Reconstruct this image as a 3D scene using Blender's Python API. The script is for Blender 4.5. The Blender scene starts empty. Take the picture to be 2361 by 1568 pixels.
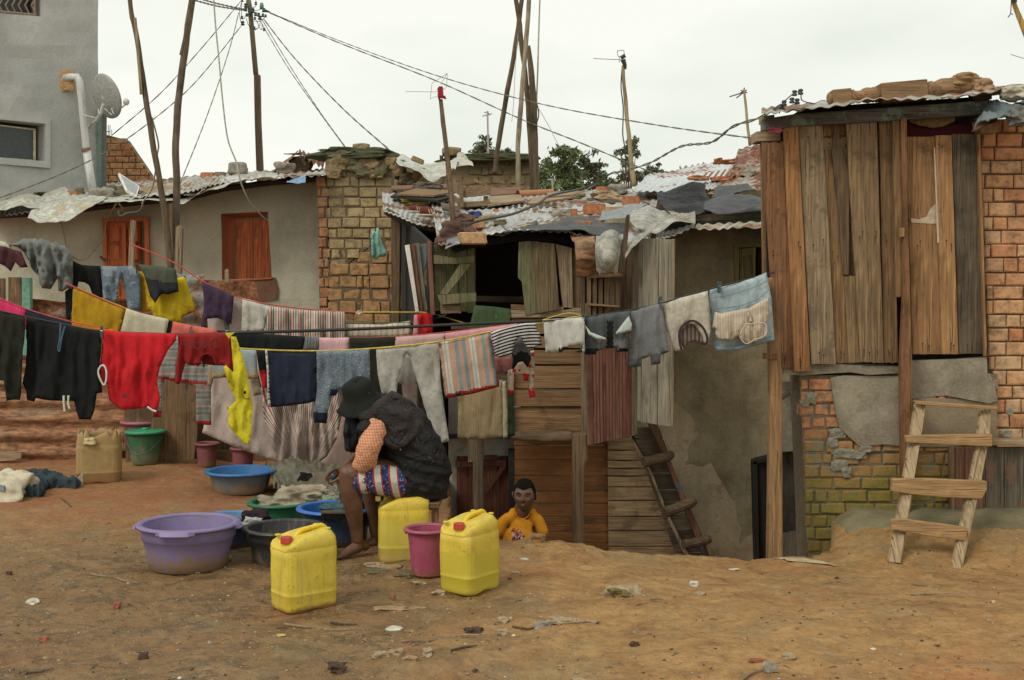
import bpy, bmesh, math, random
import numpy as np
from mathutils import Vector, noise
from mathutils.geometry import delaunay_2d_cdt
S = bpy.context.scene
COL = S.collection
rnd = random.Random(7)
R = math.radians

# ---------------------------------------------------------------- camera, sky, sun, exposure
F = 2767.0; CU = 1180.5; CV = 664.0; H = 1.55      # focal length, centre and horizon of a 2361 px wide picture; eye height in metres
cam = bpy.data.cameras.new('camera'); camo = bpy.data.objects.new('camera', cam); COL.objects.link(camo)
camo.location = (0, 0, H); camo.rotation_euler = (R(90), 0, 0)
cam.sensor_width = 36; cam.lens = 36 * F / 2361; cam.shift_y = -(784 - CV) / 2361
cam.clip_start = .1; cam.clip_end = 2000
S.camera = camo
W = bpy.data.worlds.new("World"); S.world = W; W.use_nodes = True
nt = W.node_tree; nt.nodes.clear()
def wn(t, **k):
    n = nt.nodes.new(t)
    for a, b in k.items(): setattr(n, a, b)
    return n
sky = wn('ShaderNodeTexSky', sky_type='NISHITA', sun_disc=False, sun_elevation=R(44), sun_rotation=R(222))
b1 = wn('ShaderNodeBackground'); b1.inputs[1].default_value = .08; nt.links.new(sky.outputs[0], b1.inputs[0])
tc = wn('ShaderNodeTexCoord'); mp = wn('ShaderNodeMapping'); mp.inputs['Scale'].default_value = (1.2, 1.2, 3.2)
nt.links.new(tc.outputs['Generated'], mp.inputs[0])
nz = wn('ShaderNodeTexNoise'); nz.inputs['Scale'].default_value = 2.2; nz.inputs['Detail'].default_value = 5; nz.inputs['Roughness'].default_value = .48
nt.links.new(mp.outputs[0], nz.inputs['Vector'])
cr = wn('ShaderNodeValToRGB'); cr.color_ramp.elements[0].position = .40; cr.color_ramp.elements[0].color = (.80, .83, .75, 1)
cr.color_ramp.elements[1].position = .56; cr.color_ramp.elements[1].color = (.935, .945, .865, 1)
nt.links.new(nz.outputs[0], cr.inputs[0])
b2 = wn('ShaderNodeBackground'); b2.inputs[1].default_value = 1.0; nt.links.new(cr.outputs[0], b2.inputs[0])
mx = wn('ShaderNodeMixShader'); mx.inputs[0].default_value = .94
nt.links.new(b1.outputs[0], mx.inputs[1]); nt.links.new(b2.outputs[0], mx.inputs[2])
wo = wn('ShaderNodeOutputWorld'); nt.links.new(mx.outputs[0], wo.inputs[0])
sl = bpy.data.lights.new('sun', 'SUN'); sl.energy = 1.5; sl.angle = R(20); sl.color = (1, .95, .86)
so = bpy.data.objects.new('sun', sl); COL.objects.link(so); so.location = (-4, -6, 12); so.rotation_euler = (R(46), 0, R(-42))
S.view_settings.view_transform = 'Standard'; S.view_settings.look = 'None'; S.view_settings.exposure = .12; S.view_settings.gamma = 1

# ---------------------------------------------------------------- helpers
def P(u, v, d): return Vector(((u - CU) / F * d, d, H - (v - CV) / F * d))
def wloc(o):
    l = Vector(o.location)
    while o.parent: o = o.parent; l += Vector(o.location)
    return l
def tag(o, label=None, cat=None, group=None, kind=None):
    if label: o['label'] = label
    if cat: o['category'] = cat
    if group: o['group'] = group
    if kind: o['kind'] = kind
    return o
def thing(name, label, cat, loc, group=None):
    o = bpy.data.objects.new(name, None); o.empty_display_size = .1; COL.objects.link(o); o.location = loc
    return tag(o, label, cat, group)
def mk(name, V, Fc, mat, parent=None, smooth=False, uv=None, mi=None, label=None, cat=None, group=None, kind=None, origin=None, bevel=0):
    me = bpy.data.meshes.new(name)
    V = [Vector(v) for v in V]
    if origin is None:
        xs = [v.x for v in V]; ys = [v.y for v in V]; zs = [v.z for v in V]
        origin = Vector(((min(xs) + max(xs)) / 2, (min(ys) + max(ys)) / 2, min(zs)))
    origin = Vector(origin)
    me.from_pydata([v - origin for v in V], [], Fc)
    mats = mat if isinstance(mat, (list, tuple)) else [mat]
    for m in mats: me.materials.append(m)
    if mi: me.polygons.foreach_set('material_index', mi)
    if uv:
        l = me.uv_layers.new(name='UVMap')
        for lp in me.loops: l.data[lp.index].uv = uv[lp.vertex_index]
    if smooth: me.polygons.foreach_set('use_smooth', [True] * len(me.polygons))
    me.validate(); me.update()
    o = bpy.data.objects.new(name, me); COL.objects.link(o)
    if parent: o.parent = parent; o.location = origin - wloc(parent)
    else: o.location = origin
    if bevel:
        b = o.modifiers.new('bevel', 'BEVEL'); b.width = bevel; b.segments = 2; b.limit_method = 'ANGLE'; b.angle_limit = R(40)
    return tag(o, label, cat, group, kind)
class G:
    def __init__(s): s.v = []; s.f = []; s.m = []; s.cm = 0
    def add(s, vs, fs):
        b = len(s.v); s.v += [Vector(v) for v in vs]; s.f += [tuple(i + b for i in f) for f in fs]; s.m += [s.cm] * len(fs); return s
    def slab(s, pts, off):
        n = len(pts); off = Vector(off); pts = [Vector(p) for p in pts]
        return s.add(pts + [p + off for p in pts], [tuple(range(n)), tuple(range(2 * n - 1, n - 1, -1))] + [(i, i + n, (i + 1) % n + n, (i + 1) % n) for i in range(n)])
    def box(s, c, sz, rz=0, rx=0, ry=0, jit=0):
        from mathutils import Euler
        m = Euler((rx, ry, rz)).to_matrix(); c = Vector(c); vs = []
        for x in (-1, 1):
            for y in (-1, 1):
                for z in (-1, 1):
                    vs.append(c + m @ Vector((x * sz[0] / 2 + rnd.uniform(-jit, jit), y * sz[1] / 2 + rnd.uniform(-jit, jit), z * sz[2] / 2 + rnd.uniform(-jit, jit))))
        return s.add(vs, [(0, 1, 3, 2), (4, 6, 7, 5), (0, 4, 5, 1), (2, 3, 7, 6), (0, 2, 6, 4), (1, 5, 7, 3)])
    def tube(s, pts, r, n=8, cap=True, sq=1.0):
        pts = [Vector(p) for p in pts]
        rs = r if isinstance(r, (list, tuple)) else [r] * len(pts)
        vs = []; fs = []; up = None
        for i, p in enumerate(pts):
            t = (pts[min(i + 1, len(pts) - 1)] - pts[max(i - 1, 0)]).normalized()
            if up is None: up = Vector((0, 1, 0)) if abs(t.y) < .8 else Vector((1, 0, 0))
            a = (up - t * up.dot(t)).normalized(); b = t.cross(a); up = a
            for k in range(n):
                an = 2 * math.pi * k / n
                vs.append(p + a * math.cos(an) * rs[i] * sq + b * math.sin(an) * rs[i])
        for i in range(len(pts) - 1):
            for k in range(n):
                fs.append((i * n + k, i * n + (k + 1) % n, (i + 1) * n + (k + 1) % n, (i + 1) * n + k))
        if cap: fs += [tuple(range(n - 1, -1, -1)), tuple((len(pts) - 1) * n + k for k in range(n))]
        return s.add(vs, fs)
    def lathe(s, c, prof, n=32, sx=1, sy=1, rz=0):
        c = Vector(c); vs = []; fs = []
        for (r, z) in prof:
            for k in range(n):
                a = 2 * math.pi * k / n; x = math.cos(a) * r * sx; y = math.sin(a) * r * sy
                vs.append(c + Vector((x * math.cos(rz) - y * math.sin(rz), x * math.sin(rz) + y * math.cos(rz), z)))
        for i in range(len(prof) - 1):
            for k in range(n): fs.append((i * n + k, i * n + (k + 1) % n, (i + 1) * n + (k + 1) % n, (i + 1) * n + k))
        if prof[0][0] < .04: fs.append(tuple(range(n - 1, -1, -1)))
        if prof[-1][0] < .04: fs.append(tuple((len(prof) - 1) * n + k for k in range(n)))
        return s.add(vs, fs)
    def ball(s, c, r, n=10, m=7):
        c = Vector(c); r = r if isinstance(r, (tuple, list)) else (r, r, r); vs = [c + Vector((0, 0, r[2]))]; fs = []
        for i in range(1, m):
            t = math.pi * i / m
            for k in range(n):
                a = 2 * math.pi * k / n; vs.append(c + Vector((r[0] * math.sin(t) * math.cos(a), r[1] * math.sin(t) * math.sin(a), r[2] * math.cos(t))))
        vs.append(c - Vector((0, 0, r[2])))
        for k in range(n): fs.append((0, 1 + k, 1 + (k + 1) % n)); fs.append((len(vs) - 1, 1 + (m - 2) * n + (k + 1) % n, 1 + (m - 2) * n + k))
        for i in range(m - 2):
            for k in range(n): fs.append((1 + i * n + k, 1 + (i + 1) * n + k, 1 + (i + 1) * n + (k + 1) % n, 1 + i * n + (k + 1) % n))
        return s.add(vs, fs)
    def mk(s, name, mat, parent=None, **k):
        if isinstance(mat, list): k['mi'] = s.m
        return mk(name, s.v, s.f, mat, parent, **k)
def N(x, y=0, z=0): return noise.noise(Vector((x, y, z)))
def ss(t): t = max(0, min(1, t)); return t * t * (3 - 2 * t)
def lin(pl, u):
    if u <= pl[0][0]: return pl[0][1]
    for (a, b), (c, d) in zip(pl, pl[1:]):
        if u <= c: return b + (d - b) * (u - a) / (c - a)
    return pl[-1][1]
def spline(pts, k=6):
    pts = [Vector(p) for p in pts]; out = []
    for i in range(len(pts) - 1):
        a = pts[max(i - 1, 0)]; b = pts[i]; c = pts[i + 1]; d = pts[min(i + 2, len(pts) - 1)]
        for j in range(k):
            t = j / k; out.append(.5 * ((2 * b) + (c - a) * t + (2 * a - 5 * b + 4 * c - d) * t * t + (3 * b - a - 3 * c + d) * t ** 3))
    out.append(pts[-1]); return out

# ---------------------------------------------------------------- materials
class M:
    def __init__(s, name):
        s.m = bpy.data.materials.new(name); s.m.use_nodes = True; s.t = s.m.node_tree; s.p = s.t.nodes['Principled BSDF']; s.out = s.t.nodes['Material Output']
    def n(s, t, **k):
        x = s.t.nodes.new(t)
        for a, b in k.items(): setattr(x, a, b)
        return x
    def l(s, a, b): s.t.links.new(a, b)
    def coord(s, scale=(1, 1, 1), kind='Object', island=False):
        c = s.n('ShaderNodeTexCoord').outputs[kind]
        if island:
            g = s.n('ShaderNodeNewGeometry'); a = s.n('ShaderNodeVectorMath', operation='MULTIPLY_ADD')
            cb = s.n('ShaderNodeCombineXYZ')
            for i in range(3): s.l(g.outputs['Random Per Island'], cb.inputs[i])
            s.l(cb.outputs[0], a.inputs[0]); a.inputs[1].default_value = (37, 23, 51); s.l(c, a.inputs[2]); c = a.outputs[0]
        m = s.n('ShaderNodeMapping'); m.inputs['Scale'].default_value = scale; s.l(c, m.inputs[0]); return m.outputs[0]
    def noise(s, vec, sc, det=5, rough=.6, dist=0):
        x = s.n('ShaderNodeTexNoise'); x.inputs['Scale'].default_value = sc; x.inputs['Detail'].default_value = det
        x.inputs['Roughness'].default_value = rough; x.inputs['Distortion'].default_value = dist; s.l(vec, x.inputs['Vector']); y = s.n('ShaderNodeMapRange'); y.inputs[1].default_value = .5 - .5 / 1.6; y.inputs[2].default_value = .5 + .5 / 1.6; s.l(x.outputs[0], y.inputs[0]); return y.outputs[0]
    def ramp(s, fac, els, interp='LINEAR'):
        x = s.n('ShaderNodeValToRGB'); r = x.color_ramp; r.interpolation = interp
        while len(r.elements) < len(els): r.elements.new(.5)
        for e, (p, c) in zip(r.elements, els): e.position = p; e.color = (*c, 1) if not isinstance(c, (int, float)) else (c, c, c, 1)
        s.l(fac, x.inputs[0]); return x.outputs[0]
    def mix(s, fac, a, b, mode='MIX'):
        x = s.n('ShaderNodeMix', data_type='RGBA', blend_type=mode)
        for i, q in ((0, fac), (6, a), (7, b)):
            if isinstance(q, (int, float)): x.inputs[i].default_value = q if i == 0 else (q, q, q, 1)
            elif isinstance(q, tuple): x.inputs[i].default_value = (*q, 1)
            else: s.l(q, x.inputs[i])
        return x.outputs[2]
    def math(s, op, a, b=0):
        x = s.n('ShaderNodeMath', operation=op)
        for i, q in enumerate((a, b)):
            if isinstance(q, (int, float)): x.inputs[i].default_value = q
            else: s.l(q, x.inputs[i])
        return x.outputs[0]
    def bump(s, h, st=.3, dist=.01):
        b = s.n('ShaderNodeBump'); b.inputs['Strength'].default_value = st; b.inputs['Distance'].default_value = dist
        if s.p.inputs['Normal'].links: s.l(s.p.inputs['Normal'].links[0].from_socket, b.inputs['Normal'])
        s.l(h, b.inputs['Height']); s.l(b.outputs[0], s.p.inputs['Normal'])
    def col(s, c):
        if isinstance(c, tuple): s.p.inputs['Base Color'].default_value = (*c, 1)
        else: s.l(c, s.p.inputs['Base Color'])
    def rough(s, r):
        if isinstance(r, (int, float)): s.p.inputs['Roughness'].default_value = r
        else: s.l(r, s.p.inputs['Roughness'])
    def isl(s): return s.n('ShaderNodeNewGeometry').outputs['Random Per Island']
def sc(c, k): return tuple(min(1, x * k) for x in c)
MC = {}
def wood(name, c, axis='z', dark=.42, vary=.3, grey=0, weather=.3, stain=None):
    if name in MC: return MC[name]
    c = (c[0] * 1.05, c[1] * .97, c[2] * .88); m = M(name); L = {'zy': (1, .09, .06), 'z': (1, 1, .06), 'x': (.06, 1, 1), 'y': (1, .06, 1)}[axis]
    L2 = {'zy': (1, .04, .025), 'z': (1, 1, .025), 'x': (.025, 1, 1), 'y': (1, .025, 1)}[axis]
    v = m.coord(L, island=True); v2 = m.coord(L2, island=True); v3 = m.coord(island=True)
    g = m.noise(v, 55, 7, .65, .6); g2 = m.noise(v2, 120, 3, .6, .2); big = m.noise(v3, 2.6, 4, .6, .4)
    kn = m.noise(m.coord({'zy': (1, .4, .4), 'z': (1, 1, .4), 'x': (.4, 1, 1), 'y': (1, .4, 1)}[axis], island=True), 9, 2, .5)
    base = m.ramp(g, [(.2, sc(c, dark)), (.45, sc(c, .8)), (.6, c), (.82, sc(c, 1.45))])
    gr = (.25, .175, .10)
    wv = m.ramp(big, [(.38, 0.0), (.66, 1.0)])
    base = m.mix(m.math('MULTIPLY', wv, weather), base, m.ramp(g, [(.25, sc(gr, .4)), (.7, gr)]))
    base = m.mix(m.ramp(big, [(.28, .65), (.45, 0.0)]), base, sc(c, .22))
    base = m.mix(m.ramp(g2, [(.27, .85), (.36, 0.0)]), base, sc(c, .12))
    base = m.mix(m.ramp(kn, [(.9, 0.0), (.95, .7)]), base, sc(c, .2))
    if stain: base = m.mix(m.ramp(m.noise(v3, 4, 6, .7), [(.55, 0.0), (.62, .8)]), base, stain)
    i = m.isl(); br = m.ramp(i, [(0, 1 - vary), (1, 1 + vary * .6)])
    base = m.mix(1, base, br, 'MULTIPLY')
    base = m.mix(m.math('MULTIPLY', m.math('FRACT', m.math('MULTIPLY', i, 7.3)), .4), base, sc((c[0] * 1.0, c[1] * .95, c[2] * .95), 1.0))
    m.col(base); m.rough(.85); m.bump(g, .55, .004); m.bump(g2, .6, .004)
    MC[name] = m.m; return m.m
def plaster(name, c, dark, amt=.5, orange=None, scale=1, bump=.4, low=None):
    if name in MC: return MC[name]
    m = M(name); v = m.coord()
    n1 = m.noise(v, .9 * scale, 8, .62, .5); n2 = m.noise(v, 5 * scale, 8, .7); n3 = m.noise(m.coord((1, 1, .18)), 4 * scale, 5, .6); n4 = m.noise(v, 60, 4, .6)
    b = m.ramp(n1, [(.32, dark), (.5, c), (.68, sc(c, 1.18))])
    b = m.mix(m.math('MULTIPLY', m.ramp(n2, [(.35, 1.0), (.55, 0.0)]), amt), b, dark)
    b = m.mix(m.math('MULTIPLY', m.ramp(n3, [(.5, 0.0), (.72, 1.0)]), amt), b, sc(dark, .75))
    b = m.mix(m.ramp(m.noise(v, 14, 3, .5), [(.9, 0.0), (.94, .8)]), b, sc(dark, .5))
    if orange: b = m.mix(m.ramp(m.noise(v, 6, 6, .65), [(.62, 0.0), (.68, .8)]), b, orange)
    b = m.mix(.35, b, m.ramp(n4, [(.3, sc(c, .7)), (.7, sc(c, 1.15))]))
    if low:  # (height, colour): splash-back stain above the ground
        z = m.n('ShaderNodeSeparateXYZ'); m.l(v, z.inputs[0])
        h = m.math('ADD', z.outputs[2], m.math('MULTIPLY', n2, .5)); b = m.mix(m.ramp(m.math('DIVIDE', h, low[0]), [(.6, .85), (1, 0.0)]), b, low[1])
    m.col(b); m.rough(.92); m.bump(n2, bump, .02); m.bump(n4, .35, .004)
    MC[name] = m.m; return m.m
def brickmat(name, cols, moss=None, mossz=None, grey=0):
    if name in MC: return MC[name]
    m = M(name); v = m.coord(); i = m.isl()
    b = m.ramp(i, [(k / max(1, len(cols) - 1), c) for k, c in enumerate(cols)])
    n = m.noise(v, 14, 8, .7); n2 = m.noise(v, 70, 4, .6); n3 = m.noise(v, 2.4, 6, .65)
    b = m.mix(1, b, m.ramp(n, [(.3, .55), (.5, 1.0), (.75, 1.25)]), 'MULTIPLY')
    if grey: b = m.mix(m.ramp(m.noise(v, 9, 7, .75), [(.62 - grey * .2, 0.0), (.68 - grey * .2, .9)]), b, (.20, .19, .16))
    if moss:
        z = m.n('ShaderNodeSeparateXYZ'); m.l(v, z.inputs[0])
        h = m.math('ADD', z.outputs[2], m.math('MULTIPLY', m.math('SUBTRACT', n3, .5), mossz[2]))
        f = m.ramp(m.math('DIVIDE', m.math('SUBTRACT', h, mossz[0]), mossz[1] - mossz[0]), [(0, 0.0), (1, 1.0)])
        f = m.math('MULTIPLY', f, m.ramp(n, [(.25, .5), (.6, .95)])); b = m.mix(f, b, m.mix(n2, sc(moss, .6), sc(moss, 1.3)))
    m.col(b); m.rough(.93); m.bump(n, .6, .012); m.bump(n2, .4, .003)
    MC[name] = m.m; return m.m
def metal(name, c, rust, amt=.5, r=.5, dark=.5, met=.35, axis=None):
    if name in MC: return MC[name]
    m = M(name); v = m.coord(axis or (1, 1, 1)); n1 = m.noise(v, 2.2, 9, .7, .6); n2 = m.noise(v, 26, 6, .7)
    b = m.ramp(n2, [(.25, sc(c, dark)), (.6, c), (.8, sc(c, 1.2))])
    f = m.ramp(n1, [(.62 - amt * .35, 0.0), (.72 - amt * .3, 1.0)])
    b = m.mix(f, b, m.ramp(n2, [(.3, sc(rust, .35)), (.55, rust), (.75, sc(rust, 1.6))]))
    m.col(b); m.rough(m.mix(f, (r, r, r), (.9, .9, .9))); m.p.inputs['Metallic'].default_value = met * (1 - amt); m.bump(n2, .25, .004); m.bump(n1, .3, .02)
    MC[name] = m.m; return m.m
def fabric(name, c, stripes=None, per=.2, ax=0, c2=None, c2s=30, c2t=.6, fine=1, rough=.92, wr=1, trans=0, speck=None, check=None, flor=None):
    if name in MC: return MC[name]
    m = M(name); uv = m.n('ShaderNodeTexCoord').outputs['UV']; v = m.coord()
    if stripes:
        s = m.n('ShaderNodeSeparateXYZ'); m.l(uv, s.inputs[0])
        wob = m.math('MULTIPLY', m.math('SUBTRACT', m.noise(v, 4, 2), .5), .007)
        f = m.math('FRACT', m.math('DIVIDE', m.math('ADD', m.math('ADD', s.outputs[ax], 40), wob), per))
        b = m.ramp(f, stripes, 'CONSTANT')
    elif check:
        s = m.n('ShaderNodeSeparateXYZ'); m.l(uv, s.inputs[0]); b = c
        for a in (0, 2 if check[2] else 1):
            f = m.math('FRACT', m.math('DIVIDE', m.math('ADD', s.outputs[a], 40), check[1]))
            b = m.mix(m.ramp(f, [(0, 0.0), (.5, .5)], 'CONSTANT'), b, check[0])
    else: b = m.mix(0, c, c)
    if c2: b = m.mix(m.ramp(m.noise(uv, c2s, 3, .6), [(c2t - .02, 0.0), (c2t, 1.0)]), b, c2)
    if flor:
        for k, (cc, scl, th) in enumerate(flor):
            x = m.n('ShaderNodeTexVoronoi'); x.inputs['Scale'].default_value = scl; mp_ = m.n('ShaderNodeMapping'); mp_.inputs['Location'].default_value = (k * 3.3, k * 1.7, 0)
            m.l(uv, mp_.inputs[0]); m.l(mp_.outputs[0], x.inputs['Vector'])
            b = m.mix(m.ramp(x.outputs['Distance'], [(th, 1.0), (th + .06, 0.0)]), b, cc)
    if speck: b = m.mix(m.ramp(m.noise(v, 140, 2, .5), [(.5, 0.0), (.62, .8)]), b, speck)
    b = m.mix(1, b, m.ramp(m.noise(v, 7, 5, .6), [(.3, .84), (.7, 1.08)]), 'MULTIPLY')
    b = m.mix(1, b, m.ramp(m.noise(v, 90, 3, .6), [(.3, .93), (.7, 1.05)]), 'MULTIPLY')
    m.col(b); m.rough(rough); m.p.inputs['Specular IOR Level'].default_value = .15
    m.bump(m.noise(m.coord((1, 1, .22)), 11, 4, .55, 1.2), .22 * wr, .05); m.bump(m.noise(v, 22, 4, .6, 1), .11 * wr, .016); m.bump(m.noise(v, 380, 2, .5), .18 * fine, .002)
    if trans:
        t = m.n('ShaderNodeBsdfTranslucent'); m.l(b, t.inputs[0]); a = m.n('ShaderNodeMixShader'); a.inputs[0].default_value = trans
        m.l(m.p.outputs[0], a.inputs[1]); m.l(t.outputs[0], a.inputs[2]); m.l(a.outputs[0], m.out.inputs[0])
    MC[name] = m.m; return m.m
def plastic(name, c, mud=None, mudh=.06, r=.45, scuff=.3, sss=0, wear=None, fill=None):
    if name in MC: return MC[name]
    m = M(name); v = m.coord(); n = m.noise(v, 12, 7, .7); n2 = m.noise(v, 55, 5, .7); b = m.mix(m.ramp(n, [(.35, scuff), (.6, 0.0)]), c, sc((c[0] * .8, c[1] * .78, c[2] * .8), .85))
    b = m.mix(m.ramp(m.noise(m.coord((1, 1, .12)), 26, 5, .7), [(.56, 0.0), (.75, .35)]), b, (.24, .17, .10))
    b = m.mix(m.ramp(n2, [(.68, 0.0), (.74, .55)]), b, (.16, .11, .07))
    z = m.n('ShaderNodeSeparateXYZ'); m.l(v, z.inputs[0])
    if fill: b = m.mix(m.ramp(z.outputs[2], [(fill[0], 1.0), (fill[0] + .012, 0.0)]), b, fill[1])
    if mud:
        h = m.math('SUBTRACT', z.outputs[2], m.math('MULTIPLY', m.math('SUBTRACT', n, .5), mudh * 1.8))
        b = m.mix(m.ramp(m.math('DIVIDE', h, mudh), [(.3, .95), (1.1, 0.0)]), b, mud)
    m.col(b); m.rough(m.ramp(n, [(.3, r - .08), (.7, r + .25)])); m.bump(n, .12, .01); m.bump(n2, .12, .002)
    if sss: m.p.inputs['Subsurface Weight'].default_value = sss; m.p.inputs['Subsurface Radius'].default_value = (.02, .015, .004); m.p.inputs['Subsurface Scale'].default_value = 1
    MC[name] = m.m; return m.m
def film(name, c, alpha=.6, r=.3, crs=1, dirt=None):
    if name in MC: return MC[name]
    m = M(name); v = m.coord(); n = m.noise(v, 9, 6, .65, 1.5); n2 = m.noise(v, 3, 5, .6)
    b = m.ramp(n, [(.3, sc(c, .72)), (.7, c)])
    if dirt: b = m.mix(m.ramp(n2, [(.55, 0.0), (.68, .85)]), b, dirt)
    m.col(b); m.rough(r); m.bump(n, .7 * crs, .03)
    if alpha < 1: m.l(m.ramp(n, [(.3, alpha - .2), (.7, min(1, alpha + .2))]), m.p.inputs['Alpha'])
    MC[name] = m.m; return m.m
def flat(name, c, r=.8, bump=0, met=0):
    if name in MC: return MC[name]
    m = M(name); v = m.coord(); n = m.noise(v, 30, 5, .65); m.col(m.ramp(n, [(.3, sc(c, .75)), (.7, sc(c, 1.15))])); m.rough(r); m.p.inputs['Metallic'].default_value = met
    if bump: m.bump(n, bump, .01)
    MC[name] = m.m; return m.m

# ---------------------------------------------------------------- surface builders
def inside(p, poly):
    x, y = p; c = False; j = len(poly) - 1
    for i in range(len(poly)):
        xi, yi = poly[i]; xj, yj = poly[j]
        if (yi > y) != (yj > y) and x < (xj - xi) * (y - yi) / (yj - yi) + xi: c = not c
        j = i
    return c
def trimesh(poly, step, holes=(), rough=0, seed=0):
    """points and triangles filling a polygon (a list of 2-D points) on a regular grid"""
    loops = [poly] + list(holes); pts = []; edges = []; rl = []
    for li, lp in enumerate(loops):
        b = len(pts); q = []
        for i, (a, c) in enumerate(zip(lp, lp[1:] + lp[:1])):
            n = max(1, int(math.hypot(c[0] - a[0], c[1] - a[1]) / step))
            for k in range(n):
                t = k / n; x = a[0] + (c[0] - a[0]) * t; y = a[1] + (c[1] - a[1]) * t
                if rough: x += rough * N(x / step * .4, y / step * .4, seed); y += rough * N(x / step * .4, y / step * .4, seed + 9)
                q.append((x, y))
        pts += q; edges += [(b + i, b + (i + 1) % len(q)) for i in range(len(q))]; rl.append(q)
    xs = [p[0] for p in poly]; ys = [p[1] for p in poly]; nb = len(pts)
    y = min(ys) + step * .5; row = 0
    while y < max(ys):
        x = min(xs) + step * (.25 if row % 2 else .75)
        while x < max(xs):
            c = False
            for q in rl: c ^= inside((x, y), q)
            if c and min((x - p[0]) ** 2 + (y - p[1]) ** 2 for p in pts[:nb]) > (step * .45) ** 2: pts.append((x, y))
            x += step
        y += step; row += 1
    vo, eo, fo, *_ = delaunay_2d_cdt([Vector(p) for p in pts], edges, [], 0, 1e-6)
    fs = []
    for f in fo:
        cx = sum(vo[i][0] for i in f) / len(f); cy = sum(vo[i][1] for i in f) / len(f); c = False
        for q in rl: c ^= inside((cx, cy), q)
        if c: fs.append(tuple(f))
    return [(v[0], v[1]) for v in vo], fs
def shell(V, fs, off):
    """close a surface into a thin solid; off = list of back vertices"""
    n = len(V); cnt = {}
    for f in fs:
        for a, b in zip(f, f[1:] + f[:1]): cnt[(a, b)] = 1
    be = [(a, b) for (a, b) in cnt if (b, a) not in cnt]
    return V + off, list(fs) + [tuple(i + n for i in reversed(f)) for f in fs] + [(b, a, a + n, b + n) for a, b in be]
SEED = [0]
def cloth(name, label, cat, poly, d, mat, amp=.02, k=22, step=6, thick=.006, uvf=None, group=None, parent=None, back=22, dfun=None, ang=0, curl=.02, mfun=None, stretch=.14):
    SEED[0] += 1; sd = SEED[0] * 7.7
    pts, fs = trimesh(poly, step, rough=step * .09, seed=sd)
    def topd(u, v):
        best = -1e9
        for (a, b), (c, e) in zip(poly, poly[1:] + poly[:1]):
            if a != c and min(a, c) <= u <= max(a, c):
                y = b + (e - b) * (u - a) / (c - a)
                if y <= v + .5 and y > best: best = y
        return v - best if best > -1e8 else 0
    V = []; B = []; uv = []; ca, sa = math.cos(ang), math.sin(ang)
    for (u, v) in pts:
        t = topd(u, v); uu = u * ca + v * sa; vv = -u * sa + v * ca
        w = N(uu / k + .6 * N(vv / 60, sd), vv / k * stretch, sd) * 1.5 + .45 * N(uu / k * 2.3, vv / k * .5, sd + 5)
        dd = (d(u, v) if callable(d) else d) + amp * (.3 + .7 * min(1, t / 70)) * w
        if curl: dd += curl * max(0, 1 - t / 7) ** 2
        if dfun: dd += dfun(u, v)
        V.append(P(u, v, dd)); B.append(P(u, v, dd + thick)); uv.append(uvf(u, v) if uvf else (V[-1].x, V[-1].z))
    V2, F2 = shell(V, fs, B); uv = uv + uv
    if back:
        top = sorted([i for i, (u, v) in enumerate(pts) if topd(u, v) < 1.5 and v < min(p[1] for p in poly) + (max(p[1] for p in poly) - min(p[1] for p in poly)) * .6], key=lambda i: pts[i][0])
        for a, b in zip(top, top[1:]):
            if abs(pts[a][0] - pts[b][0]) < step * 2.2 and abs(pts[a][1] - pts[b][1]) < .6 * abs(pts[a][0] - pts[b][0]):
                n = len(V2)
                for i in (a, b):
                    u, v = pts[i]; d0 = V[i].y
                    V2 += [P(u, v + .6, d0 + thick), P(u, v + 3, d0 + .03), P(u, v + back + 6 * N(u / 20, sd), d0 + .045)]; uv += [uv[i]] * 3
                F2 += [(n, n + 1, n + 4, n + 3), (n + 1, n + 2, n + 5, n + 4)]
    mi = None
    if mfun:
        mi = []
        for f in F2:
            g = [i % len(V) if i < 2 * len(V) else 0 for i in f]; cu = sum(pts[i][0] for i in g) / len(g); cv = sum(pts[i][1] for i in g) / len(g); mi.append(mfun(cu, cv))
    return mk(name, V2, F2, mat, parent, smooth=True, uv=uv, mi=mi, label=label, cat=cat, group=group)
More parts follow.
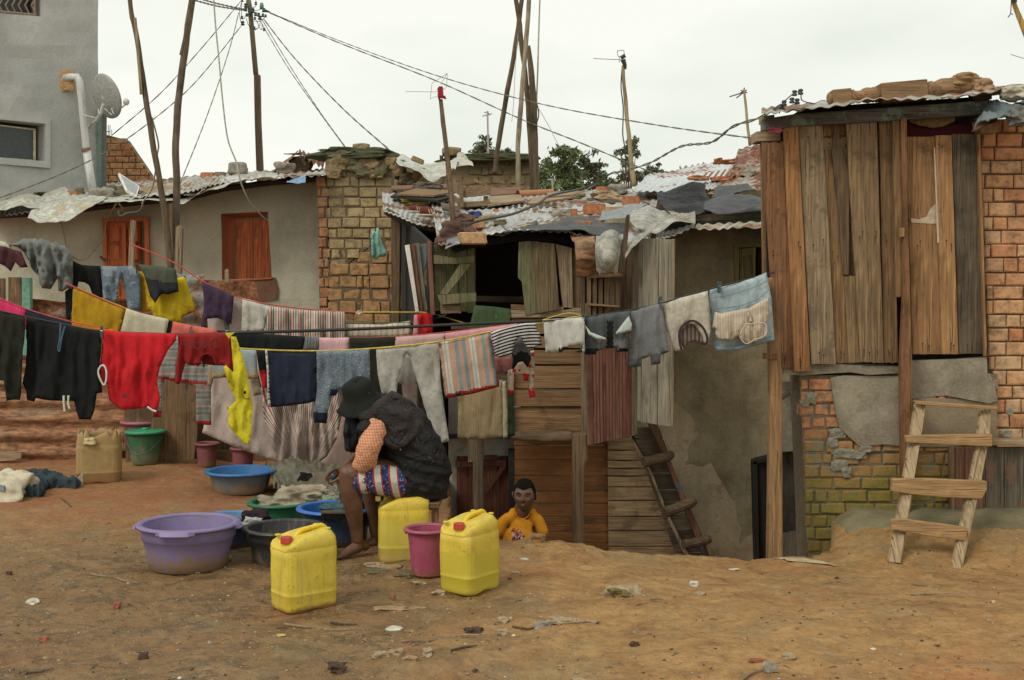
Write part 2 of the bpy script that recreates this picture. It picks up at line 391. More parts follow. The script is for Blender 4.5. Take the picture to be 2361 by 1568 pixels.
def sheet(name, ctrl, mat, nx=40, ny=12, wr=.03, wk=5, wave=None, thick=.006, fray=0, parent=None, uvm=False, cr=.0, **kw):
    """ctrl: rows (front to back) of (u,v,d); interpolated; wave=(count, amplitude) corrugates across the rows"""
    SEED[0] += 1; sd = SEED[0] * 3.3; rows = [spline([P(*c) for c in r], 8) for r in ctrl]
    def samp(r, t): x = t * (len(r) - 1); i = min(int(x), len(r) - 2); return r[i].lerp(r[i + 1], x - i)
    V = []; uv = []
    for j in range(ny + 1):
        t = j / ny
        for i in range(nx + 1):
            s_ = i / nx; t2 = t
            if fray:
                t2 = t + (fray / ny) * (N(s_ * nx * .16, sd) * (1 if j == 0 else 0)) - (fray / ny) * N(s_ * nx * .16, sd + 3) * (1 if j == ny else 0)
            x = max(0, min(1, t2)) * (len(rows) - 1); k = min(int(x), len(rows) - 2)
            p = samp(rows[k], s_).lerp(samp(rows[k + 1], s_), x - k)
            q = p * wk
            p = p + Vector((0, .4, 1)) * wr * (N(q.x, q.y, q.z + sd) + .5 * N(q.x * 2.3, q.y * 2.3, sd))
            if wave: p.z += wave[1] * math.sin(s_ * wave[0] * 2 * math.pi)
            if cr: p += Vector((0, .3, 1)) * cr * abs(N(q.x * 4, q.y * 4, q.z * 4 + sd))
            V.append(p); uv.append((s_, t))
    fs = [(j * (nx + 1) + i, j * (nx + 1) + i + 1, (j + 1) * (nx + 1) + i + 1, (j + 1) * (nx + 1) + i) for j in range(ny) for i in range(nx)]
    V2, F2 = shell(V, fs, [p + Vector((0, 0.002, -thick)) for p in V])
    return mk(name, V2, F2, mat, parent, smooth=True, uv=uv + uv, **kw)
class Plane:
    """vertical wall plane through (x0,y0), running (1,k); front side faces the camera"""
    def __init__(s, y0, k=0, x0=0): s.x0, s.y0, s.k = x0, y0, k; s.t = Vector((1, k, 0)).normalized(); s.n = Vector((k, -1, 0)).normalized()
    def d(s, u): return (s.y0 - s.k * s.x0) / (1 - s.k * (u - CU) / F)
    def at(s, u, v, out=0): return P(u, v, s.d(u)) + s.n * out
def wall(name, pl, poly, mat, thick=.25, holes=(), parent=None, step=30, jit=.006, jmat=None, **kw):
    pts, fs = trimesh(poly, step, holes, rough=0)
    V = []
    for (u, v) in pts:
        p = pl.at(u, v); V.append(p + pl.n * jit * N(p.x * 3, p.z * 3, 2) * 3)
    B = [pl.at(u, v) - pl.n * thick for (u, v) in pts]
    V, Fc = shell(V, fs, B)
    return mk(name, V, Fc, mat, parent, **kw)
def bricks(name, pl, poly, mat, mortar, bw, bh, gap=.012, parent=None, out=.012, depth=.1, jit=.006, back=True, half=.3, thick=.22, holes=(), z0=None, **kw):
    g = G(); zs = [pl.at(u, v).z for u, v in poly]; rr = random.Random(len(poly) * 13 + int(poly[0][0]))
    s0 = [ (pl.at(u, v) - Vector((pl.x0, pl.y0, 0))).dot(pl.t) for u, v in poly]; polys = list(zip(s0, zs)); z = (z0 if z0 is not None else min(zs)); row = 0
    hp = [[((pl.at(u, v) - Vector((pl.x0, pl.y0, 0))).dot(pl.t), pl.at(u, v).z) for u, v in h] for h in holes]
    while z < max(zs):
        h = bh * rr.uniform(.92, 1.06); s = min(s0) - bw + (bw / 2 if row % 2 else 0) + rr.uniform(-.03, .03)
        while s < max(s0):
            w = bw * (rr.choice([.5, .55, .35]) if rr.random() < half else rr.uniform(.9, 1.08)); a, b = s + gap / 2, s + w - gap / 2; s += w
            c0 = ((a + b) / 2, z + h / 2)
            if any(inside(c0, q) for q in hp): continue
            if not (inside((a + .01, z + h / 2), polys) and inside((b - .01, z + h / 2), polys)):
                xsn = [t / 20 for t in range(21) if inside((a + (b - a) * t / 20, z + h / 2), polys)]
                if len(xsn) < 4: continue
                a, b = a + (b - a) * xsn[0], a + (b - a) * xsn[-1]
            o = out + rr.uniform(-jit, jit) * 1.3; ch = min(.008, bh * .09); zz = (z + gap / 2 + rr.uniform(-1, 1) * jit * .5, z + h - gap / 2 + rr.uniform(-1, 1) * jit * .5)
            base = Vector((pl.x0, pl.y0, 0)); J = lambda: rr.uniform(-jit, jit)
            def pt(q, w_, e): return base + pl.t * q + Vector((0, 0, w_)) + pl.n * e
            vs = [pt(a, zz[0], -depth), pt(b, zz[0], -depth), pt(b, zz[1], -depth), pt(a, zz[1], -depth)]
            vs += [pt(a + J() * .6, zz[0] + J() * .6, o - ch), pt(b + J() * .6, zz[0] + J() * .6, o - ch), pt(b + J() * .6, zz[1] + J() * .6, o - ch), pt(a + J() * .6, zz[1] + J() * .6, o - ch)]
            c = ch * 1.1; vs += [pt(a + c + J(), zz[0] + c + J() * .6, o + J() * .4), pt(b - c + J(), zz[0] + c + J() * .6, o + J() * .4), pt(b - c + J(), zz[1] - c + J() * .6, o + J() * .4), pt(a + c + J(), zz[1] - c + J() * .6, o + J() * .4)]
            g.add(vs, [(8, 9, 10, 11)] + [(4 + i, 4 + (i + 1) % 4, 8 + (i + 1) % 4, 8 + i) for i in range(4)] + [(i, (i + 1) % 4, 4 + (i + 1) % 4, 4 + i) for i in range(4)])
        z += h; row += 1
    nb = len(g.f)
    if back:
        g.cm = 1; pts, fs = trimesh(poly, 40, holes); V = [pl.at(u, v) for u, v in pts]; V, Fc = shell(V, fs, [p - pl.n * thick for p in V]); g.add(V, Fc)
    return g.mk(name, [mat, mortar], parent, **kw)
def planks(name, corners, n, mat, thick=.022, horiz=True, gap=.004, jit=.006, parent=None, ends=.01, prog=None, bevel=.002, **kw):
    """boards filling a quad given by 4 world corners: top-left, top-right, bottom-right, bottom-left"""
    tl, tr, br, bl = [Vector(c) for c in corners]; nn = (tr - tl).cross(bl - tl).normalized()
    if nn.y > 0: nn = -nn
    g = G(); ts = prog or [i / n for i in range(n + 1)]
    for a, b in zip(ts, ts[1:]):
        o = nn * rnd.uniform(-jit, jit); e1, e2 = rnd.uniform(-ends, ends), rnd.uniform(-ends, ends)
        ga = gap / max(.05, ((bl - tl) if horiz else (tr - tl)).length) / 2
        a2, b2 = a + ga, b - ga
        if horiz:
            q = [tl.lerp(bl, a2), tr.lerp(br, a2), tr.lerp(br, b2), tl.lerp(bl, b2)]; ax = (tr - tl).normalized()
            q = [q[0] + ax * e1, q[1] + ax * e2, q[2] + ax * e2, q[3] + ax * e1]
            m1 = q[0].lerp(q[1], .5) + Vector((0, 0, rnd.uniform(-1, 1) * gap)); q = [q[0], m1, q[1], q[2], q[3]]
        else:
            q = [tl.lerp(tr, a2), tl.lerp(tr, b2), bl.lerp(br, b2), bl.lerp(br, a2)]; ax = (bl - tl).normalized()
            q = [q[0] + ax * (e1 + rnd.uniform(-.3, .3) * ends), q[1] + ax * e1, q[2] + ax * (e2 + rnd.uniform(-.3, .3) * ends), q[3] + ax * e2]
        g.slab([p + o for p in q], -nn * thick)
    return g.mk(name, mat, parent, bevel=bevel, **kw)
def board(name, q, d, mat, thick=.025, parent=None, dd=None, bevel=.003, jag=0, **kw):
    """one board from a picture outline (list of (u,v)) standing at distance d (or a distance for each corner)"""
    ds = dd or [d] * len(q); pts = []
    for i, ((u, v), e) in enumerate(zip(q, ds)):
        pts.append(P(u, v, e))
        if jag:
            (u2, v2), e2 = q[(i + 1) % len(q)], ds[(i + 1) % len(q)]
            if abs(u2 - u) > abs(v2 - v):
                for k in range(1, 5): pts.append(P(u + (u2 - u) * k / 5, v + (v2 - v) * k / 5 + rnd.uniform(-jag, jag), e + (e2 - e) * k / 5))
    return G().slab(pts, (0, thick, 0)).mk(name, mat, parent, bevel=bevel, **kw)
def box_brick(name, label, u0, v0, u1, v1, d, mat, depth=.11, rz=0, tilt=0, group=None, cat='brick', rough=.006):
    a, b = P(u0, v1, d), P(u1, v0, d); w, h = b.x - a.x, b.z - a.z; bm = bmesh.new(); bmesh.ops.create_cube(bm, size=1)
    bmesh.ops.bevel(bm, geom=bm.edges[:], offset=.07, segments=2, affect='EDGES'); bmesh.ops.subdivide_edges(bm, edges=bm.edges[:], cuts=1, use_grid_fill=True)
    SEED[0] += 1; sd = SEED[0]; V = []
    for v in bm.verts:
        p = Vector((v.co.x * w, v.co.y * depth, v.co.z * h)); p += Vector((N(p.x * 18, p.z * 18, sd), N(p.y * 18, p.x * 18, sd + 2), N(p.z * 18, p.y * 18, sd + 4))) * rough * 2
        x = p.x * math.cos(tilt) + p.z * math.sin(tilt); z = -p.x * math.sin(tilt) + p.z * math.cos(tilt); p.x, p.z = x, z
        x = p.x * math.cos(rz) - p.y * math.sin(rz); y = p.x * math.sin(rz) + p.y * math.cos(rz); V.append(Vector((x, y, p.z)) + (a + b) / 2 + Vector((0, depth / 2, 0)))
    fs = [tuple(v.index for v in f.verts) for f in bm.faces]; bm.free()
    return mk(name, V, fs, mat, smooth=False, label=label, cat=cat, group=group)
def rockmesh(c, r, sub=3, rough=.3, sd=0, flat_=1.0):
    bm = bmesh.new(); bmesh.ops.create_icosphere(bm, subdivisions=sub, radius=1); V = []
    for v in bm.verts:
        p = v.co.copy(); q = Vector([max(-.78, min(.78, x)) for x in p])
        n_ = 1 + rough * (N(p.x * 1.3 + sd, p.y * 1.3, p.z * 1.3) + .5 * N(p.x * 3, p.y * 3 + sd, p.z * 3)); q = q * n_ * 1.15
        V.append(Vector((q.x * r[0], q.y * r[1], q.z * r[2])) + Vector(c))
    fs = [tuple(v.index for v in f.verts) for f in bm.faces]; bm.free(); return V, fs
def rock(name, label, u0, v0, u1, v1, d, mat, depth=None, group=None, cat='stone', rough=.3):
    a, b = P(u0, v1, d), P(u1, v0, d); SEED[0] += 1; w = (b.x - a.x) / 2; dp = depth or w * .8
    V, fs = rockmesh((a + b) / 2 + Vector((0, dp, 0)), (w, dp, (b.z - a.z) / 2), 3, rough, SEED[0])
    return mk(name, V, fs, mat, smooth=False, label=label, cat=cat, group=group)
def fuse(name, g, mat, voxel=.008, parent=None, smooth=4, disp=None, **kw):
    """melt overlapping pieces into one continuous skin"""
    o = mk(name, g.v, g.f, mat, **{k: v for k, v in kw.items() if k == 'origin'})
    r = o.modifiers.new('r', 'REMESH'); r.mode = 'VOXEL'; r.voxel_size = voxel; r.use_smooth_shade = True
    if smooth: sm = o.modifiers.new('s', 'SMOOTH'); sm.factor = .6; sm.iterations = smooth
    dg = bpy.context.evaluated_depsgraph_get(); me = bpy.data.meshes.new_from_object(o.evaluated_get(dg)); old = o.data; o.modifiers.clear(); o.data = me; bpy.data.meshes.remove(old)
    me.name = name; w = Vector(o.location)
    if disp:
        nr = [v.normal.copy() for v in me.vertices]
        for v, n_ in zip(me.vertices, nr): v.co += n_ * disp(v.co + w)
    if not me.materials: me.materials.append(mat)
    me.polygons.foreach_set('use_smooth', [True] * len(me.polygons)); me.update()
    if parent: o.parent = parent; o.location = w - wloc(parent)
    kw.pop('origin', None)
    return tag(o, kw.get('label'), kw.get('cat'), kw.get('group'))
# ---------------------------------------------------------------- ground
def X(ox, oy, k): return lambda *p: [(ox + x * k, oy + y * k) for x, y in p]
EDGE = [(1000, 1262), (1050, 1250), (1140, 1243), (1240, 1245), (1345, 1250), (1400, 1266), (1500, 1276), (1600, 1281), (1690, 1291), (1722, 1299), (1748, 1290), (1800, 1284), (1870, 1282), (1930, 1262)]
def gbase(x, y):
    z = -.2 * ss((x - .1) / 1.7) * ss((y - 5.6) / 1.9)
    z += .21 * ss((x - 1.98) / .42) * ss((y - 7.35) / .9) * (1 if y < 12 else 0)
    z += .05 * ss((-x - 1.5) / 2) * ss((y - 8) / 2) + .07 * max(0, y - 20)
    return z
def gz(x, y, fine=True):
    z = gbase(x, y)
    if .5 < y < 13:
        u = CU + x / y * F; v = CV + (H - z) / y * F
        if 1040 < u < 1915 and y > 6.2:
            e = lin(EDGE, u) + 3 * N(u / 14) + 1.5 * N(u / 5)
            z -= 1.28 * ss((e - v) / 7) * min(1, (u - 1040) / 12, (1915 - u) / 10)
        elif 1040 < CU + x / 8.4 * F < 1905 and y > 8.4: z -= 1.28
    if fine and y < 14:
        z += .028 * N(x * .8, y * .8, 3) + .018 * N(x * 3, y * 3, 5) + .009 * N(x * 9, y * 9, 1) + .006 * N(x * 22, y * 22, 8)
        m = N(x * 1.1 + 9, y * 1.6, 4)
        if m > .05: z += .012 * min(1, (m - .05) * 5) * abs(N(x * 14, y * 14, 2)) * 1.6
    return z
def gp(u, v, fine=True):
    d = 1.55 * F / (v - CV)
    for _ in range(14): d = .5 * d + .5 * (H - gbase((u - CU) / F * d, d)) * F / (v - CV)
    p = P(u, v, d); return Vector((p.x, p.y, gz(p.x, p.y) if fine else p.z))
ys = list(np.arange(4.0, 7.8, .021)) + list(np.arange(7.8, 12.5, .05)); s_ = .08
while ys[-1] < 420: ys.append(ys[-1] + s_); s_ *= 1.22
ys = [-30, -8, 0, 2.5, 3.5] + ys; xp = list(np.arange(0, 3.7, .024)); s_ = .04
while xp[-1] < 320: xp.append(xp[-1] + s_); s_ *= 1.25
xs = [-x for x in xp[:0:-1]] + xp
GV = [(x, y, gz(x, y)) for y in ys for x in xs]; nx_ = len(xs)
GF = [(j * nx_ + i, j * nx_ + i + 1, (j + 1) * nx_ + i + 1, (j + 1) * nx_ + i) for j in range(len(ys) - 1) for i in range(nx_ - 1)]
m = M('earth'); v = m.coord(); vs_ = m.coord((1, 1.3, 1))
n1 = m.noise(v, .7, 6, .6, .5); n2 = m.noise(vs_, 3.2, 8, .7, .6); n3 = m.noise(v, 22, 7, .72); n4 = m.noise(v, 90, 4, .7)
b = m.ramp(n2, [(.12, (.17, .092, .036)), (.38, (.315, .18, .066)), (.6, (.41, .245, .094)), (.88, (.49, .31, .135))])
b = m.mix(m.ramp(n1, [(.55, 0.0), (.8, .6)]), b, (.40, .155, .055))
b = m.mix(m.ramp(m.noise(v, 1.6, 7, .7), [(.56, 0.0), (.64, .55)]), b, (.29, .215, .10))
sp = m.n('ShaderNodeSeparateXYZ'); m.l(v, sp.inputs[0])
lf = m.math('MULTIPLY', m.math('ADD', sp.outputs[0], m.math('MULTIPLY', n1, 1.2)), -1)       # object x grows to the right
wetm = m.math('MULTIPLY', m.ramp(m.math('DIVIDE', m.math('ADD', lf, 1.1), 2.0), [(.1, 0.0), (.5, 1.0)]), m.ramp(n2, [(.3, .3), (.5, 1.0)]))
wetm = m.math('MULTIPLY', wetm, m.ramp(m.math('DIVIDE', sp.outputs[1], 10), [(.66, 1.0), (.8, .25)]))
b = m.mix(m.math('MULTIPLY', wetm, .9), b, m.mix(1, b, (.60, .62, .66), 'MULTIPLY'))
b = m.mix(1, b, m.ramp(n3, [(.2, .68), (.5, 1.0), (.85, 1.18)]), 'MULTIPLY'); b = m.mix(m.ramp(n4, [(.8, 0.0), (.88, .5)]), b, (.48, .36, .22)); b = m.mix(m.ramp(n4, [(.1, .5), (.18, 0.0)]), b, (.10, .055, .03))
red = m.math('MULTIPLY', m.ramp(m.math('DIVIDE', sp.outputs[1], 10), [(.74, 0.0), (.84, 1.0)]), m.ramp(m.math('DIVIDE', m.math('ADD', lf, 1.5), 3), [(.3, 0.0), (.7, 1.0)]))
b = m.mix(m.math('MULTIPLY', red, m.ramp(m.noise(v, 2.2, 6, .7), [(.3, .15), (.6, .85)])), b, m.mix(n3, (.24, .095, .04), (.42, .17, .07)))
pud = m.math('MULTIPLY', wetm, m.ramp(m.noise(vs_, 5, 7, .7, .8), [(.46, 0.0), (.58, 1.0)]))
b = m.mix(1, b, (1.0, .95, .90), 'MULTIPLY'); b = m.mix(m.math('MULTIPLY', pud, .5), b, (.10, .07, .04))
m.col(b); m.rough(m.mix(pud, m.mix(wetm, (.95, .95, .95), (.6, .6, .6)), (.2, .2, .2))); m.bump(n3, .45, .02); m.bump(n4, .35, .006); m.bump(m.noise(v, 8, 6, .7, .8), .6, .05); m.bump(m.noise(v, 36, 5, .7), .5, .012)
EARTH = m.m
mk('ground', GV, GF, EARTH, smooth=True, kind='structure', origin=(0, 0, 0))

# ---------------------------------------------------------------- common materials
OLIVE = plaster('olive_plaster', (.46, .435, .33), (.33, .305, .225), .3)
OLIVE2 = plaster('damp_plaster', (.34, .28, .17), (.16, .125, .07), .5, scale=1.6, bump=.5)
GREYP = plaster('grey_render', (.47, .48, .45), (.35, .35, .33), .35, scale=.6)
BEIGEP = plaster('beige_plaster', (.50, .40, .26), (.32, .25, .16), .55, orange=(.30, .16, .075), bump=.5)
WHITEP = plaster('white_plaster', (.72, .70, .60), (.45, .41, .32), .4, orange=(.32, .2, .1))
CEM = plaster('cement_patch', (.29, .255, .185), (.12, .098, .065), .65, bump=.6)
CEMG = plaster('mossy_cement', (.185, .155, .085), (.12, .10, .05), .6, bump=.6)
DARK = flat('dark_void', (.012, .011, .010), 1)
ZINC = metal('zinc_sheet', (.46, .475, .45), (.20, .10, .05), .45, .45, dark=.55)
ZINCO = metal('old_zinc', (.42, .41, .36), (.20, .10, .05), .42, .6)
RUST = metal('rusty_sheet', (.30, .25, .20), (.22, .085, .035), .95, .8, met=0)
RUSTP = metal('rusty_fence_sheet', (.30, .20, .12), (.30, .145, .07), .9, .85, met=0, axis=(.35, 1, 1.4))
TIMB = wood('weathered_timber', (.17, .112, .058)); TIMBX = wood('weathered_timber_flat', (.20, .145, .085), 'x')
PALEX = wood('pale_timber_flat', (.40, .31, .20), 'x', weather=.2)
PALE = wood('pale_timber', (.34, .27, .18), weather=.5); POLE = wood('dark_pole_wood', (.125, .095, .058), weather=.3); BAM = wood('bamboo_wood', (.40, .33, .19), weather=.3)
ORW = wood('orange_shutter_wood', (.60, .17, .065), dark=.8, vary=.12, weather=.12)
REDW = wood('red_door_wood', (.17, .05, .032), dark=.45, weather=.25); REDG = wood('red_brown_door_wood', (.20, .085, .06), dark=.5, weather=.3, vary=.15)
GRNW = wood('green_door_wood', (.17, .185, .095), dark=.6, weather=.45); GREYW = wood('grey_door_wood', (.23, .22, .175), dark=.6, vary=.15, weather=.1)
BROWNX = wood('brown_plank_flat', (.26, .16, .075), 'x', weather=.25); ORX = wood('orange_plank_flat', (.29, .13, .042), 'x', dark=.5, weather=.08)
DKX = wood('dark_plank_flat', (.085, .066, .042), 'x', weather=.3); LTX = wood('light_plank_flat', (.40, .29, .17), 'x', dark=.5, weather=.2, stain=(.13, .085, .04))
MUDM = flat('mud_mortar', (.15, .11, .062), .95, .5)
GRAN = flat('grey_stone', (.27, .24, .19), .9, .8); MOSSR = flat('mossy_stone', (.13, .115, .06), .9, .8); SAND = flat('tan_stone', (.33, .25, .15), .9, .8); OCH = flat('orange_brick', (.42, .17, .075), .9, .8); OCHP = flat('pale_brick', (.45, .27, .13), .9, .8); BROWNB = flat('brown_block', (.25, .175, .085), .9, .8)

# ---------------------------------------------------------------- grey building at the left
pa = Plane(16.5, .9, P(226, 0, 16.5).x)
A = thing('grey_building', 'tall grey rendered building with white drain pipe at the left edge', 'building', P(100, 664, 17))
win_h = [(-30, 272), (101, 287), (101, 371), (-30, 362)]; win2 = [(-60, -60), (96, -60), (96, 38), (-60, 26)]
wall('wall', pa, [(-420, -420), (226, -420), (226, 700), (-420, 700)], GREYP, 5, [win_h, win2], A, jit=.01)
sur = [(-60, 255), (114, 274), (114, 388), (-60, 374)]
g = G(); 
for q in ([(-60, 255), (114, 274), (103, 286), (-60, 270)], [(103, 286), (114, 274), (114, 388), (103, 372)], [(-60, 363), (103, 372), (114, 388), (-60, 374)]):
    g.slab([pa.at(u, v, .035) for u, v in q], -pa.n * .04)
g.mk('window_surround', GREYP, A)
GLASS = flat('dusty_glass', (.045, .055, .055), .25); YEL = flat('cream_paint', (.62, .55, .36), .6)
def frame(pl, u0, v0, u1, v1, w, inn, mat, par, glass, t=.05, nm='window', skew=0):
    q = [(u0, v0), (u1, v0 + skew), (u1, v1 + skew * .6), (u0, v1)]; g = G(); c = [pl.at(*p, -inn) for p in q]; m_ = sum(c, Vector()) / 4
    i_ = [p.lerp(m_, w) for p in c]
    for k in range(4): g.slab([c[k], c[(k + 1) % 4], i_[(k + 1) % 4], i_[k]], pl.n * -t)
    f = g.mk(nm, mat, par, bevel=.006); G().slab([p - pl.n * t * .5 for p in i_], pl.n * -.01).mk('pane', glass, f); return f
frame(pa, -22, 280, 94, 362, .1, .17, YEL, A, GLASS, skew=14)
f2 = frame(pa, -50, -60, 80, 26, .05, .25, flat('brown_paint', (.14, .10, .07), .6), A, GLASS, skew=8)
g = G()
for i in range(9):
    u = -40 + i * 15; g.tube([pa.at(u, -40, -.06), pa.at(u + 8, -10, -.06), pa.at(u - 4, 10, -.06), pa.at(u + 6, 30, -.06)], .012, 6)
g.tube([pa.at(-50, 20, -.06), pa.at(86, 33, -.06)], .018, 6); g.tube([pa.at(83, -40, -.06), pa.at(83, 33, -.06)], .018, 6); g.mk('window_grille', flat('rusty_bar', (.28, .20, .15), .7), A)
V, fs = rockmesh(pa.at(155, 186, .0), (.10, .06, .16), 3, .5, 3); mk('broken_plaster_patch', V, fs, OCHP, A)
PVC = plastic('white_pvc', (.62, .63, .60), scuff=.2)
g = G(); g.tube([pa.at(150, 180, .0), pa.at(156, 180, .12), pa.at(164, 182, .2), pa.at(168, 192, .22), pa.at(174, 230, .2), pa.at(187, 340, .16), pa.at(190, 348, .16)], .048, 14); g.tube([pa.at(188, 346, .16), pa.at(208, 470, .14)], .055, 14)
g.mk('drain_pipe', PVC, A, smooth=True)
G().tube([pa.at(186, 344, .16), pa.at(188, 351, .16)], .062, 14).mk('pipe_clamp', flat('brown_clamp', (.25, .13, .07), .7), A)
G().tube([pa.at(229, 250, .05), pa.at(226, 300, .05), pa.at(226, 470, .05)], .03, 8).mk('wall_pipe', flat('green_pipe', (.12, .2, .16), .5), A)
G().tube([pa.at(235, 260, .02), pa.at(234, 470, .02)], .06, 8).mk('wall_pipe', flat('dark_pipe', (.1, .1, .095), .5), A)
# satellite dish
D = thing('satellite_dish', 'grey satellite dish fixed to the corner of the grey building', 'satellite dish', P(235, 290, 16.2))
c = P(245, 222, 16.0); DG = flat('dish_grey', (.32, .33, .30), .55); g = G(); nr = Vector((.56, .72, .34)).normalized(); ax = Vector((0, 0, 1)); a1 = (ax - nr * ax.dot(nr)).normalized(); a2 = nr.cross(a1)
V = []; Fc = []
for i in range(9):
    for k in range(36):
        r_ = i / 8; an = 2 * math.pi * k / 36; V.append(c + a1 * math.cos(an) * r_ * .305 + a2 * math.sin(an) * r_ * .30 - nr * (1 - r_ * r_) * .06)
for i in range(8):
    for k in range(36): Fc.append((i * 36 + k, i * 36 + (k + 1) % 36, (i + 1) * 36 + (k + 1) % 36, (i + 1) * 36 + k))
V2, F2 = shell(V, Fc, [p + nr * .012 for p in V]); mk('reflector', V2, F2, DG, D, smooth=True)
g = G(); g.tube([P(262, 250, 15.98), P(240, 262, 15.9), P(290, 240, 15.9)][::1][0:1] + [P(282, 247, 16.4), P(290, 240, 16.6)], .012, 6); g.mk('feed_arm', DG, D)
g = G(); g.ball(P(291, 235, 16.6), (.045, .05, .05)); g.tube([P(287, 240, 16.6), P(295, 230, 16.6)], .03, 8); g.mk('receiver', flat('cream_plastic', (.6, .6, .52), .5), D, smooth=True)
g = G(); g.tube([P(205, 292, 16.4), P(225, 275, 16.1), P(232, 262, 15.95), P(238, 240, 15.9)], .022, 8)
for a_, b_ in (((188, 264), (222, 272)), ((205, 290), (215, 270)), ((222, 272), (236, 246)), ((236, 246), (258, 265)), ((248, 228), (262, 262))): g.tube([P(*a_, 16.1), P(*b_, 15.9)], .008, 5)
g.mk('mounting_bracket', flat('galvanised', (.55, .55, .5), .4), D)

# ---------------------------------------------------------------- brick gable behind
pb = Plane(20); BR1 = brickmat('orange_bricks', [(.48, .22, .10), (.56, .28, .13), (.58, .33, .17), (.50, .24, .11)])
bricks('brick_gable_wall', pb, [(237, 309), (290, 322), (360, 424), (360, 520), (237, 520)], [BR1, flat('brown_mortar', (.17, .12, .07), .95, .5)][0], MUDM, .16 * 1.35, .105, gap=.014, half=.05, label='orange brick wall with a sloping top behind the left roof', cat='wall')

# ---------------------------------------------------------------- long plastered house, left
C1 = thing('plastered_house', 'long olive plastered house with orange door and shuttered window', 'house', P(350, 700, 14))
pc = Plane(14.0)
dh = [(240, 503), (340, 501), (343, 760), (243, 760)]; wh = [(510, 493), (617, 488), (626, 640), (512, 645)]
wall('wall', pc, [(-60, 497), (100, 492), (290, 470), (420, 455), (500, 434), (610, 414), (737, 404), (748, 800), (-60, 800)], OLIVE, .3, [dh, wh], C1, jit=.012)
wall('side_wall', Plane(15.5), [(-60, 500), (735, 415), (745, 800), (-60, 800)], OLIVE, .2, (), C1)
wall('footing', Plane(13.97), [(500, 647), (560, 645), (634, 640), (642, 668), (640, 690), (560, 702), (500, 702)], plaster('red_footing', (.2, .10, .055), (.1, .06, .04), .6), .05, (), C1)
dr = thing('door', None, None, P(290, 700, 13.95)); dr.parent = C1; dr.location = P(290, 700, 13.9) - wloc(C1)
board('door_frame', [(236, 503), (342, 500), (342, 509), (236, 512)], 13.93, ORW, .1, dr); board('door_frame', [(236, 512), (245, 512), (249, 760), (240, 760)], 13.93, ORW, .1, dr); board('door_frame', [(332, 509), (342, 509), (345, 760), (336, 760)], 13.93, ORW, .1, dr)
def leaf(u0, u1, dv, d0, d1):
    g = G(); g.slab([P(u0, 514 + dv, d0), P(u1, 514 + dv, d1), P(u1 + 3, 760, d1), P(u0 + 3, 760, d0)], (0, .04, 0))
    for k in range(4):
        t0 = 522 + k * 42; w = u1 - u0; q = [(u0 + w * .22, t0 + 4), (u0 + w * .5, t0), (u0 + w * .78, t0 + 4), (u0 + w * .78, t0 + 34), (u0 + w * .22, t0 + 34)]
        ins = [(a + (u0 + w / 2 - a) * .18, b + (t0 + 18 - b) * .18) for a, b in q]; n = len(q); A_ = [P(a + .3, b, d0 - .005) for a, b in q]; B_ = [P(a, b, d0 - .028) for a, b in q]; C_ = [P(a, b, d0 - .028) for a, b in ins]; D_ = [P(a, b, d0 - .008) for a, b in ins]
        g.add(A_ + B_ + C_ + D_, [(i, (i + 1) % n, n + (i + 1) % n, n + i) for i in range(n)] + [(n + i, n + (i + 1) % n, 2 * n + (i + 1) % n, 2 * n + i) for i in range(n)] + [(2 * n + i, 2 * n + (i + 1) % n, 3 * n + (i + 1) % n, 3 * n + i) for i in range(n)] + [tuple(3 * n + i for i in range(n))])
    return g
leaf(246, 283, 0, 13.96, 13.96).mk('door_leaf', ORW, dr); leaf(288, 325, -1, 13.96, 14.1).mk('door_leaf', ORW, dr); board('door_stile', [(281, 513), (289, 513), (293, 760), (284, 760)], 13.93, ORW, .03, dr)
G().tube([P(232, 592, 13.95), P(240, 600, 13.9), P(244, 597, 13.88)], .012, 6).mk('hinge_pin', POLE, dr)
wf = thing('window', None, None, P(565, 645, 14)); wf.parent = C1; wf.location = P(565, 645, 14) - wloc(C1)
ORD = plaster('orange_reveal', (.46, .13, .055), (.3, .09, .04), .3)
g = G(); g.slab([P(511, 494, 13.995), P(541, 500, 14.3), P(541, 645, 14.3), P(512, 646, 13.995)], (.0, .01, 0)); g.slab([P(511, 493, 13.995), P(617, 488, 13.995), P(612, 500, 14.3), P(541, 503, 14.3)], (0, .01, 0)); g.mk('reveal', ORD, wf)
board('shutter', [(543, 508), (582, 504), (584, 642), (545, 645)], 14.18, ORW, .03, wf); board('shutter', [(584, 507), (620, 505), (625, 640), (586, 642)], 14.16, ORW, .03, wf)
board('sill', [(512, 646), (545, 645), (627, 639), (627, 643), (514, 652)], 13.95, ORD, .3, wf)
board('lath', [(518, 622), (524, 620), (526, 645), (519, 645)], 13.8, PALE, .03, wf)
for u in (575, 601): G().slab([P(u, 505, 14.14), P(u + 2, 505, 14.14), P(u + 2, 640, 14.14), P(u, 640, 14.14)], (0, .006, 0)).mk('shutter_strip', ORD, wf)
sheet('roof', [[(-60, 492, 13.4), (0, 497, 13.4), (100, 483, 13.4), (270, 461, 13.4), (420, 446, 13.4), (500, 424, 13.4), (610, 412, 13.4), (752, 402, 13.4)], [(-60, 452, 17), (100, 442, 17), (270, 424, 17), (500, 400, 17), (752, 388, 17)]], ZINCO, 300, 10, .03, 1.2, (52, .011), parent=C1)
g = G()
for a, b in zip([(-60, 496), (100, 487), (270, 466), (420, 451), (500, 430), (610, 416)], [(100, 487), (270, 466), (420, 451), (500, 430), (610, 416), (745, 406)]): g.slab([P(a[0], a[1], 13.6), P(b[0], b[1], 13.6), P(b[0], b[1] + 5, 13.6), P(a[0], a[1] + 5, 13.6)], (0, .38, 0))
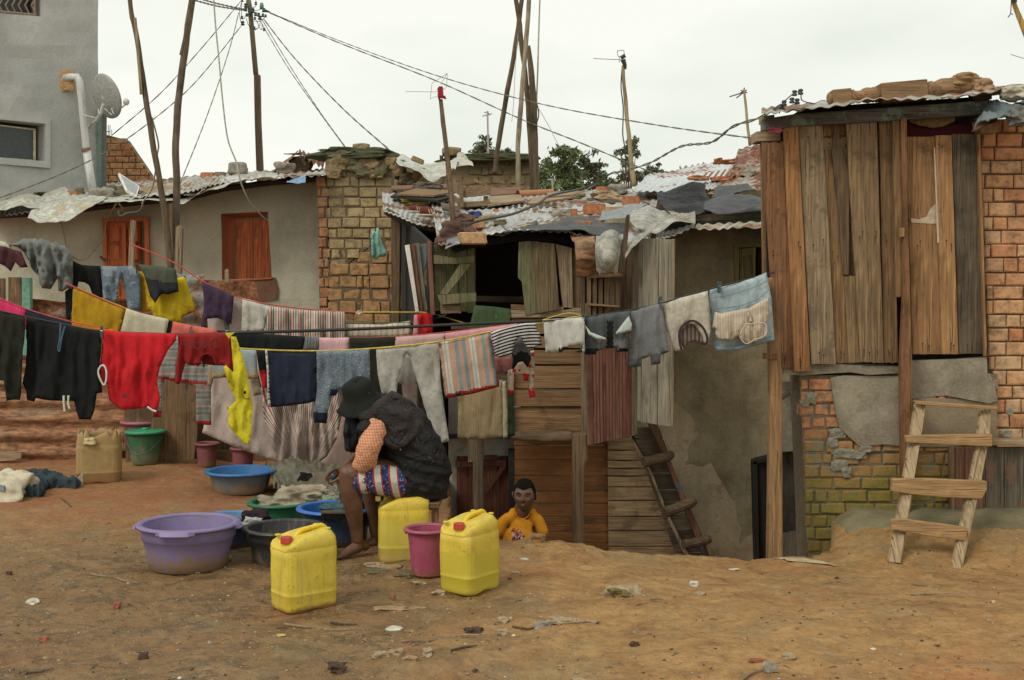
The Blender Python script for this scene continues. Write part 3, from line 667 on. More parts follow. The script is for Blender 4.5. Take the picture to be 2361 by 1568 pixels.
g.mk('eave_board', DARK, C1)
RP = lambda u, v: 1  # placeholder kept simple
PL1 = film('milky_plastic_film', (.60, .60, .52), .85, .3, .5, (.46, .40, .26)); PL2 = film('clear_plastic_film', (.50, .49, .41), .6, .2, .5, (.36, .26, .13))
def psheet(label, ctrl, mat=None, **k): k.setdefault('nx', 44); k.setdefault('ny', 14); k.setdefault('wr', .04); k['cr'] = .012; k['wr'] = min(k['wr'], .06); k.setdefault('wk', 3.5); return sheet('plastic_sheet', ctrl, mat or PL1, thick=.003, fray=1.2, label=label, cat='plastic sheet', **k)
psheet('milky plastic sheet on the far left end of the long roof', [[(-60, 487, 13.3), (0, 488, 13.3), (40, 480, 13.3), (90, 482, 13.3)], [(-60, 474, 13.7), (0, 474, 13.7), (50, 455, 13.7), (95, 470, 13.8)], [(-60, 468, 15), (0, 462, 15), (60, 447, 15), (100, 455, 15)]])
psheet('torn milky plastic hanging over the eave above the grey clothes', [[(64, 500, 13.15), (100, 514, 13.15), (150, 512, 13.15), (185, 495, 13.2), (238, 468, 13.3)], [(80, 475, 13.4), (120, 472, 13.4), (160, 470, 13.4), (200, 468, 13.4), (240, 460, 13.45)], [(80, 455, 14.3), (125, 440, 14.3), (150, 434, 14.3), (165, 448, 14.2), (250, 455, 14.2)]], wr=.08)
psheet('long strip of whitish plastic along the eave beside the poles', [[(225, 470, 13.25), (270, 464, 13.25), (330, 462, 13.25), (400, 462, 13.25), (425, 464, 13.25), (470, 440, 13.25)], [(225, 460, 13.9), (270, 455, 13.9), (340, 450, 13.9), (420, 448, 13.9), (480, 428, 13.9)], [(240, 450, 15.5), (340, 440, 15.5), (420, 436, 15.5), (490, 414, 15.5)]], wr=.04)
psheet('whitish plastic covering the roof between the poles and the utility pole', [[(425, 456, 13.2), (480, 440, 13.2), (540, 424, 13.2), (600, 412, 13.2), (640, 414, 13.2)], [(415, 440, 14.3), (480, 428, 14.3), (550, 413, 14.3), (640, 405, 14.3)], [(420, 425, 16), (480, 412, 16), (560, 402, 16), (640, 400, 16)]], wr=.05)
psheet('light blue plastic scrap at the right end of the long roof', [[(660, 424, 13.2), (690, 421, 13.2), (704, 419, 13.2)], [(672, 410, 13.5), (690, 406, 13.5), (706, 404, 13.5)]], film('blue_film', (.22, .38, .55), 1, .4), nx=12, ny=6)
# things weighing the long roof down
STG = 'stones and bricks weighing down the left roof'
rock('stone', 'pale grey square stone block on the long roof left of the utility pole', 520, 371, 568, 404, 15.6, GRAN, group=STG, rough=.15)
box_brick('brick', 'orange brick on the long roof beside the grey stone block', 462, 397, 493, 413, 15.8, OCH, group=STG); box_brick('brick', 'small mossy brick end beside the orange brick on the long roof', 494, 396, 516, 409, 15.8, BROWNB, group=STG)
rock('stone', 'flat grey slab under the two small bricks on the long roof', 465, 406, 550, 428, 14.9, GRAN, group=STG, rough=.18, depth=.3); rock('stone', 'dark flat stone on the plastic right of the poles', 446, 427, 496, 446, 14.2, MOSSR, group=STG, depth=.2, rough=.15)
box_brick('brick', 'orange brick end next to the dark flat stone', 426, 426, 447, 441, 14.3, OCH, group=STG); rock('stone', 'long pale stone slab behind the left crooked pole', 313, 421, 404, 458, 14.4, SAND, group=STG, depth=.3, rough=.14)
rock('stone', 'dark pointed stone holding up the solar panel', 262, 424, 314, 462, 14.3, MOSSR, group=STG); rock('stone', 'rounded grey boulder on the left roof', 190, 430, 256, 470, 14.2, GRAN, group=STG); rock('stone', 'small mossy stone behind the drain pipe', 170, 430, 192, 466, 14.9, MOSSR, group=STG)
box_brick('brick', 'orange brick wrapped in milky plastic on the left roof', 150, 441, 178, 466, 14.0, OCH, group=STG); rock('stone', 'mossy stone between the boulder and the solar panel', 242, 426, 266, 446, 15.2, MOSSR, group=STG)
rock('stone', 'low mossy stone at the left end of the roof', 0, 452, 60, 475, 15.2, MOSSR, group=STG, depth=.3); rock('stone', 'ochre stone at the far left roof edge', -8, 466, 22, 480, 14.5, SAND, group=STG)
rock('stone', 'flat mossy stone along the left roof top', 66, 440, 140, 462, 15.8, MOSSR, group=STG, depth=.4)
sp_ = thing('solar_panel', 'small solar panel leaning on a dark stone on the roof', 'solar panel', P(298, 450, 14.0))
q = [P(274, 398, 14.05), P(322, 429, 14.0), P(314, 453, 13.9), P(292, 436, 13.9)]; q = [P(274, 398, 14.1), P(322, 430, 14.1), P(315, 453, 13.8), P(293, 438, 13.8)]
nn = (q[1] - q[0]).cross(q[3] - q[0]).normalized(); nn = nn if nn.y < 0 else -nn; m_ = sum(q, Vector()) / 4; i_ = [p.lerp(m_, .12) for p in q]; g = G()
for k in range(4): g.slab([q[k], q[(k + 1) % 4], i_[(k + 1) % 4], i_[k]], -nn * .03)
g.mk('frame', flat('white_frame', (.7, .7, .66), .5), sp_); G().slab([p - nn * .006 for p in i_], -nn * .01).mk('cell_sheet', flat('solar_cells', (.30, .33, .34), .2), sp_)

# ---------------------------------------------------------------- mud brick gable, middle
YB = brickmat('mud_bricks', [(.34, .245, .12), (.40, .30, .155), (.30, .22, .11), (.42, .31, .165)], (.07, .063, .028), (.7, 1.25, .6)); OB = brickmat('ochre_bricks', [(.38, .215, .09), (.42, .24, .105), (.35, .20, .09)]); 
Mg = thing('mud_brick_gable', 'mud brick gable wall with mossy top in the middle', 'wall', P(820, 745, 13.6))
pm = Plane(13.6); cut = [(737, 560), (790, 640), (806, 600), (888, 540), (902, 540)]
bricks('upper_bricks', pm, [(755, 370), (890, 362), (906, 400), (904, 440), (910, 480), (908, 536), (880, 545), (800, 610), (775, 620), (755, 600)], YB, MUDM, .19, .118, gap=.016, parent=Mg, half=.4, jit=.009)
bricks('lower_bricks', pm, [(755, 602), (776, 622), (801, 612), (881, 547), (910, 534), (912, 800), (755, 800)], OB, MUDM, .21, .136, gap=.018, parent=Mg, half=.4, jit=.011)
bricks('corner_bricks', pm, [(732, 405), (758, 405), (760, 800), (738, 800)], brickmat('quoin_bricks', [(.36, .15, .07), (.42, .2, .1), (.33, .2, .11)]), MUDM, .115, .115, gap=.014, parent=Mg, half=0, jit=.009)
MOSS = flat('moss_crust', (.055, .058, .024), .98, 1)
V, fs = rockmesh(P(815, 357, 13.7), (.44, .2, .07), 4, .5, 5); mk('mossy_capping', V, fs, MOSS, Mg)
for i, (u, v, w, h) in enumerate([(775, 376, 26, 20), (815, 378, 22, 18), (852, 374, 24, 18), (880, 388, 16, 22), (770, 400, 20, 16), (835, 396, 22, 16), (868, 402, 18, 12), (782, 356, 28, 10), (900, 376, 12, 16)]):
    V, fs = rockmesh(P(u, v, 13.58), (w * .005, .06, h * .0046), 3, .5, 20 + i); mk('mossy_stone', V, fs, MOSSR if i % 2 else BROWNB, Mg)
rock('stone', 'rounded brown block on top of the mossy gable', 810, 328, 852, 348, 13.6, BROWNB, rough=.12, group='blocks on the gable tops')
psheet('thin white plastic strip under the brown block on the gable', [[(798, 352, 13.5), (840, 353, 13.5), (885, 352, 13.5)], [(800, 348, 13.9), (840, 347, 13.9), (885, 350, 13.9)]], nx=20, ny=4, wr=.02)
pm2 = Plane(17); bricks('mossy_brick_wall', pm2, [(890, 378), (960, 385), (1000, 378), (1030, 362), (1225, 362), (1226, 520), (890, 520)], brickmat('dark_mud_bricks', [(.23, .16, .085), (.28, .2, .11), (.20, .15, .08)], (.055, .055, .02), (.5, .9, .4)), MUDM, .2, .14, gap=.02, half=.4, jit=.015, label='low mossy mud brick wall behind the crossing poles', cat='wall')
V, fs = rockmesh(P(1130, 364, 17.0), (.62, .15, .06), 4, .4, 8); mk('moss_capping', V, fs, MOSS, label='dark moss growing along the top of the rear brick wall', cat='moss')
rock('stone', 'brown block on the rear mossy wall by the antenna stick', 1016, 336, 1064, 360, 16.8, BROWNB, rough=.12, group='blocks on the gable tops')
box_brick('brick', 'loose brick end poking up from the crumbled gable shoulder', 948, 362, 976, 374, 15, BROWNB, tilt=.4)
for i, (u, v, w, h) in enumerate([(915, 395, 26, 20), (940, 415, 26, 20), (905, 425, 20, 14), (970, 405, 22, 22), (925, 378, 14, 10), (990, 420, 26, 16)]):
    V, fs = rockmesh(P(u, v, 15.5), (w * .005, .12, h * .005), 3, .35, 40 + i); mk('rubble_stone', V, fs, [BROWNB, MOSSR, SAND][i % 3], label=['brown rubble on the crumbled shoulder beside the gable', 'mossy rubble stone below the milky plastic', 'tan rubble near the gable edge', 'brown rubble under the middle of the plastic', 'small mossy rubble at the plastic corner', 'tan rubble by the planks'][i], cat='rubble', group='rubble beside the gable')
psheet('milky plastic sheet sagging between the gable and the rear wall', [[(915, 375, 14.8), (960, 395, 14.6), (990, 416, 14.6), (1015, 412, 14.8), (1045, 392, 15.2)], [(905, 365, 15.5), (950, 375, 15.6), (985, 390, 15.6), (1020, 385, 15.8), (1060, 372, 16)], [(890, 352, 16), (925, 356, 16.2), (975, 378, 16.2), (1030, 372, 16.4), (1065, 352, 16.6)]], nx=60, ny=20, wr=.10, cr=.08)
psheet('milky plastic corner thrown over the rear wall top', [[(1045, 384, 15.6), (1070, 381, 15.6), (1092, 383, 15.6)], [(1055, 355, 16.4), (1068, 354, 16.4), (1080, 366, 16.4)]], nx=16, ny=8)
DM = thing('rusty_dormer', 'small rusty roof gable with dark opening left of the mud brick gable', 'roof', P(690, 400, 16))
sheet('roof_sheet', [[(688, 352, 15.4), (715, 372, 15.4), (745, 388, 15.4)], [(690, 347, 17), (720, 358, 17), (750, 366, 17)]], RUST, 40, 6, .02, 2, (6, .02), parent=DM); sheet('roof_sheet', [[(625, 400, 15.4), (655, 378, 15.4), (684, 352, 15.4)], [(640, 385, 17), (665, 365, 17), (688, 347, 17)]], RUST, 30, 6, .03, 2, parent=DM)
V, fs = rockmesh(P(692, 382, 15.8), (.16, .12, .14), 3, .3, 71); mk('gable_infill', V, fs, SAND, DM); board('beam', [(652, 354), (662, 354), (690, 352), (688, 356)], 15.5, POLE, .1, DM)
rock('stone', 'light grey stone leaning on the rusty dormer', 630, 372, 678, 402, 15.2, GRAN, rough=.35); board('timber_strip', [(655, 404), (738, 402), (742, 408), (655, 412)], 13.7, RUST, .2, label='rusty edge strip along the right end of the long roof', cat='sheet strip')
# ---------------------------------------------------------------- timber shack on stilts, centre
K7 = X(922.3, 368.9, .2353); K8 = X(1337.3, 368.9, .2353); K6 = X(590.3, 405.8, .2941); Kb = X(1014.5, 959.2, .2353); Kc = X(1180.5, 645.6, .2941); Kd = X(1337.3, 922.3, .2588)
T = thing('timber_shack', 'patched timber shack on stilts in the middle', 'shack', P(1270, 1330, 9.2))
# dark interior shell
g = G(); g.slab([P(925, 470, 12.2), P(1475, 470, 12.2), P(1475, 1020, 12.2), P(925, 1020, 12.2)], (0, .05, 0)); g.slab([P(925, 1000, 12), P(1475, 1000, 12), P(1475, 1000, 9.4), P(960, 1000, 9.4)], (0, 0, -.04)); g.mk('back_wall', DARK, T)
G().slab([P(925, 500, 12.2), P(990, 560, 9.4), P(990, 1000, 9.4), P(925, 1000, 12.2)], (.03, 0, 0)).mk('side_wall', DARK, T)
board('cross_rail', [(1090, 682), (1210, 684), (1210, 698), (1090, 696)], 9.8, DKX, .05, T)
planks('wall_planks', [P(1180, 700, 9.0), P(1345, 700, 9.0), P(1345, 998, 9.0), P(1180, 998, 9.0)], 7, BROWNX, prog=[0, .11, .24, .35, .475, .66, .80, 1], parent=T, ends=.01, gap=.012, jit=.012)
planks('wall_planks', [P(1178, 895, 8.985), P(1345, 897, 8.985), P(1345, 938, 8.985), P(1178, 938, 8.985)], 1, DKX, parent=T, ends=.0)
board('wall_board', Kc((-200, 240), (100, 240), (370, 210), (545, 220), (545, 290), (-200, 300)), 8.96, PALEX, .03, T, jag=.8)
board('log_beam', [(1178, 1000), (1320, 997), (1326, 1017), (1250, 1020), (1178, 1014)], 8.8, TIMBX, .12, T, bevel=.02, jag=1.5)
board('corner_stud', [(1339, 700), (1356, 700), (1358, 1004), (1341, 1004)], 8.93, PALE, .06, T)
# stilts
board('stilt', [(1320, 1000), (1356, 998), (1356, 1060), (1348, 1077), (1347, 1390), (1322, 1390)], 8.7, TIMB, .12, T, bevel=.025, jag=1); board('stilt', [(1090, 1000), (1114, 1000), (1117, 1390), (1093, 1390)], 8.65, POLE, .12, T, bevel=.03)
board('stilt', [(1079, 985), (1091, 985), (1091, 1066), (1079, 1066)], 9.0, PALE, .06, T)
# green door, grey panels on the left
gd = thing('green_door', None, None, P(1040, 724, 9.1)); gd.parent = T; gd.location = P(1040, 724, 9.1) - wloc(T)
planks('door_boards', [P(1000, 561, 9.12), P(1096, 560, 9.3), P(1097, 724, 9.3), P(1003, 722, 9.12)], 4, GRNW, horiz=False, prog=[0, .3, .55, .8, 1], parent=gd, ends=.02)
for q in (K6((1392, 618), (1560, 640), (1710, 625), (1712, 680), (1560, 690), (1394, 690)), K6((1420, 935), (1725, 915), (1725, 985), (1450, 1010)), K6((1500, 930), (1440, 925), (1600, 690), (1690, 690))): board('door_batten', q, 9.06, GRNW, .03, gd, jag=.5)
board('door_edge', [(984, 556), (995, 556), (1003, 726), (993, 726)], 9.08, REDG, .06, gd); board('broken_slat', K6((1440, 1010), (1600, 1000), (1610, 1080), (1450, 1085)), 9.1, TIMBX, .03, gd, jag=2)
op = thing('leaning_panel', 'narrow grey and red scrap door panel leaning left of the green door', 'panel', P(962, 720, 9.5))
board('stile', [(933, 566), (944, 564), (966, 718), (958, 720)], 9.4, WHITEP, .03, op); board('stile', [(943, 564), (955, 562), (975, 716), (966, 718)], 9.42, REDG, .03, op); board('stile', [(954, 562), (966, 560), (986, 716), (975, 717)], 9.44, GREYW, .03, op)
board('tin_plate', [(958, 566), (984, 562), (984, 600), (976, 640), (970, 638), (962, 600)], 9.47, flat('blue_tin', (.12, .15, .17), .5), .01, op, jag=1); board('tin_plate', [(972, 660), (992, 655), (992, 716), (980, 716)], 9.5, flat('blue_tin', (.12, .15, .17), .5), .01, op, jag=1)
box_brick('brick', 'brown brick in the gap beside the green door', 972, 622, 992, 668, 9.6, BROWNB)
board('gate_post', [(901, 498), (908, 496), (924, 498), (921, 745), (903, 760)], 11.4, TIMB, .12, None, label='weathered post standing at the right edge of the mud brick gable', cat='post', bevel=.01)
bricks('brick_pier', Plane(12.3), [(922, 600), (945, 600), (950, 800), (922, 800)], OB, MUDM, .16, .13, label='dim brick pier behind the weathered gable post', cat='wall')
g = G(); g.slab([P(905, 510, 12.6), P(1100, 510, 12.6), P(1100, 820, 12.6), P(905, 820, 12.6)], (0, .05, 0)); g.mk('interior_shade_panel', DARK, T)  # near-black panel, its colour stands in for the shade inside the shack
# brown shutters beside the opening
board('shutter_board', [(1196, 558), (1226, 556), (1240, 722), (1212, 728), (1203, 650), (1194, 640)], 8.95, GRNW, .025, T, jag=.6); board('shutter_board', [(1226, 556), (1279, 562), (1290, 715), (1240, 722)], 8.93, wood('olive_board', (.155, .12, .06), weather=.5), .025, T, jag=.6)
board('shutter_board', [(1281, 562), (1318, 572), (1322, 712), (1299, 716), (1294, 680)], 8.96, PALE, .025, T, jag=.6); board('shutter_board', [(1318, 570), (1338, 580), (1343, 712), (1322, 712)], 8.99, TIMB, .025, T)
# boards to the right with pigeon-hole rails
planks('upper_boards', [P(1338, 630, 8.8), P(1432, 636, 8.8), P(1432, 800, 8.8), P(1338, 806, 8.8)], 7, wood('brown_upright_board', (.15, .098, .056), weather=.3), horiz=False, parent=T, gap=.012, ends=.03)
planks('upper_boards', [P(1428, 560, 8.86), P(1476, 550, 8.86), P(1474, 800, 8.86), P(1428, 800, 8.86)], 3, wood('brown_upright_board', (.15, .098, .056)), horiz=False, parent=T, gap=.008)
for q in (K8((80, 1130), (400, 1105), (420, 1140), (90, 1160)), K8((95, 1405), (390, 1430), (385, 1445), (95, 1425))): board('shelf_rail', q, 8.72, BROWNX, .07, T)
board('leaning_batten', K8((455, 540), (490, 530), (440, 1110), (380, 1095)), 8.55, wood('dark_batten', (.085, .052, .03)), .04, T)
planks('red_door', [P(1352, 745, 8.66), P(1459, 745, 8.78), P(1458, 1005, 8.78), P(1356, 1027, 8.66)], 12, REDG, horiz=False, parent=T, gap=.004, jit=.003, prog=[0, .12, .2, .27, .34, .41, .48, .55, .62, .71, .78, .86, 1], ends=.0)
board('door_stud', [(1458, 560), (1472, 555), (1470, 1002), (1458, 1006)], 8.7, POLE, .06, T)
gp2 = thing('grey_door', 'large grey plank door standing open against the stucco wall', 'door', P(1512, 985, 8.6))
planks('door_leaf', [P(1472, 548, 8.7), P(1554, 551, 8.55), P(1551, 984, 8.55), P(1468, 970, 8.7)], 3, GREYW, horiz=False, prog=[0, .12, .58, 1], parent=gp2, jit=.003, ends=.006); board('door_edge', [(1549, 551), (1557, 551), (1552, 986), (1547, 984)], 8.53, PALE, .03, gp2)
board('hinge_stud', [(1468, 700), (1476, 700), (1470, 975), (1462, 975)], 8.75, flat('black_paint', (.03, .03, .028), .7), .05, gp2)
# under the platform
planks('lower_planks', [P(1186, 1010, 9.35), P(1405, 1010, 9.35), P(1406, 1400, 9.35), P(1190, 1400, 9.35)], 10, ORX, prog=[0, .045, .13, .22, .31, .385, .465, .555, .62, .8, 1], parent=T, ends=.004, gap=.008, jit=.005)
planks('lower_light_planks', [P(1401, 1008, 9.3), P(1456, 1008, 9.3), P(1612, 1340, 9.3), P(1404, 1340, 9.3)], 10, LTX, prog=[0, .09, .16, .215, .27, .345, .44, .55, .65, .76, .86, 1], parent=T, ends=.0, gap=.008, jit=.006)
wh_ = thing('whitewashed_wall', 'whitewashed wall behind the red low door', 'wall', P(1100, 1390, 9.7))
wall('wall', Plane(9.7), [(1034, 900), (1200, 900), (1200, 1400), (1034, 1400)], WHITEP, .2, [(( 1056, 1060)), (1178, 1060), (1178, 1390), (1056, 1390)] and [[(1056, 1060), (1178, 1060), (1178, 1390), (1056, 1390)]], wh_, jit=.01)
lr = thing('low_red_door', None, None, P(1110, 1390, 9.6)); lr.parent = wh_; lr.location = P(1110, 1390, 9.6) - wloc(wh_)
planks('door_boards', [P(1052, 1052, 9.6), P(1180, 1050, 9.6), P(1180, 1390, 9.6), P(1052, 1390, 9.6)], 4, REDW, horiz=False, parent=lr, gap=.006, prog=[0, .22, .5, .75, 1]); board('door_batten', Kb((150, 440), (650, 432), (650, 492), (150, 505)), 9.56, REDW, .03, lr); board('door_batten', Kb((600, 495), (650, 495), (440, 790), (420, 750)), 9.56, REDW, .03, lr); board('door_jamb', [(1172, 1036), (1188, 1036), (1190, 1390), (1176, 1390)], 9.5, flat('black_paint', (.03, .03, .028), .7), .06, lr)
# ---------------------------------------------------------------- stucco house with steps
Hs = thing('stucco_house', 'damp brown stucco house with yellow window right of the grey door', 'house', P(1650, 1330, 9.5))
win = [(1694, 566), (1766, 566), (1766, 700), (1694, 700)]; dor = [(1738, 1055), (1800, 1040), (1800, 1400), (1742, 1400)]
wall('wall', Plane(9.5), [(1400, 505), (1880, 480), (1880, 1400), (1400, 1400)], OLIVE2, .3, [win, dor], Hs, jit=.012)
wall('lighter_plaster', Plane(9.492), [(1440, 900), (1560, 930), (1596, 961), (1627, 1046), (1656, 1098), (1687, 1150), (1713, 1178), (1742, 1207), (1744, 1400), (1440, 1400)], BEIGEP, .02, (), Hs, step=14, jit=.004)
G().slab([P(1694, 560, 9.9), P(1780, 560, 9.9), P(1780, 705, 9.9), P(1694, 705, 9.9)], (0, .02, 0)).mk('window_opening', DARK, Hs); G().slab([P(1730, 1030, 10.0), P(1880, 1030, 10.0), P(1880, 1400, 10.0), P(1730, 1400, 10.0)], (0, .02, 0)).mk('door_opening', DARK, Hs)
YW = wood('yellow_paint_wood', (.36, .32, .12), dark=.55, weather=.25)
yw = thing('yellow_window', None, None, P(1720, 700, 9.45)); yw.parent = Hs; yw.location = P(1720, 700, 9.45) - wloc(Hs)
board('frame', [(1693, 562), (1768, 560), (1768, 569), (1693, 571)], 9.46, YW, .08, yw); board('frame', [(1693, 571), (1704, 571), (1704, 700), (1695, 700)], 9.46, YW, .08, yw); board('casement', [(1706, 574), (1743, 570), (1743, 700), (1708, 700)], 9.42, YW, .03, yw); board('casement_panel', [(1714, 590), (1732, 588), (1732, 680), (1716, 680)], 9.4, wood('dull_yellow_wood', (.23, .21, .08)), .02, yw)
BK = flat('black_timber', (.022, .017, .013), .8, .5)
dd_ = thing('black_door', None, None, P(1760, 1290, 9.4)); dd_.parent = Hs; dd_.location = P(1760, 1390, 9.4) - wloc(Hs)
board('frame', [(1735, 1066), (1746, 1062), (1754, 1390), (1744, 1390)], 9.4, BK, .08, dd_); board('frame', [(1735, 1062), (1800, 1046), (1800, 1056), (1738, 1072)], 9.4, BK, .08, dd_); planks('leaf', [P(1747, 1066, 9.45), P(1800, 1052, 9.45), P(1800, 1390, 9.45), P(1755, 1390, 9.45)], 3, BK, horiz=False, parent=dd_)
# passage pieces between the stilt post and the brick wall
board('leaning_beam', [(1803, 915), (1846, 886), (1848, 896), (1803, 923)], 8.9, wood('dark_batten', (.085, .052, .03)), .08, None, label='dark beam slanting above the narrow passage', cat='beam')
wall('concrete_lintel', Plane(9.1), [(1795, 880), (1900, 880), (1900, 1040), (1795, 1040)], CEM, .1, label='grey concrete panel above the narrow dark passage', cat='wall')
planks('passage_door', [P(1800, 1042, 9.3), P(1838, 1042, 9.2), P(1840, 1400, 9.2), P(1802, 1400, 9.3)], 2, wood('dark_passage_wood', (.03, .025, .02)), horiz=False, label='dark plank door inside the narrow passage', cat='door')  # near-black wood colour on the passage door
planks('passage_boards', [P(1800, 1230, 8.9), P(1862, 1225, 8.7), P(1862, 1400, 8.7), P(1800, 1400, 8.9)], 3, wood('grey_passage_wood', (.10, .085, .06)), horiz=False, label='short grey boards at the foot of the passage', cat='boards')
cloth('hanging_cloth', 'dark blue cloth hanging in the narrow passage', 'cloth', [(1838, 1045), (1854, 1045), (1856, 1265), (1846, 1270), (1840, 1260)], 9.0, fabric('navy_cloth', (.02, .03, .06)), .02, 6, 5, back=0)
# steps
St = thing('log_steps', 'steep steps of three logs on painted stringers by the stucco wall', 'steps', P(1600, 1300, 9.0))
SR = wood('red_blue_stringer', (.19, .085, .05), stain=(.07, .11, .16))
board('stringer', Kd((612, 215), (690, 215), (760, 440), (930, 830), (1080, 1180), (1160, 1400), (1240, 1600), (1180, 1600), (1060, 1300), (900, 900), (740, 480)), 9.05, SR, .12, St); board('stringer', Kd((440, 330), (462, 330), (640, 640), (780, 1000), (960, 1360), (1060, 1600), (1030, 1600), (760, 1010), (620, 650)), 9.1, PALE, .06, St)
planks('riser', [P(1456, 985, 9.2), P(1520, 985, 9.2), P(1640, 1330, 9.2), P(1576, 1330, 9.2)], 9, wood('grey_riser', (.105, .085, .055), 'x'), parent=St, ends=0, gap=.01, prog=[0, .08, .2, .31, .42, .5, .57, .68, .84, 1])
for a_, b_, r_ in (((1484, 1066), (1550, 1048), .036), ((1532, 1182), (1602, 1154), .038), ((1576, 1256), (1636, 1243), .034)): G().tube(spline([P(*a_, 8.9), P((a_[0] + b_[0]) / 2, (a_[1] + b_[1]) / 2 + 1, 8.95), P(*b_, 9.02)], 3), [r_, r_ * 1.12, r_ * .95, r_ * 1.1, r_, r_ * 1.12, r_ * .8], 10).mk('log_tread', wood('log_wood', (.15, .10, .055), 'x'), St)

# ---------------------------------------------------------------- roofs of the shack
s0 = ((H - (438 - CV) / F * 13) - (H - (548 - CV) / F * 9.2)) / 3.8
def rd(v, up=0): t = (v - CV) / F; return (H - (1.936 + up) + s0 * 9.2) / (s0 + t)
sheet('roof', [[(884, 486, 11.0), (920, 500, 11.0), (965, 518, 11.0), (1025, 524, 11.0), (1100, 524, 11.0)], [(880, 440, 12.6), (960, 440, 12.8), (1040, 438, 13), (1120, 436, 13)]], ZINC, 200, 10, .01, 1, (16, .005), parent=T)
G().tube(spline([P(889, 486, 11.1), P(925, 506, 11.1), P(970, 522, 11.1), P(1030, 530, 11.1)], 5), .035, 8).mk('roof_beam', POLE, T, smooth=True)
sheet('roof', [[(1012, 562, 9.0), (1070, 558, 8.9), (1150, 545, 8.9), (1230, 536, 8.9), (1310, 538, 8.9), (1340, 548, 8.9), (1480, 560, 8.8), (1500, 560, 8.8)], [(1000, 500, 10.6), (1150, 490, 10.6), (1300, 490, 10.6), (1510, 490, 10.6)], [(990, 440, 13), (1150, 438, 13), (1300, 438, 13), (1520, 438, 13)]], ZINC, 260, 16, .05, 1.2, (30, .006), parent=T)
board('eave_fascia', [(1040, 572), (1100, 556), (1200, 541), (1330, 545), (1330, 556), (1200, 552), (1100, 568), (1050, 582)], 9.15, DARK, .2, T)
def tarp(label, ctrl, mat, **k): k.setdefault('nx', 40); k.setdefault('ny', 16); k['wr'] = .035; k['cr'] = .012; k.setdefault('wk', 3.5); return sheet('tarpaulin', ctrl, mat, thick=.005, fray=1, label=label, cat='tarpaulin', **k)
DKT = film('grey_tarp', (.06, .063, .066), 1, .5); DKT.node_tree.nodes['Principled BSDF'].inputs['Specular IOR Level'].default_value = .25; BLT = film('black_tarp', (.012, .012, .013), 1, .45); BLT.node_tree.nodes['Principled BSDF'].inputs['Specular IOR Level'].default_value = .12; LBT = film('blue_grey_tarp', (.24, .27, .29), 1, .4)
tarp('dark grey tarpaulin spread over the front of the shack roof', [[(1160, 541, 8.85), (1230, 529, 8.8), (1300, 528, 8.8), (1350, 535, 8.8), (1440, 560, 8.75)], [(1215, 520, 9.5), (1300, 512, 9.5), (1380, 515, 9.5), (1450, 520, 9.5)], [(1240, 512, 10.1), (1300, 503, 10.2), (1380, 500, 10.3), (1450, 500, 10.4)]], DKT)
tarp('torn blue grey sheet at the left corner of the shack roof', [[(1026, 580, 8.85), (1050, 570, 8.85), (1072, 562, 8.85)], [(1030, 556, 9.2), (1052, 548, 9.2), (1070, 552, 9.2)]], LBT, nx=16, ny=8)
tarp('grey sheet with curled edge in the middle of the shack roof', [[(1162, 532, 9.2), (1200, 536, 9.1), (1240, 522, 9.2)], [(1155, 516, 9.9), (1200, 515, 9.9), (1236, 507, 10)]], DKT, nx=20, ny=8)
tarp('black tarpaulin heaped in front of the silver roof', [[(1530, 478, 9.6), (1560, 495, 9.4), (1590, 500, 9.4), (1640, 488, 9.5), (1655, 482, 9.6)], [(1515, 455, 10.2), (1550, 462, 10.2), (1600, 460, 10.2), (1640, 470, 10.2)], [(1514, 440, 10.6), (1560, 432, 10.6), (1622, 424, 10.6), (1624, 440, 10.6)]], BLT, wr=.1, cr=.12, nx=60, ny=24)
tarp('dark grey tarpaulin lying along the right part of the roof', [[(1622, 486, 9.4), (1680, 494, 9.4), (1765, 486, 9.4)], [(1622, 468, 9.9), (1680, 462, 9.9), (1765, 468, 9.9)], [(1625, 462, 10.4), (1690, 452, 10.4), (1765, 458, 10.4)]], DKT, nx=50, wr=.08)
tarp('blue grey tarpaulin between the rubble and the rusty sheet', [[(1640, 455, 10.8), (1700, 445, 10.8), (1740, 440, 10.8)], [(1655, 430, 11.5), (1690, 424, 11.5), (1712, 420, 11.5)]], DKT, nx=24, ny=8)
tarp('pale blue plastic beneath the bricks on the shack roof', [[(1380, 505, 9.8), (1440, 500, 9.8), (1475, 490, 9.8)], [(1400, 478, 10.6), (1450, 470, 10.6), (1490, 468, 10.6)]], LBT, nx=24, ny=8)
psheet('crumpled clear plastic at the right corner of the shack roof', [[(1452, 508, 9.0), (1480, 525, 8.9), (1510, 530, 8.9), (1560, 512, 8.9), (1604, 528, 8.9)], [(1452, 494, 9.3), (1490, 490, 9.3), (1525, 505, 9.3), (1570, 505, 9.3), (1604, 500, 9.2)], [(1470, 480, 9.8), (1502, 474, 9.8), (1540, 490, 9.8), (1570, 498, 9.8), (1603, 494, 9.5)]], PL2, nx=60, ny=20, wr=.1, cr=.08)
psheet('clear plastic wrapped as a hanging bag by the slanted batten', [[(1376, 634, 8.55), (1384, 640, 8.5), (1400, 632, 8.45), (1424, 630, 8.5)], [(1372, 590, 8.5), (1390, 588, 8.38), (1410, 590, 8.38), (1430, 590, 8.5)], [(1374, 545, 8.7), (1395, 540, 8.6), (1415, 535, 8.6), (1436, 538, 8.7)]], PL2, wr=.07, cr=.07)
psheet('clear plastic stretched down to the slanted batten', [[(1441, 600, 8.5), (1460, 575, 8.5), (1485, 548, 8.55), (1514, 514, 8.7)], [(1446, 545, 8.7), (1465, 538, 8.7), (1490, 532, 8.75), (1510, 512, 8.8)]], PL2, nx=30, ny=10)
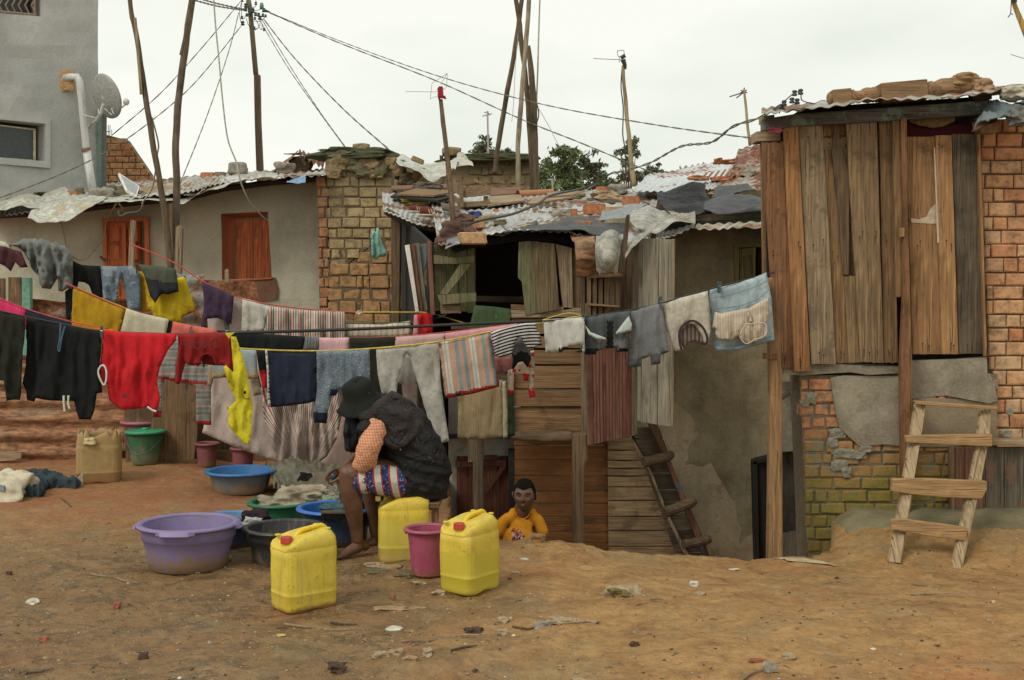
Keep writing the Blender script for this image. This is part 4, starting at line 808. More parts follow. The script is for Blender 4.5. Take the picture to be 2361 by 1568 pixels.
rs = sheet('rusty_curved_sheet', [[(1330, 632, 8.75), (1350, 634, 8.7), (1376, 628, 8.75)], [(1328, 600, 8.6), (1350, 600, 8.55), (1374, 600, 8.6)], [(1325, 560, 8.6), (1350, 560, 8.55), (1372, 560, 8.6)], [(1315, 540, 8.9), (1345, 538, 8.9), (1370, 540, 8.9)]], RUSTP, 20, 40, .03, 4, label='rusty corrugated sheet curling down beside the clear plastic bag', cat='metal sheet')
sheet('roof_sheet', [[(1512, 550, 8.9), (1545, 546, 8.9), (1600, 524, 9.0)], [(1514, 535, 9.4), (1550, 530, 9.4), (1605, 510, 9.5)]], ZINC, 60, 6, .01, 3, (8, .005), label='short zinc strip with notched edge above the grey door', cat='metal sheet')
sheet('eave_sheet', [[(1600, 524, 9.0), (1650, 528, 9.0), (1700, 526, 9.0), (1780, 528, 9.0)], [(1610, 512, 9.6), (1700, 500, 9.8), (1780, 486, 10)]], metal('cream_sheet', (.52, .48, .38), (.30, .15, .07), .35, .7, met=0), 120, 8, .015, 2, (7, .007), parent=Hs)
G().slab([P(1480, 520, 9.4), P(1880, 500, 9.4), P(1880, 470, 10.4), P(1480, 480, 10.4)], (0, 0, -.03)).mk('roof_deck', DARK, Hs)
# silver roof behind
SV = thing('silver_roof_house', 'house roof of silver and rusty corrugated sheets behind the shack', 'roof', P(1600, 440, 13))
wall('wall', Plane(13.2), [(1440, 436), (1880, 400), (1880, 700), (1440, 700)], OLIVE2, .2, (), SV)
SIL = metal('silver_sheet', (.60, .64, .64), (.30, .09, .04), .12, .4); 
sheet('roof_sheet', [[(1447, 441, 11.8), (1520, 440, 11.8), (1600, 438, 11.8), (1650, 436, 11.8)], [(1498, 404, 13.6), (1560, 394, 13.6), (1622, 380, 13.6), (1702, 365, 13.6)]], SIL, 160, 8, .03, 1.5, (15, .007), parent=SV)
sheet('roof_sheet', [[(1640, 438, 11.7), (1700, 436, 11.6), (1780, 436, 11.6)], [(1690, 385, 13), (1740, 370, 13), (1780, 360, 13)], [(1702, 350, 13.7), (1754, 334, 13.7), (1780, 330, 13.7)]], metal('rust_red_sheet', (.40, .36, .30), (.20, .07, .035), .6, .7), 60, 8, .03, 1.5, (6, .009), parent=SV)
sheet('ridge_sheet', [[(1569, 392, 13.7), (1600, 386, 13.7), (1630, 380, 13.7)], [(1566, 385, 14.2), (1600, 382, 14.2), (1628, 375, 14.2)]], metal('yellow_sheet', (.34, .29, .12), (.2, .12, .05), .3, .8, met=0), 40, 4, .01, 2, (5, .02), parent=SV)
for i, (u0, v0, u1, v1, mt, lb) in enumerate([(1650, 362, 1668, 376, OCH, 'red tile lump on the silver roof ridge'), (1668, 366, 1700, 376, OCH, 'long red tile on the silver roof ridge'), (1690, 380, 1752, 410, GRAN, 'large grey slab on the rusty roof sheet'), (1700, 404, 1742, 418, BLT, 'black rubber lump under the grey slab'), (1600, 420, 1626, 432, OCH, 'red tile scrap on the silver roof'), (1560, 428, 1610, 440, BROWNB, 'brown plank end below the silver roof'), (1636, 440, 1665, 450, SAND, 'tan flat stone in front of the silver roof'), (1668, 442, 1702, 452, GRAN, 'grey flat stone behind the right tarpaulin'), (1646, 404, 1690, 418, OCH, 'broken red tile pile on the silver roof'), (1590, 402, 1640, 414, OCH, 'scattered red tile pieces on the silver roof')]):
    rock('tile_scrap' if mt is OCH else 'roof_stone', lb, u0, v0, u1, v1, 12.2 if v1 < 420 else 11.4, mt, cat='tile' if mt is OCH else 'stone', rough=.4, depth=.12, group='rubble on the silver roof')
for k in range(7): board('tile_strip', [(1612 + k * 14, 416 - k * 1), (1618 + k * 14, 415 - k), (1634 + k * 14, 397 - k * 2), (1629 + k * 14, 397 - k * 2)], 11.9 if k < 3 else 12.0, OCH, .02, SV, jag=1)
# clutter on the shack roof
RB = 'bricks and stones on the shack roof'
def rbk(lb, u0, v0, u1, v1, mt, fn=box_brick, up=.03, **k): return fn('brick' if fn is box_brick else 'stone', lb, u0, v0, u1, v1, rd(v1, up), mt, group=RB, **k)
rbk('wide yellow ochre brick at the left front edge of the shack roof', 1056, 535, 1121, 564, OCHP, rough=.01); rbk('dark orange brick behind the wide ochre brick', 1060, 514, 1097, 537, OCH); rbk('pale brick end beside the dark orange brick', 1091, 504, 1118, 526, OCHP)
rbk('rounded orange brick end on the dark grey tarpaulin', 1325, 507, 1364, 531, OCH, rough=.012); rbk('grey brown stone with an orange brick behind it on the shack roof', 1270, 481, 1318, 509, GRAN, rock); rbk('orange brick half hidden by the grey brown stone', 1314, 482, 1332, 503, OCH)
rbk('long orange brick under the cloth bundle', 1346, 470, 1396, 494, OCH, tilt=-.04); rbk('ochre brick right of the long orange brick', 1391, 477, 1441, 500, OCHP); rbk('orange brick at the right end of the roof rubble', 1436, 452, 1476, 477, OCH, rough=.012); rbk('flat orange brick left of the slanted batten', 1386, 508, 1440, 516, OCH, rough=.003); rbk('small flat brick in the middle of the roof', 1200, 506, 1228, 516, OCHP)
rbk('tan stone resting on the curled grey sheet', 1198, 514, 1236, 536, SAND, rock); rbk('pebbly round stone beside the blue rag', 1108, 494, 1142, 514, SAND, rock); rbk('large grey stone behind the cloth bundle', 1400, 423, 1448, 449, GRAN, rock); rbk('broken orange brick behind the bundle', 1375, 430, 1400, 444, OCH); rbk('small mossy stone beside the pale brick end', 1138, 505, 1168, 522, MOSSR, rock)
def bundle(name, lb, c, r, mat, sd, cat='cloth'):
    V, fs = rockmesh(c, r, 5, .45, sd); V = [p + (p - Vector(c)).normalized() * (.3 * min(r)) * (abs(N(p.x * 9, p.y * 9, p.z * 26 + sd)) - .2) for p in V]; return mk(name, V, fs, mat, smooth=True, label=lb, cat=cat)
bundle('cloth_bundle', 'knotted beige cloth bundle lying on the shack roof', P(1398, 454, rd(466)), (.125, .1, .055), fabric('beige_bundle', (.36, .26, .16), c2=(.22, .12, .07), c2s=4), 3); bundle('cloth_bundle', 'small rope tied beige bundle next to the larger one', P(1374, 452, rd(462)), (.05, .06, .05), fabric('sack_knot', (.34, .29, .2)), 8)
bundle('rag', 'blue rag lying by the antenna stick', P(1094, 496, rd(502)), (.06, .05, .03), fabric('blue_rag', (.03, .07, .16)), 5, 'rag'); bundle('rag', 'dark red rag beside the ladder of boards', P(1126, 509, rd(514)), (.04, .04, .02), fabric('red_rag', (.14, .03, .03)), 6, 'rag')
bundle('net_heap', 'brown netting heap at the left roof corner', P(1050, 540, 9.3), (.14, .12, .10), fabric('brown_net', (.12, .07, .055)), 9, 'netting'); bundle('net_heap', 'brown netting draped behind the antenna stick foot', P(1070, 508, 9.9), (.10, .1, .05), fabric('brown_net', (.12, .07, .055)), 19, 'netting')
bundle('wicker_basket', 'dark wire basket on the planks', P(984, 432, 12.6), (.16, .12, .05), flat('dark_wire', (.09, .07, .05)), 12, 'basket'); bundle('rag', 'yellow brown rag behind the shoes', P(958, 466, 11.8), (.14, .1, .04), fabric('ochre_rag', (.22, .14, .04)), 22, 'rag')
def scrap(lb, q, mt, thick=.02, up=.03, cat='board', name='scrap_board', jag=.6):
    pts = [P(u, v, rd(v, up)) for u, v in q]; return G().slab(pts, (0, 0, -thick)).mk(name, mt, bevel=.002, label=lb, cat=cat, group='scrap boards on the shack roof')
RB2 = wood('red_board_flat', (.22, .10, .06), 'x')
scrap('long reddish board at the back left of the shack roof', [(902, 436), (1030, 432), (1030, 424), (902, 428)], RB2, up=.06); scrap('brown board under the wire basket', [(915, 446), (1000, 450), (1060, 440), (960, 434)], BROWNX, up=.08); scrap('reddish board right of the wooden crate', [(1130, 450), (1200, 445), (1200, 432), (1130, 432)], RB2, up=.06)
scrap('wide pale board right of the wooden crate', [(1125, 472), (1210, 462), (1200, 448), (1160, 444), (1130, 452)], PALEX, up=.05); scrap('splintered yellowish board near the pipe', [(1220, 470), (1345, 450), (1350, 440), (1225, 456)], PALEX, up=.05); scrap('dark board edge below the splintered one', [(1230, 482), (1290, 474), (1290, 466), (1230, 472)], DKX, up=.03)
scrap('short brown stick lying on the zinc', [(1210, 484), (1262, 494), (1264, 490), (1212, 478)], BROWNX, up=.03); scrap('dark board sloping below the crate', [(1020, 480), (1060, 486), (1062, 476), (1016, 466)], DKX, up=.05); scrap('black rubber strip under the reddish boards', [(900, 452), (1010, 462), (1050, 452), (920, 440)], DARK, up=.05)
scrap('torn black strip in the middle of the roof', [(1130, 494), (1215, 474), (1218, 468), (1140, 484)], BLT, up=.02); scrap('white board scrap near the slanted tarpaulin', [(1118, 536), (1160, 540), (1180, 530), (1130, 526)], WHITEP, up=.02); scrap('grey board behind the bricks', [(1310, 478), (1350, 474), (1352, 468), (1312, 470)], GREYW, up=.03)
scrap('light board across the roof back', [(1260, 452), (1350, 446), (1350, 440), (1262, 444)], PALEX, up=.07)
rs_ = random.Random(21)
for i in range(44):
    u, v = rs_.uniform(1110, 1500), rs_.uniform(446, 524)
    if v > 515 and u > 1230: continue
    w, h = rs_.uniform(8, 24), rs_.uniform(4, 9); k = rs_.random()
    if k < .45: box_brick('brick_fragment', 'small brick fragment among the rubble on the shack roof', u, v - h, u + w * .7, v, rd(v, .02), rs_.choice([OCH, OCHP, BROWNB]), depth=.06, tilt=rs_.uniform(-.2, .2), group='small rubble on the shack roof', rough=.01)
    elif k < .7: rock('stone', 'small stone among the rubble on the shack roof', u, v - h, u + w * .7, v, rd(v, .02), rs_.choice([GRAN, SAND, MOSSR]), group='small rubble on the shack roof', depth=.04)
    else: a = rs_.uniform(-6, 6); scrap('thin splintered board among the rubble on the shack roof', [(u, v), (u + w * 2.2, v + a), (u + w * 2.2, v + a - 3), (u, v - 4)], rs_.choice([BROWNX, PALEX, DKX]), up=.03)
pi = thing('clay_pipe', 'orange brown pipe lying on the shack roof', 'pipe', P(1230, 456, 12.0)); g = G()
a_, b_ = P(1194, 449, 12.0), P(1274, 445, 12.2); V = []; ax_ = (b_ - a_).normalized()
g.tube([a_, a_ + ax_ * .02, a_.lerp(b_, .5), b_], [.046, .04, .041, .041], 20, cap=False); g.tube([a_, b_], .033, 20, cap=False); V2 = g; V2.mk('pipe_wall', plastic('pipe_orange', (.40, .17, .065), scuff=.3), pi, smooth=True); G().tube([a_ + ax_ * .05, a_ + ax_ * .06], .032, 12).mk('pipe_inside', DARK, pi)
CX = thing('wooden_crate', 'broken wooden crate on the shack roof right of the antenna stick', 'crate', P(1086, 476, 11.0))
def cb(q, dd): board('crate_slat', q, 0, wood('crate_wood', (.23, .155, .09), 'x'), .02, CX, dd=dd)
cb([(1066, 432), (1132, 428), (1132, 449), (1064, 456)], [11.2, 11.1, 11.1, 11.2]); cb([(1066, 466), (1130, 462), (1130, 474), (1066, 478)], [11.2, 11.1, 11.1, 11.2]); cb([(1043, 414), (1066, 428), (1066, 456), (1044, 440)], [11.7, 11.2, 11.2, 11.7]); cb([(1046, 448), (1066, 462), (1066, 476), (1048, 464)], [11.7, 11.2, 11.2, 11.7])
cb([(1093, 412), (1131, 429), (1131, 433), (1092, 418)], [11.7, 11.1, 11.1, 11.7]); cb([(1050, 416), (1095, 412), (1095, 424), (1050, 428)], [11.7, 11.7, 11.7, 11.7]); cb([(1058, 430), (1068, 430), (1069, 478), (1060, 478)], [11.15] * 4); cb([(1115, 452), (1125, 452), (1125, 474), (1113, 474)], [11.15] * 4)
G().slab([P(1048, 470, 11.7), P(1095, 466, 11.7), P(1130, 472, 11.15), P(1066, 478, 11.2)], (0, 0, -.015)).mk('crate_floor', DKX, CX)
def shoe(lb, u, v, d, s):
    t_ = thing('sneaker', lb, 'shoe', P(u, v, d), 'pair of old sneakers'); o = P(u, v, d); g = G()
    def sec(x, w, z0, z1): return [o + Vector((x * s, w * math.cos(a) * s, (z0 + z1) / 2 * s + (z1 - z0) / 2 * math.sin(a) * s)) for a in [2 * math.pi * k / 12 for k in range(12)]]
    def loft(secs): n = 12; return [p for q in secs for p in q], [(i * n + k, i * n + (k + 1) % n, (i + 1) * n + (k + 1) % n, (i + 1) * n + k) for i in range(len(secs) - 1) for k in range(n)] + [tuple(range(n - 1, -1, -1)), tuple((len(secs) - 1) * n + k for k in range(n))]
    g.add(*loft([sec(-.14, .03, .02, .10), sec(-.12, .04, .015, .13), sec(-.05, .045, .015, .125), sec(0, .045, .015, .10), sec(.06, .048, .015, .075), sec(.12, .045, .015, .055), sec(.145, .02, .018, .04)])).mk('upper', fabric('maroon_shoe', (.16, .045, .035)), t_, smooth=True)
    G().add(*loft([sec(-.15, .03, .0, .03), sec(-.12, .047, -.005, .032), sec(0, .05, -.005, .028), sec(.1, .05, -.005, .026), sec(.155, .02, .004, .03)])).mk('sole', flat('cream_sole', (.48, .38, .24), .7), t_, smooth=True)
    for k in range(3): x = -.02 + k * .03; G().slab([o + Vector((x * s, -.049 * s, .03 * s)), o + Vector(((x + .012) * s, -.049 * s, .03 * s)), o + Vector(((x - .008) * s, -.046 * s, .085 * s)), o + Vector(((x - .02) * s, -.046 * s, .085 * s))], (0, .01, 0)).mk('stripe', flat('cream_stripe', (.5, .38, .3), .7), t_)
    G().ball(o + Vector((-.085 * s, 0, .125 * s)), (.04 * s, .03 * s, .012 * s)).mk('opening', DARK, t_)
shoe('front maroon sneaker with pale stripes on the curved zinc roof', 995, 499, 11.05, .78); shoe('rear maroon sneaker half hidden behind the striped one', 966, 490, 11.2, .62)
G().tube([P(1046, 545, 9.3), P(1042, 470, 9.35), P(1036, 400, 9.4), P(1024, 300, 9.45), P(1016, 230, 9.5)], [.022, .021, .02, .018, .016], 8).mk('antenna_stick', TIMB, smooth=True, label='tall stick with red rag tip rising from the shack roof', cat='pole')
AN = thing('wire_antenna', 'thin wire antenna bound with red rag on the tall stick', 'antenna', P(1016, 230, 9.5)); g = G(); WM = flat('thin_wire', (.35, .35, .32), .5)
for a_, b_ in (((935, 211), (1010, 212)), ((1016, 195), (1031, 169)), ((996, 192), (1031, 169)), ((1031, 169), (1030, 200)), ((1030, 200), (1016, 212)), ((996, 192), (992, 228)), ((992, 228), (1012, 220))): g.tube([P(*a_, 9.5), P(*b_, 9.5)], .002, 4)
g.mk('wires', WM, AN); V, fs = rockmesh(P(1016, 214, 9.48), (.022, .02, .05), 4, .5, 3); mk('red_rag_binding', V, fs, fabric('crimson_rag', (.32, .03, .05)), AN, smooth=True); G().slab([P(1020, 222, 9.47), P(1026, 220, 9.47), P(1030, 229, 9.47), P(1023, 228, 9.47)], (0, .005, 0)).mk('rag_end', fabric('crimson_rag', (.3, .03, .05)), AN)
G().tube(spline([P(1014, 235, 9.45), P(1018, 290, 9.4), P(1026, 330, 9.35), P(1030, 400, 9.3), P(1046, 540, 9.2)], 5), .004, 5).mk('antenna_cable', flat('black_cable', (.02, .02, .02), .5), AN)
G().tube(spline([P(1075, 520, rd(520, .12)), P(1110, 508, rd(508, .14)), P(1180, 494, rd(494, .12)), (P(1240, 470, rd(470, .14))), P(1272, 450, rd(450, .16)), P(1350, 432, 12.2), P(1405, 402, 12.0)], 6), .011, 6).mk('cable', flat('black_cable', (.02, .02, .02), .5), label='thick black cable snaking across the shack roof', cat='cable')
cloth('plastic_bag', 'mint green plastic bag hanging on the mud brick gable', 'bag', K6((905, 430), (925, 425), (940, 440), (942, 408), (962, 405), (985, 520), (1027, 605), (1012, 632), (965, 635), (945, 657), (908, 638), (903, 560)), 13.3, film('mint_bag', (.22, .46, .37), 1, .35, .4), .04, 7, 4, back=0)
cloth('green_cloth', 'dark green cloth hanging from the sill under the dark opening', 'cloth', [(1095, 704), (1130, 706), (1178, 712), (1177, 740), (1172, 770), (1080, 770), (1086, 740)], 8.95, fabric('dark_green_cloth', (.055, .085, .04)), .02, 16)
g = G(); g.slab([P(1100, 770, 8.95), P(1180, 770, 8.95), P(1180, 1000, 8.95), P(1100, 1000, 8.95)], (0, .03, 0)); g.mk('rear_board', DKX, T)
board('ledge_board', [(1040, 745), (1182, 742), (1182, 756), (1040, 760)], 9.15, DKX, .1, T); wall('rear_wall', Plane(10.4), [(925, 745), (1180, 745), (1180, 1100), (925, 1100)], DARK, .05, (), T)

# ---------------------------------------------------------------- right hut
Rh = thing('plank_hut', 'tall plank hut on a brick base at the right', 'hut', P(2100, 1260, 8.35))
ph = Plane(8.35); pw = Plane(8.42)
HB = lambda nm, c, **k: wood(nm, c, **k)
W1 = HB('red_brown_board', (.235, .115, .05), weather=.12, stain=(.11, .045, .02)); W2 = HB('orange_board', (.35, .18, .07), weather=.08, dark=.5, vary=.2); W3 = HB('pale_grey_board', (.31, .245, .155), dark=.45, weather=.3, stain=(.14, .10, .06)); W4 = HB('brown_board', (.25, .15, .065), weather=.25); W5 = HB('dark_board', (.125, .085, .045), weather=.25); W6 = HB('grey_brown_board', (.27, .19, .10), weather=.35, dark=.4); W7 = HB('tan_board', (.31, .18, .08), weather=.1, dark=.55, vary=.15); W8 = HB('charcoal_board', (.085, .07, .048), weather=.5)
NLM = flat('rusty_nail', (.03, .02, .015), .7)
def vb(tl, tr, tv, bl, br, bv, mt, d, j=2.0):
    o = board('wall_board', [(tl, tv), (tr, tv), (br, bv), (bl, bv)], d, mt, .028, Rh, jag=j); g = G()
    for t in (.04, .05, .48, .5, .95, .96):
        a = rnd.uniform(.2, .8); c = P((tl + (tr - tl) * a) * (1 - t) + (bl + (br - bl) * a) * t, tv + (bv - tv) * t, d - .001); g.tube([c, c + Vector((0, .005, 0))], .006, 8); g.slab([c + Vector((x, -.0004, z)) for x, z in ((-.002, 0), (.002, 0), (.001, -.05), (-.001, -.05))], (0, .0012, 0))
    g.mk('nail_heads', NLM, o); return o
vb(1757, 1804, 328, 1790, 1832, 850, W1, 8.27); vb(1806, 1840, 282, 1832, 1869, 857, W2, 8.25, 1); vb(1841, 1897, 287, 1871, 1928, 841, W3, 8.27); vb(1899, 1927, 345, 1928, 1958, 836, W4, 8.30)
board('wall_board', [(1925, 270), (1931, 288), (1938, 330), (1958, 400), (1958, 634), (1944, 634), (1932, 480), (1918, 350)], 8.28, W5, .025, Rh); board('wall_board', [(1946, 636), (1972, 636), (1986, 836), (1957, 838)], 8.29, W6, .025, Rh, jag=1)
board('wall_board', [(1942, 400), (1958, 380), (1974, 636), (1946, 634)], 8.32, W5, .02, Rh); board('wall_board', [(1972, 500), (1982, 500), (1986, 838), (1972, 700)], 8.33, W5, .02, Rh)
vb(1949, 1982, 256, 1985, 2013, 836, W6, 8.255); vb(1982, 2021, 254, 2013, 2038, 838, HB('olive_grey_board', (.225, .155, .08), weather=.35), 8.25); vb(2027, 2058, 272, 2038, 2071, 837, HB('dark_brown_board', (.19, .115, .05), weather=.2), 8.28); vb(2018, 2032, 300, 2030, 2045, 837, W5, 8.31)
board('wall_board', [(2058, 275), (2077, 275), (2083, 500), (2083, 685), (2066, 685), (2062, 500)], 8.24, W4, .025, Rh, jag=.6)
vb(2090, 2156, 315, 2104, 2171, 817, W7, 8.3, .6); vb(2157, 2194, 312, 2172, 2210, 817, HB('light_tan_board', (.35, .205, .09), weather=.1, dark=.6, vary=.1), 8.28, .6); vb(2195, 2253, 309, 2211, 2271, 816, W8, 8.3, .6); board('frame_batten', [(2254, 309), (2261, 309), (2276, 822), (2271, 822)], 8.27, W7, .04, Rh)
g = G(); WP = flat('chipped_white_paint', (.46, .38, .27), .7)
for q in ([(2150, 340), (2155, 340), (2163, 520), (2158, 520)], [(2100, 500), (2120, 510), (2138, 505), (2142, 490), (2158, 482), (2160, 517), (2130, 514), (2102, 512)]): g.slab([P(u, v, 8.297 - .0) for u, v in q], (0, .002, 0))
g2 = [P(u, v, 8.296) for u, v in [(2146, 480), (2157, 470), (2160, 516), (2128, 515), (2102, 513), (2100, 503), (2118, 506), (2136, 500)]]; G().slab(g2, (0, .002, 0)).mk('paint_remnant', WP, Rh); G().slab([P(2153, 340, 8.277), P(2156, 340, 8.277), P(2166, 560, 8.277), P(2161, 560, 8.277)], (0, .002, 0)).mk('paint_remnant', WP, Rh)
board('post', [(2077, 273), (2091, 273), (2094, 500), (2104, 860), (2106, 1110), (2096, 1190), (2080, 1190), (2076, 860), (2083, 685), (2083, 500)], 8.2, W1, .05, Rh); board('chip_block', [(2074, 525), (2086, 525), (2086, 545), (2074, 548)], 8.19, W7, .02, Rh)
board('nailed_rail', [(1900, 284), (1960, 282), (1960, 312), (1900, 314)], 8.34, W7, .02, Rh); board('nailed_rail', [(2060, 276), (2078, 276), (2078, 303), (2060, 303)], 8.33, W7, .02, Rh)
PRT = fabric('printed_curtain', (.62, .45, .25), flor=[((.55, .10, .04), 28, .3), ((.5, .42, .5), 19, .22)]); cloth('printed_lining', None, None, [(1800, 325), (1965, 300), (1985, 500), (1990, 820), (1800, 820)], 8.38, PRT, .01, parent=Rh, back=0, step=12)
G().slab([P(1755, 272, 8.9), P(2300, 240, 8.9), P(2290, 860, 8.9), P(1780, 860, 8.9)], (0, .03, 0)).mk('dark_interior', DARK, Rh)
cloth('maroon_curtain', None, None, [(2078, 280), (2262, 285), (2262, 330), (2084, 330)], 8.42, fabric('maroon_curtain', (.09, .018, .025)), .02, 9, parent=Rh, back=0); cloth('pleated_valance', None, None, [(2092, 272), (2205, 262), (2200, 280), (2175, 292), (2150, 296), (2120, 290), (2098, 282)], 8.36, fabric('beige_valance', (.25, .17, .09)), .02, 5, 4, parent=Rh, back=0)
BEAM = wood('blue_black_beam', (.085, .10, .10), 'x', dark=.6, weather=.2, stain=(.16, .22, .18)); board('roof_beam', [(1757, 275), (1835, 262), (2020, 250), (2288, 230), (2288, 262), (2020, 280), (1835, 290), (1757, 302)], 8.22, BEAM, .06, Rh, bevel=.006)
board('rafter_end', [(1744, 303), (1800, 300), (1800, 324), (1744, 326)], 8.35, PALEX, .2, Rh); board('rafter_end', [(1756, 268), (1786, 264), (1786, 280), (1756, 284)], 8.3, YW, .1, Rh); board('joist', [(1755, 300), (1762, 300), (1768, 640), (1760, 640)], 8.5, W4, .05, Rh)
bundle('pink_rag', 'pink rag stuffed under the beam at the hut corner', P(1786, 300, 8.2), (.045, .03, .018), fabric('pink_rag', (.35, .08, .12)), 31, 'rag')
sheet('roof_sheet', [[(1756, 262, 8.0), (1850, 254, 8.0), (1990, 232, 8.0), (2120, 228, 8.0), (2290, 214, 8.0)], [(1756, 250, 9.6), (1900, 232, 9.6), (2100, 214, 9.6), (2420, 190, 9.6)]], ZINCO, 160, 8, .03, 2, (16, .007), parent=Rh)
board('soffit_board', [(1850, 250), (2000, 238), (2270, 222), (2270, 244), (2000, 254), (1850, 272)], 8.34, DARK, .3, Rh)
sheet('metal_flap', [[(2245, 300, 8.1), (2252, 300, 8.1), (2300, 281, 8.15)], [(2240, 280, 8.3), (2262, 276, 8.3), (2300, 270, 8.3)]], RUSTP, 12, 6, .01, parent=Rh)
# brick parts
RBK = brickmat('red_bricks', [(.45, .22, .10), (.50, .28, .14), (.48, .32, .18), (.44, .18, .08), (.47, .30, .17)]); RBL = brickmat('mossy_red_bricks', [(.42, .175, .08), (.48, .22, .11), (.40, .19, .09)], (.17, .155, .02), (1.0, .55, .5), grey=.35)
bricks('upper_brick_wall', pw, [(2256, 300), (2262, 276), (2460, 270), (2700, 270), (2700, 1018), (2284, 1018), (2278, 860)], RBK, flat('dark_joint', (.12, .08, .05), .95), .205, .1, gap=.009, parent=Rh, half=.4, jit=.004, out=.02)
bricks('lower_brick_wall', ph, [(1843, 862), (1846, 866), (2190, 862), (2300, 862), (2300, 1300), (1860, 1300), (1856, 1150)], RBL, flat('mud_joint', (.17, .135, .085), .95, .6), .19, .088, gap=.012, parent=Rh, half=.45, jit=.007, thick=.3, z0=-.55)
wall('cement_patch', Plane(8.315), [(1916, 871), (1945, 866), (2074, 868), (2090, 940), (2090, 1030), (2040, 1024), (1982, 1029), (1958, 1008), (1935, 986), (1925, 940)], CEM, .06, (), Rh, step=8, jit=.006)
wall('cement_band', Plane(8.30), [(1806, 845), (1880, 838), (2080, 846), (2076, 860), (2000, 864), (1960, 858), (1850, 866), (1806, 862)], CEM, .2, (), Rh, step=8, jit=.012); wall('cement_patch', Plane(8.31), [(2104, 832), (2200, 828), (2276, 824), (2276, 870), (2292, 880), (2300, 925), (2280, 930), (2180, 912), (2100, 920)], CEM, .08, (), Rh, step=8, jit=.012); wall('smooth_patch', Plane(8.325), [(2106, 915), (2300, 925), (2296, 1018), (2190, 1030), (2104, 1030)], plaster('tan_cement', (.24, .19, .12), (.16, .12, .075), .4), .06, (), Rh, step=10, jit=.004)
for i, (u, v, w, h) in enumerate([(1870, 918, 12, 14), (1855, 930, 12, 8), (1930, 1000, 18, 12), (1946, 1046, 26, 12), (1936, 1072, 20, 14), (1920, 1020, 12, 14), (1976, 1050, 18, 10), (1996, 1035, 18, 9), (1952, 1090, 12, 12), (2250, 905, 22, 10), (2320, 1000, 12, 10), (2275, 880, 12, 18), (2330, 950, 8, 8)]):
    V, fs = rockmesh(P(u, v, 8.33), (w * .003, .016, h * .003), 3, .45, 90 + i); mk('mortar_smear', V, fs, flat('grey_mortar', (.25, .235, .18), .95, 1), Rh)
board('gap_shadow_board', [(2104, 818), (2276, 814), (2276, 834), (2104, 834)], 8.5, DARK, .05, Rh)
pdr = thing('lower_door', None, None, P(2300, 1200, 8.3)); pdr.parent = Rh; pdr.location = P(2300, 1200, 8.3) - wloc(Rh)
board('jamb', [(2190, 1030), (2201, 1030), (2203, 1215), (2192, 1215)], 8.26, TIMB, .04, pdr); LW = [wood('red_plank', (.15, .065, .04), weather=.3), wood('blue_grey_plank', (.115, .115, .095), weather=.5, stain=(.2, .1, .05))]
for i, (a_, b_) in enumerate([(2202, 2224), (2225, 2245), (2246, 2272)]): board('plank', [(a_, 1031), (b_, 1031), (b_ + 1, 1192 + i * 2), (a_ + 1, 1192)], 8.27 + .004 * (i % 2), LW[0], .03, pdr)
for i, (a_, b_) in enumerate([(2273, 2315), (2316, 2362), (2363, 2420), (2421, 2480)]): board('plank', [(a_, 1031), (b_, 1031), (b_ + 1, 1196 + i), (a_ + 1, 1194)], 8.27 + .004 * (i % 2), LW[1], .03, pdr)
board('lintel', [(2284, 1014), (2480, 1016), (2480, 1029), (2284, 1027)], 8.2, PALEX, .12, Rh); board('threshold', [(2190, 1196), (2480, 1202), (2480, 1215), (2190, 1210)], 8.22, TIMBX, .1, Rh)
V, fs = rockmesh(P(2244, 1206, 8.15), (.025, .02, .04), 3, .7, 5); mk('rag', V, fs, DARK, smooth=True, label='dark rag tuft under the lower plank door', cat='rag')
# items on the hut roof
bl = thing('turned_post', 'turned wooden baluster post lying along the hut roof', 'post', P(2090, 230, 8.3)); a_, b_ = P(1908, 228, 8.3), P(2262, 196, 8.3); ax_ = b_ - a_; prof = [(0, .03), (.012, .045), (.02, .04), (.155, .04), (.16, .048), (.17, .05), (.18, .038), (.21, .036), (.235, .05), (.26, .055), (.285, .05), (.295, .055), (.305, .05), (.315, .058), (.325, .045), (.65, .045), (.66, .058), (.68, .06), (.69, .05), (.74, .07), (.80, .068), (.84, .058), (.87, .06), (.93, .062), (1, .055)]
g = G(); g.tube([a_ + ax_ * t for t, r_ in prof], [r_ for t, r_ in prof], 18); g.mk('turned_shaft', wood('polished_post', (.27, .165, .085), 'x', dark=.6, weather=.2), bl, smooth=True)
for t0, t1, r_ in ((.025, .15, .058), (.335, .64, .072)):
    c_ = a_ + ax_ * (t0 + t1) / 2; G().box(c_, ((b_.x - a_.x) * (t1 - t0), r_ * 1.6, r_ * 1.9), ry=-math.atan2(ax_.z, ax_.x)).mk('square_block', wood('polished_post', (.27, .165, .085), 'x'), bl, bevel=.008)
board('roof_batten', [(2262, 206), (2480, 180), (2480, 192), (2262, 222)], 8.4, W1, .08, None, label='reddish batten at the top right above the rags', cat='batten'); box_brick('brick', 'brown brick block under the denim rag at the hut corner', 2258, 268, 2302, 306, 8.25, BROWNB, depth=.1); board('roof_block', [(2244, 206), (2286, 204), (2288, 228), (2246, 232)], 8.28, wood('dark_batten', (.085, .052, .03), 'x'), .1, Rh)
bundle('cloth_bundle', 'brown cloth bundle on top of the turned post', P(2226, 188, 8.3), (.11, .08, .055), fabric('brown_wrap', (.30, .19, .10), wr=1.5), 41); bundle('cloth_bundle', 'smaller peach brown bundle sliding off the turned post', P(2262, 198, 8.25), (.06, .06, .05), fabric('peach_wrap', (.36, .22, .13), wr=1.5), 44); bundle('cloth_bundle', 'brown fold of cloth behind the peach bundle', P(2205, 192, 8.35), (.05, .05, .035), fabric('brown_wrap', (.30, .19, .10)), 47)
